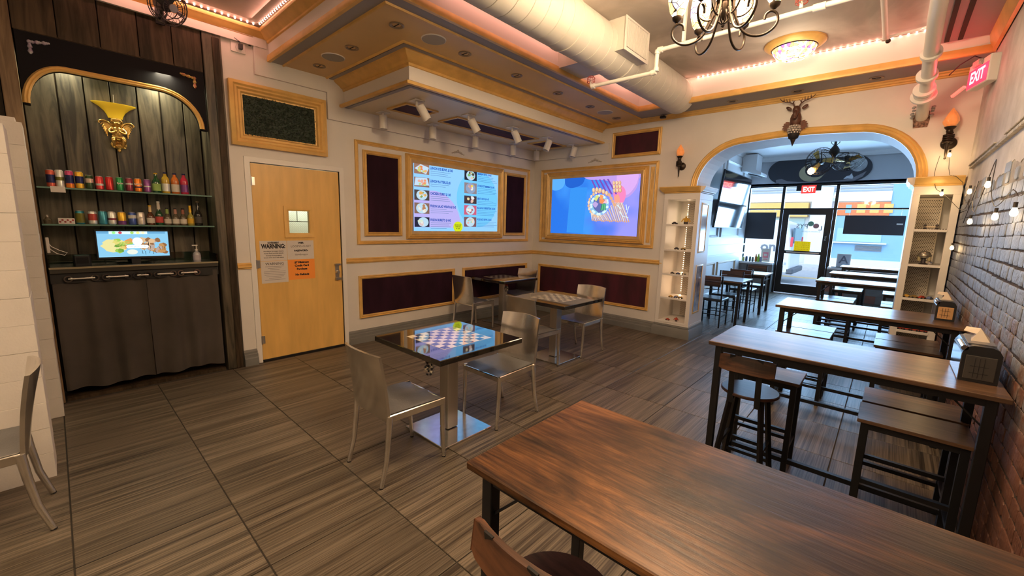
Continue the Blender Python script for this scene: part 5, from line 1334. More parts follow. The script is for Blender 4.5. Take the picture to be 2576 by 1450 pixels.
# ================================================================== PILLAR DISPLAY CASES
SH = [.215, .55, .885, 1.225, 1.57]
def pillar(label, x0, x1, right):
    t = thing('display_column', label, 'display case', ((x0+x1)/2, .23, 0), 0, 'display columns flanking the arch')
    o = Vector(((x0+x1)/2, .23, 0)); hx = (x1-x0)/2
    y0, y1 = -.26, .27
    def bx(nm, m_, *a, bev=.002): b = MB(); b.box(*a); return b.build(nm, m_, t, bev=bev)
    ml = M_white2
    bx('stile', ml, -hx, -hx+.055, y0, y1, .20, 1.905); bx('stile', ml, hx-.055, hx, y0, y0+.05, .20, 1.905)
    bx('top_rail', ml, -hx, hx, y0, y1, 1.905, 1.99); bx('base', ml, -hx, hx, y0, y1, .14, .20)
    b = MB(); b.sweep([(-hx, y1), (-hx, y0), (hx, y0), (hx, y1)], [(0, 0), (-.03, 0), (-.03, .10), (-.012, .14), (0, .14)], PL); b.sweep([(-hx, y1), (-hx, y0), (hx, y0), (hx, y1)], [(-.0, .14), (-.012, .145), (-.008, .165), (0, .17)], PL)
    b.build('plinth', M_basegrey, t, smooth=40)
    b = MB(); P1 = [(0, 1.985), (-.012, 1.99), (-.012, 2.0), (-.03, 2.008), (-.035, 2.022), (-.05, 2.035), (-.055, 2.055), (-.06, 2.06), (-.06, 2.072), (0, 2.075)]
    b.sweep([(-hx, y1), (-hx, y0), (hx+.0, y0)] if not right else [(-hx, y0), (hx, y0)], P1, PL); b.box(-hx, hx, y0, y1, 2.0, 2.07); b.build('gold_cap', M_gold, t, smooth=40)
    b = MB(); b.sweep([(hx, y0), (hx, y1)] if not right else [(-hx, y1), (-hx, y0)], P1, PL); b.build('white_cap', M_white2, t, smooth=40)
    if not right:   # closed side facing the arch, two framed pictures
        bx('side_panel', ml, hx-.02, hx, y0+.05, y1, .2, 1.905)
        for (z0, z1, mm, nm) in ((1.19, 1.865, None, 'upper'), (.345, 1.03, None, 'lower')):
            b = MB(); b.sweep([(.07-.23-.0, z0), (.32-.23+.02, z0), (.32-.23+.02, z1), (-.16, z1)][:4], [(0, 0), (0, .004), (.02, .008), (.03, -.012), (.032, -.02)], lambda u, v, h: Vector((hx+h, u, v)), True); b.build('picture_frame', M_gold, t, smooth=40)
            pm = mat('landscape_print', (.30, .38, .48), .12, var=.5, vscale=5, col2=(.62, .58, .50)) if nm == 'upper' else mat('warrior_print', (.05, .06, .10), .2, var=.9, vscale=9, col2=(.42, .30, .24))
            b = MB(); b.box(hx+.0005, hx+.002, -.135, .085, z0+.025, z1-.025); b.build('picture', pm, t)
    else:
        bx('side_panel', ml, hx-.02, hx, y0+.05, y1, .2, 1.905)
    bx('back_panel', ml, -hx+.02, hx-.02, y1-.012, y1, .2, 1.905)
    pl = mat('perforated_sheet_cream', (.56, .50, .42) if not right else (.55, .40, .22), .4, metal=.4)
    xs0, xs1 = (-.05, hx-.06) if not right else (-hx+.06, hx-.09)
    b = MB(); b.box(xs0, xs1, y1-.09, y1-.085, .24, 1.90); sheet_ = b.build('perforated_sheet', pl, t)
    b = MB(); r_ = 0; z = .26
    while z < 1.88:
        x = xs0+.01+(.0085 if r_ % 2 else 0)
        while x < xs1-.008:
            q = .0046; pts = [(x+q*cos(a), z+q*sin(a)) for a in [pi/6+i*pi/3 for i in range(6)]]
            b.face([(u, y1-.0905, v) for u, v in pts]); x += .017
        z += .0148; r_ += 1
    h_ = b.build('perforations', M_hole, sheet_); h_['kind'] = 'stuff'
    for z in SH:
        bx('shelf', ml, -hx+.02, hx-.02, y0+.004, y1-.012, z-.012, z+.0); bx('shelf_lip', ml, -hx+.05, hx-.05, y0-.006, y0+.008, z-.022, z+.004)
    b = MB()
    k = 0; z = .60 if not right else .92
    while z < 1.88:
        if not any(abs(z-s) < .02 for s in SH): b.ball((-.066 if not right else -hx+.04, y1-.07, z), .0055, 6)
        z += .03; k += 1
    if not right: b.build('light_strip', M_led2, t, smooth=60)
    else: b.bm.free()
    if not right:
        b = MB(); b.ball((-.062, y1-.078, 1.72), .006, 6); b.ball((-.062, y1-.078, 1.66), .006, 6); b.ball((-.062, y1-.078, 1.62), .006, 6); b.build('green_lights', M_ledg, t, smooth=60)
        lamp('shelf_light', 'AREA', (o.x-.05, o.y+.14, 1.55), .5, (1, .7, .45), .02, .5, (radians(90), 0, pi)); lamp('shelf_light', 'AREA', (o.x-.05, o.y+.14, .75), .6, (1, .62, .35), .02, .6, (radians(90), 0, pi))
    return t
pillar('white display column with lit shelves left of the arch', 2.365, 2.84, False)
pillar('white display column with gold cap at the brick wall, right of the arch', 4.86, 5.195, True)
M_ty = [mat('toy_dark', (.05, .04, .045), .35), mat('toy_yellow', (.62, .36, .05), .4), mat('toy_red', (.45, .06, .03), .4), mat('toy_blue', (.10, .14, .28), .4), mat('toy_gold', (.45, .30, .10), .35, metal=.4), mat('toy_cream', (.6, .5, .36), .5)]
def toy_car(x, z, m_, label, y=.02, s=1, rz=0):
    t = thing('toy_car', label, 'toy', (x, y, z), rz, 'small toys on the display shelves')
    b = MB(); b.box(-.032*s, .032*s, -.016*s, .016*s, .008*s, .020*s); b.build('chassis', m_, t, bev=.003*s)
    b = MB(); b.prism([(-.022*s, .02*s), (-.012*s, .032*s), (.010*s, .032*s), (.02*s, .02*s)], -.012*s, .012*s, lambda u, v, h: Vector((u, h, v))); b.build('cabin', m_, t)
    for sx in (-1, 1):
        for sy in (-1, 1):
            b = MB(); b.cyl((sx*.02*s, sy*.013*s, .009*s), (sx*.02*s, sy*.019*s, .009*s), .009*s, n=10); b.build('wheel', M_ink, t)
def toy_robot(x, z, m_, label, y=.03, s=1):
    t = thing('toy_robot', label, 'toy', (x, y, z), 0, 'small toys on the display shelves')
    b = MB(); b.box(-.02*s, .02*s, -.012*s, .012*s, .03*s, .07*s); b.box(-.028*s, .028*s, -.01*s, .01*s, .052*s, .068*s); b.build('torso', m_, t, bev=.002)
    b = MB(); b.box(-.009*s, .009*s, -.009*s, .009*s, .07*s, .088*s); b.build('head', m_, t, bev=.002)
    for q in (-1, 1):
        b = MB(); b.box(q*.012*s-.008*s, q*.012*s+.008*s, -.011*s, .012*s, 0, .032*s); b.build('leg', M_ty[0], t, bev=.001)
        b = MB(); b.bar((q*.028*s, 0, .062*s), (q*.045*s, -.01*s, .03*s), .011*s, .011*s); b.build('arm', m_, t)
toy_car(2.52, SH[4], M_ty[0], 'black toy motor vehicle, left on the top shelf of left column', s=1.15); toy_robot(2.665, SH[4], M_ty[1], 'yellow toy robot on the top shelf of left column', s=1.25)
toy_car(2.575, SH[3], M_ty[0], 'dark toy car, left on second shelf of left column', s=1.0); toy_car(2.665, SH[3], M_ty[4], 'brown gold toy car, right on second shelf of left column', s=1.0)
toy_car(2.545, SH[2], M_ty[0], 'small dark toy car, left on third shelf of left column', s=.8); toy_car(2.625, SH[2], M_ty[3], 'navy toy car, middle of third shelf of left column', s=.85); toy_car(2.69, SH[2]+0, M_ty[5], 'cream toy car, right on third shelf of left column', y=.06, s=.9)
toy_car(2.55, SH[1], M_ty[1], 'yellow toy car on the fourth shelf of left column', s=.9); toy_car(2.62, SH[1], M_ty[3], 'blue toy car on the fourth shelf of left column', s=.8); toy_car(2.60, SH[1], M_ty[5], 'cream toy car behind the blue one, fourth shelf of left column', y=.10, s=.9); toy_car(2.685, SH[1], M_ty[4], 'gold toy car, right on fourth shelf of left column', s=1.0)
toy_car(2.535, SH[0], M_ty[2], 'dark red toy car on the bottom shelf of left column', s=.9); toy_robot(2.65, SH[0], M_ty[2], 'red and orange toy robot on the bottom shelf of left column', s=.7)
def display_toys():
    # buggy with four dark wheels, round helmet shaped bust, clusters of toy cars
    t = thing('toy_buggy', 'cream toy buggy with four dark balls wheels, top shelf of right column', 'toy', (5.03, .02, SH[4]), 0)
    b = MB(); b.box(-.03, .03, -.012, .012, .02, .036); b.box(-.05, .05, -.004, .004, .024, .03); b.build('body', M_ty[5], t, bev=.003)
    for sx in (-1, 1):
        for z in (.014, .042): b = MB(); b.ball((sx*.042, 0, z), .013, 10); b.build('wheel', M_ty[0], t, smooth=60)
    t = thing('toy_rail', 'low dark toy rail strip lying on the top shelf of right column', 'toy', (5.03, -.01, SH[4]), 0)
    b = MB(); b.box(-.11, .11, -.006, .006, 0, .004); b.build('strip', M_ty[4], t)
    b = MB()
    for k in range(12): b.ball((-.105+.019*k, 0, .007), .005, 6)
    b.build('studs', M_bronze, t, smooth=60)
    t = thing('helmet_bust', 'silver domed toy bust on a dark stand, second shelf of right column', 'figurine', (5.02, .02, SH[3]), 0)
    b = MB(); b.lathe([(.048, .07), (.05, .09), (.043, .115), (.026, .132), (0, .138)], n=24); b.build('dome', mat('brushed_pewter', (.34, .32, .27), .3, metal=.8), t, smooth=60)
    b = MB(); b.lathe([(.052, .082), (.056, .086), (.056, .090), (.050, .094)], n=24); b.build('rim', mat('pewter', (.3, .28, .22), .3, metal=.8), t, smooth=60)
    b = MB(); b.lathe([(.034, 0), (.036, .008), (.018, .02), (.016, .06), (.040, .075), (.044, .085)], n=20); b.build('stand', M_ty[0], t, smooth=50)
    for s in (-1, 1): b = MB(); b.box(s*.036-.012, s*.036+.012, -.036, .0, .038, .082); b.build('cheek_plate', mat('pewter_yellow', (.42, .36, .2), .3, metal=.7), t, bev=.004)
    t = thing('glass_cube', 'small clear crystal beside the domed bust on right column', 'ornament', (5.068, -.005, SH[3]), 0)
    b = MB(); b.ball((0, 0, .02), .02, 6); b.build('crystal', M_chrome, t)
    for i, (x, m_, lab) in enumerate(((4.945, M_ty[1], 'yellow toy car, left on third shelf of right column'), (5.0, M_ty[4], 'gold toy car on the third shelf of right column'), (5.055, M_ty[2], 'red toy car on the third shelf of right column'), (5.11, M_ty[3], 'blue toy car, right on third shelf of right column'))):
        toy_car(x, SH[2], m_, lab, s=.95, rz=.4*i)
    for i, (x, lab) in enumerate(((4.93, 'first'), (4.985, 'second'), (5.045, 'third'), (5.105, 'fourth'))):
        toy_car(x, SH[1], M_ty[2], 'orange red toy car, %s from the left, fourth shelf of right column' % lab, s=1.0, rz=.5-.3*i)
display_toys()

# ================================================================== CEILING EQUIPMENT
def led_strip(label, p0, p1, n, mt=M_led):
    p0 = Vector(p0); p1 = Vector(p1)
    t = thing('led_strip', label, 'light', p0, 0, 'cove light strips')
    b = MB(); b.bar((0, 0, 0), p1-p0, .010, .003); b.build('tape', mat('led_tape', (.35, .22, .18), .5), t)
    b = MB(); b.ball((0, 0, 0), .0085, 6); o0 = b.build('led', mt, t); o0.location = (p1-p0)*(.5/n)
    for k in range(1, n): inst(o0, t, (p1-p0)*((k+.5)/n))
led_strip('pink white led strip above the far wall fascia, right of the duct', (2.80, -.445, 3.296), (4.78, -.445, 3.296), 37)
led_strip('pink white led strip running toward the camera over the brick wall side', (4.785, -.50, 3.285), (4.785, -3.6, 3.285), 58)
led_strip('pink white led strip over the gold crown of the left wall tray', (.11, -5.6, 3.300), (.11, -4.31, 3.300), 26)
led_strip('pink white led strip over the gold crown, running inward from the tray corner', (.13, -4.295, 3.300), (1.9, -4.295, 3.300), 36)

def duct():
    t = thing('air_duct', 'large round painted spiral duct hanging diagonally under the mural ceiling', 'duct', (2.58, -2.8, 2.94))
    # runs along y; local origin at its underside
    def ring(y, r): return (y, r)
    b = MB(); R_ = .198; prof = [(R_, -3.2)]
    y = -3.2; k = 0
    while y < 2.33:
        y2 = y+.145
        prof += [(R_, y2-.007), (R_-.007, y2-.0035), (R_, y2)]; y = y2
    prof += [(R_-.004, 2.345), (0.0, 2.345)]
    M = Matrix.Translation((0, 0, .198)) @ Matrix(((1, 0, 0, 0), (0, 0, 1, 0), (0, -1, 0, 0), (0, 0, 0, 1)))
    # lathe axis z -> y
    b.lathe(prof, n=48, M=M); b.build('duct_body', M_duct, t, smooth=25)
    for y in (-.02, .86):
        b = MB(); b.lathe([(R_+.001, y), (R_+.006, y+.004), (R_+.006, y+.02), (R_+.001, y+.024)], n=48, M=M); b.build('band_clamp', M_duct, t, smooth=30)
    # supply register on the right
    b = MB(); b.box(.10, .27, .50, .94, .105, .375); b.build('register_box', M_duct, t)
    b = MB(); b.sweep(rectp(.49, .95, .095, .385), [(0, 0), (0, .008), (.028, .008), (.03, 0)], lambda u, v, h: Vector((.27+h, u, v)), True); b.build('register_frame', M_white2, t)
    for k in range(19):
        b = MB(); y = .535+k*.0205; b.box(.2712, .279, y-.0035, y+.0035, .13, .35); b.build('louver', M_white2, t)
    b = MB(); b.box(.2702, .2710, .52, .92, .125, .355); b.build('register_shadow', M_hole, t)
    b = MB(); b.box(-.50, -.12, .58, .98, .13, .34); b.build('branch_box', M_duct, t)
duct()
def pipes():
    t = thing('sprinkler_pipe', 'white sprinkler pipe crossing under the duct with an elbow riser', 'pipe', (2.48, -2.2, 2.83))
    b = MB(); b.cyl((0, 0, 0), (.60, 0, -.005), .017, n=12); b.cyl((.625, 0, .01), (.625, 0, .155), .017, n=12); b.cyl((.64, 0, .165), (2.5, 0, .18), .017, n=12); b.build('pipe', M_pipe, t, smooth=50)
    for (p, q) in (((.585, 0, -.005), (.625, 0, .0)), ((.625, 0, .0), (.625, 0, .03)), ((.625, 0, .14), (.63, 0, .167)), ((.63, 0, .167), (.67, 0, .166)), ((-.005, 0, 0), (.03, 0, 0)), ((1.70, 0, .172), (1.77, 0, .172))):
        b = MB(); b.cyl(p, q, .024, n=12); b.build('elbow_fitting', M_pipe, t, smooth=40)
    b = MB(); b.box(.83, .85, -.015, .015, .18, .48); b.build('hanger_strap', M_pipe, t)
    def cage(loc, lab, up):
        c = thing('sprinkler_cage', lab, 'sprinkler', loc, 0, 'red sprinkler guards')
        s = 1
        b = MB()
        for k in range(8):
            a = 2*pi*k/8; b.tube([(.012*cos(a), .012*sin(a), .0), (.036*cos(a), .036*sin(a), .012), (.036*cos(a), .036*sin(a), .05), (.02*cos(a), .02*sin(a), .068), (0, 0, .07)], .0018, 5)
        for z, r in ((.014, .037), (.048, .037), (.064, .022)):
            b.tube([(r*cos(2*pi*i/16), r*sin(2*pi*i/16), z) for i in range(17)], .0018, 5)
        b.build('guard_wires', M_wirered, c)
        b = MB(); b.cyl((0, 0, -.02), (0, 0, .01), .012, n=10); b.cyl((0, 0, .01), (0, 0, .03), .005, n=8); b.cyl((0, 0, .03), (0, 0, .033), .015, n=12); b.build('sprinkler_head', M_pipe, c, smooth=40)
    cage((2.465, -2.2, 2.855), 'red wire sprinkler guard at the left end of the white pipe', 1)
    cage((4.11, -2.2, 3.045), 'red wire sprinkler guard on top of the white pipe right of chandelier', 1)
    t = thing('drain_pipe', 'thick white pipe running into the far wall at the right', 'pipe', (4.83, -.0, 2.66))
    b = MB(); b.tube([(-.035, -3.4, .40), (-.03, -1.6, .34), (-.02, -1.0, .27), (-.01, -.62, .17), (-.005, -.40, .07), (0, 0, -.01)], .046, 20); b.build('pipe', M_pipe, t, smooth=60)
    for y, z, r in ((-1.02, .275, .066), (-.70, .195, .070), (-.52, .125, .075), (-.48, .105, .066)):
        b = MB(); b.cyl((-.02, y, z), (-.018, y+.028, z-.010), r, n=20); b.build('coupling', M_pipe, t, smooth=40)
    b = MB(); b.cyl((-.018, -.445, .09), (-.017, -.43, .083), .088, n=24); b.build('flange', M_pipe, t, smooth=40)
    b = MB(); rnd = random.Random(9)
    for s in (-1, 1):
        for k in range(7): b.ball((s*(.062+.012*rnd.random()), -.20+.028*k, .045-.01*k+rnd.uniform(-.02, .02)), .016, 6, (1, 1, .7))
    b.build('spray_foam', mat('grey_foam', (.35, .33, .33), .8), t, smooth=60)
    b = MB(); b.prism([(-.05, -.10), (.05, -.10), (.06, -.03), (.05, .05), (-.05, .05), (-.06, -.02)], -.006, .0, lambda u, v, h: Vector((u, h, v-.01))); b.build('rough_patch', mat('rusty_patch', (.30, .17, .12), .8, var=.8, vscale=50), t)
    t = thing('branch_pipe', 'thin white pipe ending in a dark sprinkler near the far led strip', 'pipe', (4.50, -.62, 3.245))
    b = MB(); b.cyl((0, 0, 0), (-.01, -2.6, .02), .020, n=12); b.cyl((0, 0, .02), (0, 0, -.02), .026, n=12); b.build('pipe', M_pipe, t, smooth=40)
    b = MB(); b.ball((.02, .02, -.025), .02, 8); b.build('sprinkler_head', M_bronze, t, smooth=60)
    b = MB(); b.bar((.0, .0, .0), (.32, .0, .02), .012, .02); b.build('support_strut', M_pipe, t)
pipes()

def spots():
    t = thing('spotlight', '', 'light', (0, 0, 0)); return t
def spotlight(label, x, y, tilt, az, ln=.155):
    t = thing('ceiling_spotlight', label, 'light', (x, y, 2.760), 0, 'white can spotlights under the menu soffit')
    b = MB(); b.box(-.062, .062, -.062, .062, -.010, 0); b.build('mounting_plate', M_white2, t, bev=.003)
    b = MB(); b.cyl((0, 0, -.045), (0, 0, -.008), .012, n=10); b.ball((0, 0, -.045), .014, 8); b.build('stem', M_white2, t, smooth=50)
    d = Vector((sin(tilt)*cos(az), sin(tilt)*sin(az), -cos(tilt)))
    c = Vector((0, 0, -.05))
    a = c - d*.012 + (Vector((0, .045, 0)) if tilt > .1 else Vector((0, 0, 0)))
    if tilt > .1:
        b = MB(); b.bar((0, .0, -.045), a+d*.05, .008, .020); b.build('yoke', M_white2, t)
    else: a = Vector((0, 0, -.035))
    u = d.orthogonal().normalized(); v = d.cross(u)
    b = MB(); M = Matrix((( u.x, v.x, d.x, a.x), (u.y, v.y, d.y, a.y), (u.z, v.z, d.z, a.z), (0, 0, 0, 1)))
    b.lathe([(0, 0), (.043, 0), (.046, .004), (.046, ln), (.042, ln), (.040, ln-.02), (.038, ln-.03)], n=24, M=M); b.build('can', M_white2, t, smooth=40)
    b = MB(); b.lathe([(.040, ln-.025), (0, ln-.03)], n=20, M=M); b.build('baffle', M_hole, t)
for i, y in enumerate((-3.06, -2.35, -1.60, -.80, -.22)):
    spotlight(['back row spotlight farthest left, hanging straight down', 'back row spotlight, second from left, hanging straight down', 'back row spotlight, third from left, hanging straight down', 'back row spotlight, fourth from left, hanging straight down', 'back row spotlight nearest the far wall, hanging straight down'][i], .205, y, 0, 0, .15)
for i, (y, tl, az) in enumerate(((-3.10, .55, 1.15), (-2.38, .55, 1.1), (-1.62, .45, .9), (-.87, .38, 4.3), (-.22, .28, 4.4))):
    spotlight(['front row spotlight farthest left and largest, tilted', 'front row spotlight, second from left, tilted', 'front row spotlight, third from left, tilted', 'front row spotlight, fourth from left, tilted back', 'front row spotlight nearest the far wall, tilted back'][i], .93, y, tl, az)

def chandelier():
    t = thing('chandelier', 'bronze scroll armed chandelier with stained glass shades, cut by the top edge', 'chandelier', (3.955, -3.27, 2.57))
    b = MB(); b.lathe([(0, 0), (.006, .006), (.004, .014), (.010, .022), (.004, .030)], n=12); b.lathe([(.004, .05), (.008, .055), (.035, .115), (.030, .135), (.045, .145), (.045, .16), (.02, .20), (.025, .23), (.012, .26), (.012, .74)], n=16); b.build('hub', M_bronze, t, smooth=50)
    b = MB()
    for k in range(7):
        a = 2*pi*k/7; b.tube([(.004*cos(a), .004*sin(a), .03), (.026*cos(a), .026*sin(a), .045), (.034*cos(a), .034*sin(a), .07), (.020*cos(a), .020*sin(a), .10), (.006*cos(a+.5), .006*sin(a+.5), .115)], .0035, 6)
    b.build('scroll_cage', M_bronze, t, smooth=60)
    n = 6
    for k in range(n):
        a = 2*pi*k/n+.35; ca, sa = cos(a), sin(a)
        def P3(r, z, s=0): return Vector((r*ca-s*sa, r*sa+s*ca, z))
        arm = thing_part('arm', t)
        pts = []
        ctrl = [(.035, .16), (.045, .10), (.065, .04), (.10, -.020), (.15, -.047), (.20, -.045), (.238, -.020), (.254, .014), (.245, .048), (.220, .062), (.198, .050), (.194, .026)]
        b = MB(); b.tube(sm([P3(r, z) for r, z in ctrl]), .0062, 8); o = b.build('arm', M_bronze, t, smooth=60)
        b = MB(); b.tube(sm([P3(r, z) for r, z in ((.035, .10), (.06, .06), (.10, .065), (.13, .10), (.125, .14), (.10, .15), (.09, .13))]), .0045, 7); b.build('inner_scroll', M_bronze, t, smooth=60)
        c = P3(.232, .066)
        b = MB(); b.lathe([(.004, 0), (.010, .006), (.024, .018), (.027, .032), (.020, .036)], c=c, n=14); b.build('cup', M_bronze, t, smooth=50)
        b = MB(); b.lathe([(.022, .034), (.040, .06), (.052, .11), (.054, .155), (.049, .195), (.046, .198), (.046, .19)], c=c, n=20); b.build('glass_shade', M_stain2, t, smooth=60)
        b = MB(); b.ball(c+Vector((0, 0, .10)), .022, 10, (1, 1, 1.3)); b.build('bulb', M_light, t, smooth=60)
    b = MB(); b.lathe([(.06, .735), (.05, .70), (.012, .68)], n=20); b.build('ceiling_rose', M_bronze, t, smooth=50)
def thing_part(*a): return None
chandelier()
def ceiling_lamp():
    t = thing('ceiling_lamp', 'stained glass dome ceiling lamp in a wide gold ring', 'light', (3.84, -.80, 3.15))
    b = MB(); b.lathe([(.15, .155), (.16, .13), (.18, .125), (.195, .115), (.215, .118), (.235, .13), (.252, .145), (.252, .16)], n=48); b.build('gold_ring', M_gold, t, smooth=40)
    b = MB(); b.lathe([(.188, .115), (.192, .112), (.186, .105), (.180, .108)], n=40); b.build('bronze_rim', M_bronze, t, smooth=40)
    b = MB(); b.lathe([(.183, .110), (.170, .075), (.145, .045), (.11, .022), (.06, .006), (0, 0)], n=40); b.build('stained_dome', M_stain, t, smooth=70)
ceiling_lamp()
def wall_fan():
    t = thing('wall_fan', 'black caged fan high on the dark wood wall, cut by the top edge', 'fan', (.04, -5.01, 3.185))
    b = MB(); c = Vector((.21, .03, -.02)); ax = Vector((.86, .35, -.36)).normalized(); u = ax.orthogonal().normalized(); v = ax.cross(u)
    for r, off in ((.135, 0), (.11, .035), (.07, .05), (.135, -.03), (.1, -.06)):
        b.tube([c+ax*off+u*(r*cos(2*pi*i/28))+v*(r*sin(2*pi*i/28)) for i in range(29)], .0035, 5)
    for k in range(22):
        a = 2*pi*k/22; e = u*cos(a)+v*sin(a)
        b.tube([c+ax*.05+e*.02, c+ax*.045+e*.09, c+e*.135, c-ax*.03+e*.133, c-ax*.062+e*.09], .0016, 4)
    b.build('cage', M_blackpl, t)
    b = MB(); b.cyl(c-ax*.12, c-ax*.03, .05, .045, 16); b.build('motor', M_blackpl, t, smooth=40)
    b = MB(); b.cyl(c+ax*.045, c+ax*.056, .03, n=16); b.build('badge', M_steel, t, smooth=40)
    for k in range(4):
        a = 2*pi*k/4+.3; e = u*cos(a)+v*sin(a); f = u*cos(a+.6)+v*sin(a+.6)
        b = MB(); b.face([c+e*.02+ax*.01, c+e*.12+ax*.02, c+(e+f)*.062+ax*-.005, c+f*.05-ax*.02]); b.build('blade', mat('fan_blade', (.05, .05, .06), .4), t)
    b = MB(); b.tube([c-ax*.10, (.05, 0, -.05), (0, 0, -.05)], .014, 8); b.box(-.02, .0, -.03, .03, -.10, .02); b.build('bracket', M_blackpl, t)
wall_fan()
t = thing('security_camera', 'small black camera and wires on a white wall plate above hedge panel', 'camera', (0, -4.44, 3.08))
b = MB(); b.box(0, .012, -.065, .055, -.04, .07); b.build('wall_plate', M_white2, t, bev=.003)
b = MB(); b.box(.012, .05, -.005, .025, -.012, .035); b.cyl((.03, -.04, .075), (.03, .01, .05), .006, n=8); b.build('camera_body', M_blackpl, t, bev=.002)
b = MB(); b.tube([(.013, -.02, .03), (.02, -.03, .0), (.016, -.015, -.03), (.02, .0, -.02)], .002, 5); b.build('wire', M_paper, t)
b = MB(); b.box(0, .014, .085, .105, .05, .07); b.build('sensor', M_ink, t)
t = thing('ceiling_sensor', 'small black sensor box with looping wires at the far soffit edge', 'sensor', (2.27, -.075, 2.985))
b = MB(); b.box(-.035, .035, -.02, .03, 0, .028); b.build('box', M_blackpl, t, bev=.003); b = MB(); b.box(-.045, .045, .0, .035, .026, .034); b.build('bracket', M_white2, t)
b = MB(); b.tube([(-.01, 0, .028), (-.02, -.06, .10), (-.01, -.12, .16), (.0, -.2, .17)], .002, 5); b.tube([(.01, 0, .028), (-.005, -.05, .09), (-.015, -.12, .17), (-.02, -.2, .18)], .002, 5); b.build('wire', M_ink, t)

# ================================================================== WALL LAMPS
def torch(label, loc, s=1):
    t = thing('torch_sconce', label, 'sconce', loc, 0, 'flame torch sconces beside the arch')
    b = MB(); M = Matrix.Translation((.0, 0, 0)) @ Matrix.Rotation(pi/2, 4, 'X')
    b.lathe([(0, 0), (.055*s, 0), (.052*s, .014), (.03*s, .03), (0, .034)], n=24, M=M, c=(.012*s, 0, -.02*s)); b.build('backplate', M_bronze, t, smooth=40)
    b = MB(); b.tube([(0, -.075*s, .075*s), (0, -.075*s, -.03*s), (0, -.072*s, -.09*s), (0, -.07*s, -.155*s)], .020*s, 10, .006*s); b.ball((0, -.07*s, -.158*s), .009*s, 8); b.tube([(.01*s, -.01, -.02*s), (0, -.07*s, .01)], .018*s, 8); b.build('torch_shaft', M_bronze, t, smooth=60)
    b = MB()
    for k in range(4): b.tube([(-.026*s, -.06*s, .035*s-.018*s*k), (-.030*s, -.09*s, .036*s-.018*s*k), (0, -.107*s, .038*s-.018*s*k), (.028*s, -.09*s, .036*s-.018*s*k), (.020*s, -.06*s, .03*s-.018*s*k)], .0105*s, 8)
    b.ball((0, -.07*s, .01*s), .03*s, 10, (1, .9, 1.3)); b.tube([(.022*s, -.08*s, .06*s), (-.015*s, -.105*s, .05*s)], .010*s, 8); b.build('fist', M_bronze, t, smooth=60)
    b = MB(); b.lathe([(.018*s, .06*s), (.024*s, .07*s), (.022*s, .085*s), (.036*s, .10*s), (.040*s, .112*s), (.032*s, .115*s)], c=(0, -.075*s, 0), n=18); b.build('flame_cup', M_bronze, t, smooth=40)
    b = MB(); b.lathe([(.028*s, .112*s), (.044*s, .135*s), (.050*s, .16*s), (.044*s, .19*s), (.030*s, .22*s), (.016*s, .245*s), (.004*s, .268*s), (0, .272*s)], c=(0, -.075*s, 0), n=30, wob=lambda a, z: 1+.13*sin(5*a+z*38/s)); b.build('flame_glass', M_amber, t, smooth=70)
torch('small amber flame torch sconce left of the arch', (2.545, 0, 2.36), .95)
torch('large amber flame torch sconce above the right column', (5.035, 0, 2.40), 1.05)
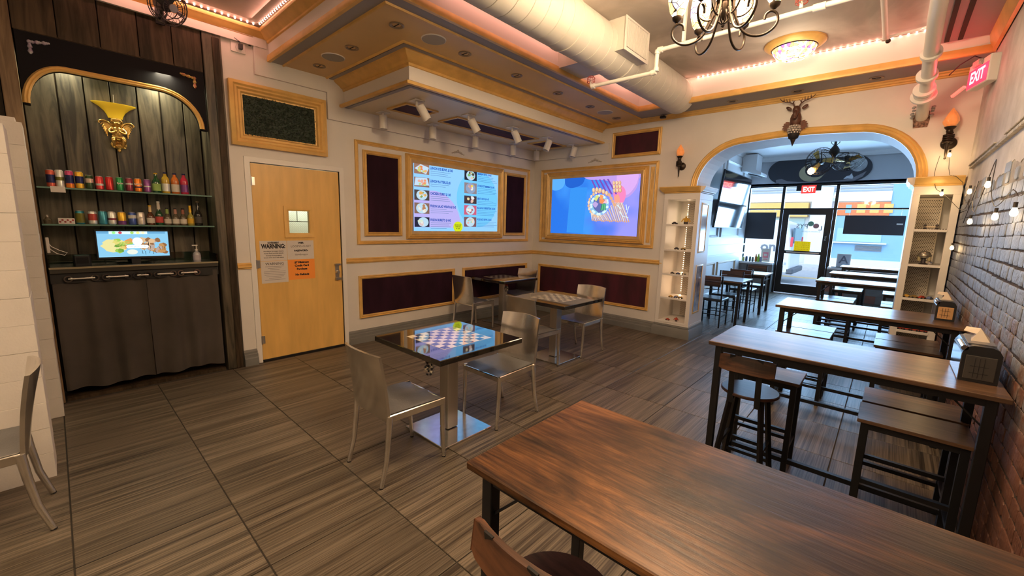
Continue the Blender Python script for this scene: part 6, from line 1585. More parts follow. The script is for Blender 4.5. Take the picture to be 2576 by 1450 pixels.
def deer():
    t = thing('deer_wall_lamp', 'carved antlered deer head wall lamp with leaf wings over the arch', 'sconce', (3.80, 0, 2.60))
    b = MB(); b.ball((0, -.07, .255), .045, 12, (.85, 1, 1.1)); b.ball((0, -.115, .20), .032, 12, (.75, 1.0, 1.5)); b.ball((0, -.13, .165), .024, 10, (.8, 1, .8)); b.ball((0, -.05, .16), .055, 12, (1, .8, 1.6)); b.build('head', M_deer, t, smooth=70)
    for s in (-1, 1):
        b = MB(); b.ball((s*.075, -.06, .285), .034, 8, (1, .3, .5), Matrix.Rotation(-s*.6, 4, 'Y')); b.build('ear', M_deer, t, smooth=60)
        b = MB()
        main = [(s*.02, -.06, .29), (s*.035, -.065, .325), (s*.07, -.075, .345), (s*.11, -.085, .352), (s*.145, -.09, .37), (s*.165, -.09, .395)]
        b.tube(main, .008, 7, .003)
        for p, q in (((s*.035, -.065, .325), (s*.045, -.085, .37)), ((s*.07, -.075, .345), (s*.07, -.10, .385)), ((s*.095, -.08, .35), (s*.10, -.11, .38)), ((s*.125, -.087, .36), (s*.125, -.11, .39)), ((s*.04, -.068, .33), (s*.02, -.09, .36))):
            b.tube([p, ((p[0]+q[0])/2, (p[1]+q[1])/2-.005, (p[2]+q[2])/2), q], .0055, 6, .002)
        b.build('antler', M_deer, t, smooth=60)
        b = MB()
        for k in range(6):
            a = -1.15+.38*k; c = Vector((s*.045, -.04, .10)); L_ = .085-.006*abs(k-2)
            e = Vector((s*cos(a), -.15, sin(a))); n_ = Vector((-s*sin(a), 0, cos(a)))
            b.bm.faces.new([b.bm.verts.new(p) for p in (c, c+e*L_*.45-n_*.022+Vector((0, -.012, 0)), c+e*L_*.75-n_*.012, c+e*L_, c+e*L_*.75+n_*.014, c+e*L_*.45+n_*.022+Vector((0, -.012, 0)))])
        bmesh.ops.solidify(b.bm, geom=b.bm.faces[:], thickness=.006)
        b.build('leaf', M_leaf, t, smooth=30)
    b = MB(); b.ball((0, -.045, .115), .05, 12, (1, .8, 1.2)); b.build('leaf_body', M_deer, t, smooth=60)
    b = MB(); M = Matrix.Rotation(0, 4, 'X')
    for j in range(6):
        z = .085-.024*j; r = (.046, .055, .056, .05, .041, .030)[j]; n = 12
        for i in range(n):
            a = 2*pi*i/n+(j % 2)*.26; b.ball((r*cos(a), -.06+r*sin(a), z), r*.27, 6, (1, 1, .9))
    b.build('glass_beads', mat('bead_glass', (.55, .48, .42), .12, var=.5, vscale=30), t, smooth=60)
    b = MB(); b.lathe([(.020, -.06), (.046, -.045), (.058, 0), (.056, .045), (.042, .09), (.02, .10)], c=(0, -.06, 0), n=18); b.build('bead_cage', M_ink, t, smooth=50)
    b = MB(); b.lathe([(0, -.135), (.006, -.12), (.026, -.06), (.028, -.052), (.0, -.05)], c=(0, -.06, 0), n=14); b.build('pointed_tip', M_bronze, t, smooth=50)
deer()
# ---- exit sign on the brick wall
def exit_brick():
    t = thing('exit_sign', 'red lit exit sign angled on the brick wall at the ceiling corner', 'exit sign', (5.14, -.62, 2.72), .27)
    b = MB(); b.box(-.03, .04, -.16, .16, 0, .20); b.build('housing', M_white2, t, bev=.006)
    b = MB(); b.box(-.032, -.030, -.15, .15, .01, .15); b.build('lit_face', mat('exit_face_red', (.5, .02, .04), .4, emit=(1, .03, .08), es=1.1), t)
    M = Matrix(((0, 0, -1, -.034), (-1, 0, 0, 0), (0, 1, 0, .08), (0, 0, 0, 1)))
    text('EXIT', .125, mat('exit_letters_pink', (1, .3, .3), .4, emit=(1, .22, .26), es=2.6), t, M, bold=.004, sx=.85)
    b = MB(); b.box(-.055, -.03, -.05, .05, .155, .20)
    b.build('lamp_grid', mat('grid_grey', (.45, .43, .40), .5, var=.5, vscale=150), t, bev=.003)
    b = MB(); b.bar((-.10, .19, -.02), (-.06, .10, .03), .02, .02); b.build('lamp_head', mat('pink_tube', (.8, .25, .2), .4, emit=(1, .2, .15), es=.5), t)
    b = MB(); b.tube([(0, 0, .2), (-.04, .08, .26), (-.10, .14, .22), (-.14, .2, .16)], .004, 6); b.build('cable', M_ink, t)
exit_brick()

# ---- festoon string lights along the brick wall
def festoon():
    pts = [(5.00, -.09, 2.26), (4.985, -.07, 2.10), (5.01, -.05, 1.97), (5.04, -.10, 1.93), (5.10, -.20, 1.86), (5.165, -.42, 1.75), (5.17, -.8, 1.74), (5.165, -1.0, 1.80), (5.16, -1.10, 1.72), (5.155, -1.30, 1.77), (5.15, -1.58, 1.68), (5.155, -1.85, 1.86), (5.15, -2.08, 1.96),
           (5.15, -2.10, 1.80), (5.15, -2.30, 1.69), (5.15, -2.50, 1.69), (5.15, -2.75, 1.74), (5.15, -2.98, 1.70), (5.15, -3.3, 1.9)]
    t = thing('string_light_cable', 'black festoon cable draped from the torch sconce along the brick wall', 'cable', (5.1, -1.5, 1.6))
    o = Vector((5.1, -1.5, 1.6))
    b = MB(); b.tube(sm([Vector(p)-o for p in pts], 3), .0020, 6); b.tube([Vector(p)-o for p in ((5.06, -.09, 2.28), (5.075, -.07, 2.14), (5.09, -.06, 2.08), (5.13, -.12, 2.06), (5.165, -.3, 1.99), (5.165, -.5, 1.90), (5.165, -.75, 1.80))], .0020, 6)
    b.tube([Vector(p)-o for p in ((5.165, -.9, 1.62), (5.165, -1.2, 1.80), (5.16, -1.4, 1.9))], .0020, 6)
    b.build('cable', M_cable, t, smooth=60)
    bl = thing('festoon_bulb', '', 'light bulb', (0, 0, 0), 0, 'festoon bulbs on the brick wall')
    b = MB(); b.cyl((0, 0, .022), (0, 0, .046), .0075, n=10); b.build('socket', M_cable, bl, smooth=40)
    b = MB(); b.lathe([(.006, .026), (.008, .018), (.0125, .004), (.0125, -.006), (.008, -.014), (0, -.017)], n=14); b.build('bulb', M_light, bl, smooth=70)
    L_ = [(5.14, -1.56, 1.615, 'lit bulb low on the brick wall, left of the close pair'), (5.14, -2.50, 1.62, 'lit bulb, left one of the close pair near right edge'), (5.14, -2.95, 1.625, 'lit bulb, right one of the close pair near right edge'), (5.14, -2.04, 1.82, 'lit bulb highest on the brick wall'),
          (5.14, -1.22, 1.84, 'lit bulb just right of the column cap'), (5.165, -.42, 1.41, 'lit bulb half way down the gap beside the right column'), (5.055, -.14, 1.90, 'lit bulb dangling before the top shelf of right column'), (5.06, -.12, 2.255, 'lit bulb directly under the large torch sconce')]
    for i, (x, y, z, lab) in enumerate(L_):
        if i == 0: bl.location = (x, y, z); bl['label'] = lab
        else: dup(bl, lab, (x, y, z))
        lamp('bulb_light', 'POINT', (x-.03, y, z-.01), .5, (1, .66, .32), .03)
    b = MB(); b.box(5.15, 5.18, -.43, -.41, 1.0, 2.0)
    b.bm.free()
festoon()

# ================================================================== FRONT ROOM
mb = MB(); mb.box(1.8, 5.4, .5, 6.5, 3.27, 3.42); st('ceiling_front', mb, M_front)
mb = MB(); mb.sweep([(5.2, .5), (5.2, 6.2), (1.95, 6.2), (1.95, .5)], [(0, 3.18), (.02, 3.19), (.03, 3.22), (.06, 3.25), (.07, 3.27)], PL); st('trim_9', mb, M_front)
mb = MB(); mb.box(1.9, 5.3, 6.22, 6.40, 2.62, 3.35); wff = st('wall_front', mb, mat('front_wall_grey', (.45, .46, .48), .5))
mb = MB()
for z in (.92, 1.14): mb.box(1.95, 1.975, .5, 6.2, z, z+.04); mb.box(1.975, 1.985, .5, 6.2, z+.01, z+.03)
st('trim_10', mb, M_front)
for (y0, y1) in ((.9, 2.3), (2.5, 3.9), (4.1, 5.5)):
    frame('panel_frame', y0, y1, .25, .80, FR_THIN, lambda u, v, h: Vector((1.95+h, u, v)), wfl, mat('beige_trim', (.55, .42, .28), .5))
    frame('panel_frame', y0, y1, 1.35, 3.0, FR_THIN, lambda u, v, h: Vector((1.95+h, u, v)), wfl, M_front)
mb = MB(); mb.sweep([(1.95, 6.2), (1.95, .5)], [(0, 0), (.03, 0), (.03, .12), (.01, .15), (0, .15)], PL); st('baseboard_front', mb, M_front)
# mural on the wall above the glazing
def mural():
    t = thing('oval_mural', 'rounded night mural with moon and crescent above the shop windows', 'mural', (3.32, 6.20, 2.63))
    MP = lambda u, v, h: Vector((u-3.32, -h, v-2.63))
    pts = []; x0, x1, z0, z1 = 2.32, 4.27, 2.635, 3.22; r = (z1-z0)/2; zc = (z0+z1)/2
    for i in range(17): a = -pi/2+pi*i/16; pts.append((x1-r*1.25+r*1.25*cos(a), zc+r*sin(a)))
    for i in range(17): a = pi/2+pi*i/16; pts.append((x0+r*1.25+r*1.25*cos(a), zc+r*sin(a)))
    b = MB(); b.prism(pts, 0, .012, MP); b.build('panel', mat('night_blue_paint', (.022, .024, .034), .5), t)
    def d(nm, u, v, r_, m_, h, sx=1, n=24):
        q = MB(); q.prism([(u+r_*sx*cos(2*pi*i/n), v+r_*sin(2*pi*i/n)) for i in range(n)], h, h+.002, MP); q.build(nm, m_, t)
    d('moon', 4.03, 3.0, .15, mat('moon_paint', (.42, .43, .44), .7, var=.4, vscale=8), .012)
    # crescent as one outline
    cr = [(3.20+.24*cos(a), 2.87+.20*sin(a)) for a in [pi*.62+pi*1.25*i/20 for i in range(21)]]
    cr += [(3.28+.21*cos(a), 2.93+.165*sin(a)) for a in [pi*.62+pi*1.25*i/20 for i in range(20, -1, -1)]]
    q = MB(); q.prism(cr, .012, .014, MP); q.build('crescent', mat('crescent_paint', (.42, .36, .22), .6), t)
    hill = [(2.52, 2.665), (2.50, 2.74), (2.62, 2.76), (2.75, 2.70), (2.95, 2.675), (3.4, 2.66), (3.8, 2.68), (3.98, 2.73), (4.10, 2.80), (4.18, 2.85), (4.13, 2.74), (4.0, 2.66), (2.6, 2.642)]
    q = MB(); q.prism(hill, .0125, .0145, MP); q.build('hills', mat('hill_paint', (.20, .19, .21), .7), t)
    wolf = [(3.80, 2.70), (3.85, 2.76), (3.90, 2.77), (3.94, 2.82), (3.95, 2.78), (3.97, 2.74), (3.96, 2.70), (3.88, 2.71)]
    q = MB(); q.prism(wolf, .0146, .0152, MP); q.build('howling_animal', mat('wolf_paint', (.55, .58, .62), .7), t)
mural()
def front_facade():
    Y = 6.25; m_ = M_alufr
    w1 = thing('window_1', 'x', 'x'); bpy.data.objects.remove(w1)
    b = MB()
    b.box(1.95, 5.3, Y-.03, Y+.05, 2.57, 2.66); b.box(1.95, 5.3, Y-.02, Y+.04, 2.03, 2.065)
    for x in (1.95, 2.70, 3.735, 5.0): b.box(x-.03, x+.03, Y-.03, Y+.05, 0 if x in (2.70, 3.735) else .7, 2.6)
    fr = st('window_1', b, m_)
    for (x0, x1, z0, z1) in ((1.98, 2.67, 2.065, 2.57), (2.73, 3.705, 2.065, 2.57), (3.765, 4.97, 2.065, 2.57), (1.98, 2.67, .74, 2.03), (3.765, 4.97, .74, 2.03)):
        b = MB(); b.box(x0, x1, Y+.008, Y+.014, z0, z1); st('pane', b, M_glass, fr)
    b = MB(); b.box(2.735, 3.70, Y-.02, Y+.03, 1.91, 2.03); b.box(2.735, 3.70, Y-.02, Y+.03, .02, .23); b.box(2.735, 2.86, Y-.02, Y+.03, .23, 1.91); b.box(3.575, 3.70, Y-.02, Y+.03, .23, 1.91); b.box(2.86, 3.575, Y-.02, Y+.03, .985, 1.06)
    d = st('door_2', b, m_)
    for z0, z1 in ((.23, .985), (1.06, 1.91)):
        b = MB(); b.box(2.86, 3.575, Y+.002, Y+.008, z0, z1); st('pane', b, M_glass, d)
    b = MB(); b.bar((2.90, Y-.06, 1.02), (3.55, Y-.06, 1.02), .03, .03); b.box(2.90, 2.93, Y-.06, Y-.02, 1.005, 1.035); b.box(3.52, 3.55, Y-.06, Y-.02, 1.005, 1.035); st('door_handle', b, M_steel, d)
    b = MB(); b.box(3.60, 3.65, Y-.026, Y-.021, 1.26, 1.50); pl = st('push_plate', b, M_ink, d)
    text('PULL', .05, M_paper, d, Matrix(((0, -1, 0, 3.625), (0, 0, -1, Y-.028), (1, 0, 0, 1.38), (0, 0, 0, 1))), sx=1)
    # decals read from the street: mirrored in here
    def decal(s_, size, x, z, m2, bold=0):
        return text(s_, size, m2, d, Matrix(((-1, 0, 0, x), (0, 0, 1, Y+.0), (0, 1, 0, z), (0, 0, 0, 1))), bold=bold)
    dk = mat('decal_grey', (.30, .33, .38), .6)
    decal('L', .15, 3.507, 1.60, dk, .002); decal('PYS', .15, 3.15, 1.64, dk, .002); decal('KOREAN FUSION', .045, 3.33, 1.52, dk)
    for x, c in ((3.313, (.15, .32, .22)), (3.418, (.42, .18, .18))):
        b = MB(); b.cyl((x, Y-.001, 1.705 if x < 3.4 else 1.655), (x, Y+.001, 1.705 if x < 3.4 else 1.655), .058, n=24); st('decal_disc', b, mat('decal_%.1f' % c[0], c, .5), d)
    t = thing('yellow_notice', 'yellow paper notice with black handwriting on the street door glass', 'notice', (3.20, Y-.008, 1.04))
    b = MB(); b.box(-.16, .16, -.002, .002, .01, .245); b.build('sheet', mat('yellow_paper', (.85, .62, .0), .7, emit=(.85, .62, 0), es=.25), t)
    rnd = random.Random(2); b = MB()
    for r_ in range(4):
        for k in range(9):
            u = -.125+.030*k+rnd.uniform(-.004, .004); v = .20-.05*r_
            b.bar((u, -.003, v), (u+rnd.uniform(-.012, .012), -.003, v+rnd.uniform(.008, .024)), .005, .001, (0, 1, 0))
    b.build('handwriting', M_ink, t)
    # planter walls with patchwork tiles
    for nm, x0, x1, n in (('planter_wall', 1.96, 2.69, 3), ('planter_wall', 3.76, 5.2, 8)):
        b = MB(); b.box(x0, x1, 5.98, 6.20, 0, .69); p = st('planter_wall', b, M_stone)
        b = MB(); b.box(x0, x1, 5.94, 6.20, .69, .74); st('sill', b, mat('white_stone_sill', (.65, .65, .66), .3), p, bev=.004)
        tw = (x1-x0)/n
        for i in range(n):
            for j in range(4):
                b = MB(); b.box(x0+i*tw+.003, x0+(i+1)*tw-.003, 5.972, 5.98, .01+j*.17, .01+(j+1)*.17-.005); st('tile', b, M_rusttile if (x0 > 3 and (i+j) % 3 == 1) else M_stone, p)
    t = thing('grade_card', 'grey health grade card with letter A in the shop window', 'sign', (4.02, 6.16, .745))
    b = MB(); b.box(-.125, .125, -.004, .004, .0, .30); b.build('frame', M_paper, t); b = MB(); b.box(-.105, .105, -.006, -.004, .015, .285); b.build('card', mat('grade_grey', (.38, .40, .44), .6), t)
    text('A', .24, mat('grade_letter', (.13, .14, .18), .6), t, Matrix(((1, 0, 0, 0), (0, 0, -1, -.0065), (0, 1, 0, .165), (0, 0, 0, 1))), bold=.004)
    t = thing('sill_tray', 'black tray lying on the sill under the grade card', 'tray', (3.92, 6.05, .742)); b = MB(); b.box(-.10, .14, -.05, .05, 0, .012); b.build('tray_body', M_blackpl, t, bev=.003); b = MB(); b.box(-.09, .13, -.04, .04, .012, .016); b.build('tray_rim', M_black, t)
    for nm, x0, x1, z0, z1, lab in (('hanging_sign', 1.96, 2.60, 1.31, 1.965, 'black hanging sign board in the left shop window'), ('hanging_sign', 3.93, 4.93, 1.49, 1.90, 'wide black hanging sign board in the right shop window')):
        t = thing(nm, lab, 'sign', ((x0+x1)/2, 6.205, z0), 0, 'black sign boards hung in the windows')
        hw = (x1-x0)/2
        b = MB(); b.box(-hw, hw, -.012, .012, 0, z1-z0); b.build('board', mat('sign_black', (.02, .022, .03), .5), t, bev=.004)
        for s in (-1, 1): b = MB(); b.tube([(s*hw*.85, 0, z1-z0)]+[(s*hw*.85, .0, 2.0-z0)]+[(s*hw*.85+.01, .01, 2.02-z0), (s*hw*.85, .03, 2.045-z0)], .004, 6); b.build('hook', M_steel, t)
        if x0 > 3: b = MB(); b.box(hw-.13, hw-.03, -.016, -.012, .22, .25); b.build('price_tag', M_paper, t)
    t = thing('window_poster', 'white poster with red cup print leaning on the left window sill', 'poster', (2.48, 6.17, .745)); b = MB(); b.box(-.10, .10, -.003, .003, 0, .33); b.build('sheet', M_paper, t)
    b = MB(); b.box(-.06, .06, -.004, -.003, .10, .24); b.build('red_print', mat('poster_pink', (.75, .22, .28), .6), t); b = MB(); b.box(-.035, .035, -.0045, -.004, .15, .20); b.build('white_print', M_paper, t); b = MB(); b.box(-.05, .05, -.004, -.003, .055, .075); b.build('caption_print', mat('poster_pink', (.75, .22, .28), .6), t)
    for i, (x, h, r_, c, lab) in enumerate(((2.02, .10, .028, (.45, .42, .10), 'yellowish can, first on the left window sill'), (2.09, .12, .03, (.06, .08, .14), 'navy can on the left window sill'), (2.17, .12, .024, (.06, .07, .04), 'dark green can on the left window sill'),
                                         (2.23, .11, .027, (.10, .11, .10), 'grey can on the left window sill'), (2.30, .19, .026, (.45, .16, .03), 'orange bottle on the left window sill'), (2.355, .20, .030, (.30, .50, .06), 'lime green bottle on the left window sill'), (2.41, .13, .026, (.25, .28, .38), 'blue grey jar on the left window sill'))):
        t = thing('sill_bottle', lab, 'bottle', (x, 6.05, .741), 0, 'drinks on the window sill')
        b = MB(); b.lathe([(r_*.9, 0), (r_, .006), (r_, h*.6), (r_*.6 if h > .15 else r_*.95, h*.75), (r_*.35 if h > .15 else r_*.8, h)], n=14); b.build('body', mat('sill_%d' % i, c, .3), t, smooth=50)
        b = MB(); b.lathe([(r_*.38 if h > .15 else r_*.8, h*.97), (r_*.38 if h > .15 else r_*.8, h*1.03), (0, h*1.03)], n=12); b.build('cap', M_steel, t)
front_facade()
t = thing('exit_sign', 'red lit exit sign hanging over the street door', 'exit sign', (3.19, 6.19, 2.40))
b = MB(); b.box(-.14, .14, -.02, .02, 0, .185); b.build('housing', mat('exit_red_body', (.5, .03, .03), .4, emit=(.9, .05, .04), es=.7), t)
b = MB(); b.box(-.24, -.14, -.015, .015, .06, .17); b.box(.14, .24, -.015, .015, .06, .17); b.build('emergency_heads', M_alufr, t)
b = MB(); b.box(-.03, .03, -.015, .04, .17, .20); b.build('stem', M_alufr, t)
text('EXIT', .15, mat('exit_letter_red', (1, .5, .45), .4, emit=(1, .30, .25), es=2.0), t, Matrix(((1, 0, 0, 0), (0, 0, -1, -.021), (0, 1, 0, .09), (0, 0, 0, 1))), bold=.006, sx=.72)
# leaning television on the left wall
def front_tv():
    t = thing('wall_television', 'dark glossy television tilted off the left wall beyond the arch', 'television', (1.96, 3.81, 1.5))
    th = math.atan2(.11, 1.09); M = Matrix.Translation((.24, 0, .05)) @ Matrix.Rotation(th, 4, 'Y')
    b = MB(); b.box(-.04, 0, -1.0, 1.0, 0, 1.095, M); b.build('casing', M_blackpl, t, bev=.006)
    b = MB(); b.box(.0005, .002, -.985, .985, .018, 1.078, M); b.build('screen', mat('tv_glass', (.02, .02, .022), .04, coat=1, spec=.9), t)
    b = MB(); b.bar((0, 0, .5), (.25, 0, .5), .06, .3); b.build('mount_arm', M_black, t)
front_tv()
def ac():
    t = thing('duct_outlet', 'white boxed air duct outlet high on the left wall beyond the arch', 'vent', (1.96, 5.5, 2.75))
    b = MB(); b.box(0, .30, -.25, .25, .12, .50); b.build('duct_box', M_front, t); b = MB(); b.prism([(0, .15), (.42, .02), (.42, .08), (.30, .14)], -.3, .3, lambda u, v, h: Vector((u, h, v))); b.build('outlet_hood', M_front, t)
    for k in range(6): b = MB(); b.box(.14+.035*k, .155+.035*k, -.22, .22, .055-.01*k, .08-.01*k); b.build('slat', M_hole, t)
ac()
def ceiling_fan():
    t = thing('ceiling_fan', 'dark twin headed caged ceiling fan beyond the arch', 'fan', (3.80, 3.9, 2.72))
    b = MB(); b.lathe([(.09, .55), (.08, .50), (.02, .47), (.02, .36), (.045, .33), (.075, .28), (.08, .22), (.05, .18), (.02, .14), (0, .12)], n=18); b.build('motor_hub', M_bronze, t, smooth=50)
    b = MB()
    for s in (-1, 1): b.tube([(s*.02, 0, .36), (s*.06, 0, .40), (s*.055, 0, .47), (s*.02, 0, .46), (s*.03, 0, .42)], .006, 6)
    b.build('scroll', M_bronze, t)
    for (c, ax) in ((Vector((-.19, -.04, .09)), Vector((-.25, -.95, .05))), (Vector((.20, .05, .06)), Vector((.15, -.45, -.88)))):
        ax.normalize(); u = ax.orthogonal().normalized(); v = ax.cross(u); b = MB(); R_ = .24
        for off, r in ((0, R_), (.05, R_*.85), (.07, R_*.5), (-.05, R_*.85)): b.tube([c+ax*off+u*(r*cos(2*pi*i/26))+v*(r*sin(2*pi*i/26)) for i in range(27)], .005, 5)
        for k in range(28):
            a = 2*pi*k/28; e = u*cos(a)+v*sin(a); b.tube([c+ax*.075+e*.03, c+ax*.06+e*R_*.7, c+e*R_, c-ax*.055+e*R_*.75], .0022, 4)
        b.build('fan_cage', M_bronze, t)
        b = MB(); b.cyl(c-ax*.10, c-ax*.02, .05, .045, 14); b.build('fan_motor', M_bronze, t, smooth=40); b = MB(); b.cyl(c+ax*.06, c+ax*.08, .035, n=14); b.build('fan_badge', M_bronze, t, smooth=40)
        for k in range(3):
            a = 2*pi*k/3; e = u*cos(a)+v*sin(a); f = u*cos(a+1)+v*sin(a+1); b = MB(); b.face([c+e*.03, c+e*R_*.9, c+(e+f)*R_*.5-ax*.02, c+f*.06-ax*.02]); b.build('fan_blade', M_gilt, t)
        b = MB(); b.tube([(0, 0, .22), (c+Vector((0, 0, .16)))/1.0, c-ax*.08], .012, 8); b.build('fan_arm', M_bronze, t)
    b = MB(); b.cyl((-.30, -.10, -.02), (-.30, -.10, .10), .003, n=6); b.build('pendant_rod', M_bronze, t)
    b = MB(); b.lathe([(.01, -.02), (.045, -.05), (.058, -.09), (.045, -.13), (.01, -.15)], c=(-.30, -.10, 0), n=14); b.build('pendant_shade', stained('pendant_glass', [(1, .6, .25), (1, .85, .6)], 40, 3.5), t, smooth=60)
    b = MB(); b.cyl((-.30, -.10, -.15), (-.30, -.10, -.185), .004, n=6); b.build('pull_chain', M_bronze, t)
ceiling_fan()

def small_table(label, loc, L=.66, W=.66, H=.73):
    t = thing('square_table', label, 'table', loc, 0, 'small square tables beyond the arch')
    b = MB(); b.box(-L/2, L/2, -W/2, W/2, H-.028, H); b.build('tabletop', M_bartop, t, bev=.003)
    for sx in (-1, 1):
        for sy in (-1, 1): b = MB(); b.box(sx*(L/2-.045)-.02, sx*(L/2-.045)+.02, sy*(W/2-.045)-.02, sy*(W/2-.045)+.02, 0, H-.028); b.build('leg', M_black, t)
    b = MB()
    for s in (-1, 1): b.bar((-L/2+.05, s*(W/2-.045), H-.05), (L/2-.05, s*(W/2-.045), H-.05), .025, .04); b.bar((s*(L/2-.045), -W/2+.05, H-.11), (s*(L/2-.045), W/2-.05, H-.11), .015, .015)
    b.build('frame', M_black, t)
    return t
stb = small_table('small square table nearest the arch at left', (2.83, 1.55, 0)); dup(stb, 'small square table farther from the arch at left', (2.85, 3.03, 0))
def wood_chair(label, loc, rz):
    t = thing('dining_chair', label, 'chair', loc, rz, 'wooden backed metal chairs beyond the arch')   # faces +y
    w, d = .18, .18; H = .45
    b = MB(); b.box(-w-.01, w+.01, -d, d+.02, H-.045, H); b.build('seat_pad', mat('black_vinyl', (.035, .035, .037), .28), t, bev=.012)
    for s in (-1, 1):
        b = MB(); b.box(s*w-.009, s*w+.009, d-.01, d+.008, 0, H-.04); b.build('leg', M_black, t)
        b = MB(); b.bar((s*w, -d, 0), (s*w, -d-.0, H), .020, .018); b.bar((s*w, -d, H), (s*w, -d-.035, .815), .020, .018); b.build('back_post', M_black, t)
        b = MB(); b.bar((s*w, -d, .17), (s*w, d, .17), .012, .012); b.build('side_rung', M_black, t)
    for yy, zz in ((-d, .20), (d, .20), (-d-.012, .60)): b = MB(); b.bar((-w, yy, zz), (w, yy, zz), .012, .012); b.build('cross_rung', M_black, t)
    for z0, z1 in ((.655, .735), (.739, .812)):
        b = MB(); M = Matrix.Translation((0, -d-.027, 0)) @ Matrix.Rotation(.09, 4, 'X'); b.box(-w+.006, w-.006, -.012, .010, z0, z1, M); b.build('back_slat', M_rusticY, t, bev=.002)
    return t
wc = wood_chair('wooden backed chair nearest the left column, near side of the first square table', (2.76, 1.22, 0), 0)
dup(wc, 'wooden backed chair at the far side of the first square table', (2.80, 1.82, 0), pi); dup(wc, 'wooden backed chair at the near side of the second square table', (2.82, 2.80, 0), 0); dup(wc, 'wooden backed chair farthest from the arch, behind the second square table', (2.80, 3.62, 0), pi)

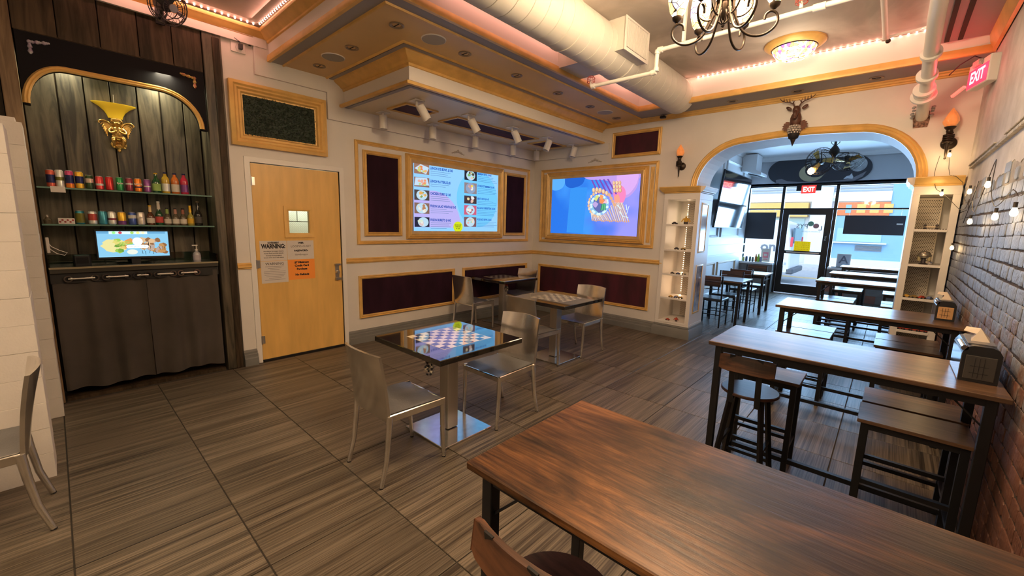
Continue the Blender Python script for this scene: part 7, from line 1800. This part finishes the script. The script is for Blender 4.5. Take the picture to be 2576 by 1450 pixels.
# ================================================================== STREET
mb = MB(); mb.box(-30, 40, 6.4, 9.2, -.25, -.06); st('sidewalk', mb, mat('pale_sidewalk', (.55, .55, .54), .9, var=.1)); mb = MB(); mb.box(-30, 40, 9.2, 16.2, -.30, -.16); road = st('street', mb, M_concrete)
mb = MB(); mb.box(-30, 40, 12.45, 12.60, -.16, -.155); mb.box(-30, 40, 12.75, 12.90, -.16, -.155); st('road_marking', mb, mat('road_yellow', (.75, .50, .15), .8), road)
mb = MB(); mb.box(-30, 40, 16.2, 18.2, -.25, 0.0); st('sidewalk_far', mb, mat('pale_sidewalk', (.55, .55, .54), .9))
def street_building():
    t = thing('shop_building', 'pale building with orange and blue shop front across the street', 'building', (2, 18.5, 0))
    o = Vector((2, 18.5, 0))
    def bx(nm, m_, x0, x1, z0, z1, d=0, dd=.3): b = MB(); b.box(x0-2, x1-2, -d, dd, z0, z1); return b.build(nm, m_, t)
    bw = mat('building_white', (.70, .72, .74), .6); bb_ = mat('building_blue', (.22, .42, .62), .6); by = mat('awning_yellow', (.75, .45, .12), .6); bo = mat('mural_orange', (.75, .18, .06), .6); bs = mat('slat_grey', (.30, .36, .44), .6)
    def P_(u, v):   # scaled positions from y=13 plane to this one
        return None
    k = (18.5+5.78)/(13+5.78)
    X = lambda x: 4.76+(x-4.76)*k; Z = lambda z: 1.52+(z-1.52)*k
    bx('wall', bw, -14, 16, 0, 9, 0)
    bx('blue_wall', bb_, X(4.60), X(7.5), 0, Z(3.6), .06); 
    for i in range(7): bx('slat', bs, X(.2), X(4.58), Z(2.93)+.13*i, Z(2.93)+.13*i+.07, .06)
    bx('white_band', bw, X(0), X(4.6), Z(2.60), Z(2.92), .12)
    bx('yellow_awning', by, X(0), X(2.4), Z(2.05), Z(2.55), .5); bx('pillar', bw, X(2.47), X(3.06), 0, Z(3.1), .3)
    bx('orange_panel', bo, X(3.15), X(4.6), Z(2.12), Z(2.56), .10)
    for i in range(3): bx('yellow_figure', by, X(3.75)+.45*i, X(3.75)+.45*i+.30, Z(2.2), Z(2.5), .12)
    bx('blue_figure', bb_, X(3.45), X(3.6), Z(2.2), Z(2.48), .12)
    bx('blue_counter_wall', bb_, X(3.15), X(4.6), 0, Z(2.10), .05)
    for i in range(9): bx('white_stripe', bw, X(3.78)+.11*i, X(3.78)+.11*i+.05, Z(1.95), Z(2.1), .08)
    bx('shop_window', mat('shop_window_glass', (.35, .55, .62), .1), X(3.3), X(4.5), Z(1.22), Z(1.68), .08); bx('counter_ledge', bw, X(3.15), X(4.65), Z(1.16), Z(1.20), .25)
    for i in range(5): bx('vent_slat', M_ink2, X(3.85), X(4.55), Z(.92)+.05*i, Z(.92)+.05*i+.025, .09)
    bx('low_white_wall', bw, X(3.1), X(5.6), 0, Z(.62), .5); bx('left_window', mat('shop_window_glass', (.35, .55, .62), .1), X(.2), X(2.3), Z(.9), Z(2.0), .05)
street_building()
def van():
    t = thing('white_van', 'white van parked in the street outside the left shop window', 'van', (-.36, 10.6, -.16))
    wp = mat('van_white', (.75, .75, .75), .3); r = 2.86   # rear end x
    b = MB(); b.prism([(-3.2, .35), (r-.06, .35), (r, .50), (r-.03, 1.25), (r-.16, 1.93), (r-.4, 2.02), (-2.2, 2.02), (-2.8, 1.9), (-3.2, 1.3)], -.95, .95, lambda u, v, h: Vector((u, h, v))); b.build('body', wp, t, bev=.04)
    b = MB(); b.box(r-.10, r+.10, -.95, .95, .34, .52); b.build('rear_bumper', mat('bumper_grey', (.10, .11, .13), .5), t, bev=.03)
    for s in (-1, 1): b = MB(); b.box(r-.05, r+.012, s*.93-.03, s*.93+.035, 1.20, 1.50); b.build('tail_light', mat('tail_red', (.75, .05, .08), .3), t, bev=.01)
    b = MB(); b.prism([(1.28, r-.115), (1.28, r-.02)], 0, 1, lambda u, v, h: Vector((v, h, u))) if False else b.box(r-.05, r+.006, -.70, .70, 1.30, 1.78, Matrix.Rotation(0, 4, 'Y')); b.build('rear_window', mat('van_glass', (.10, .16, .20), .1), t)
    b = MB(); b.box(-1.4, -.2, -.956, -.95, 1.25, 1.75); b.build('side_window', mat('van_glass', (.10, .16, .20), .1), t)
    for x in (-1.9, 1.75):
        b = MB(); b.cyl((x, -.96, .34), (x, -.72, .34), .34, n=24); b.build('wheel', M_blackpl, t, smooth=30); b = MB(); b.cyl((x, -.965, .34), (x, -.955, .34), .19, n=18); b.build('hubcap', M_steel, t)
    b = MB(); b.box(-3.0, r-.1, -.957, -.951, .62, .70); b.build('side_moulding', mat('van_trim', (.40, .45, .50), .5), t)
    text('on', .42, mat('van_letter', (.16, .18, .22), .5), t, Matrix(((1, 0, 0, 2.22), (0, 0, -1, -.960), (0, 1, 0, 1.17), (0, 0, 0, 1))), bold=.01)
van()
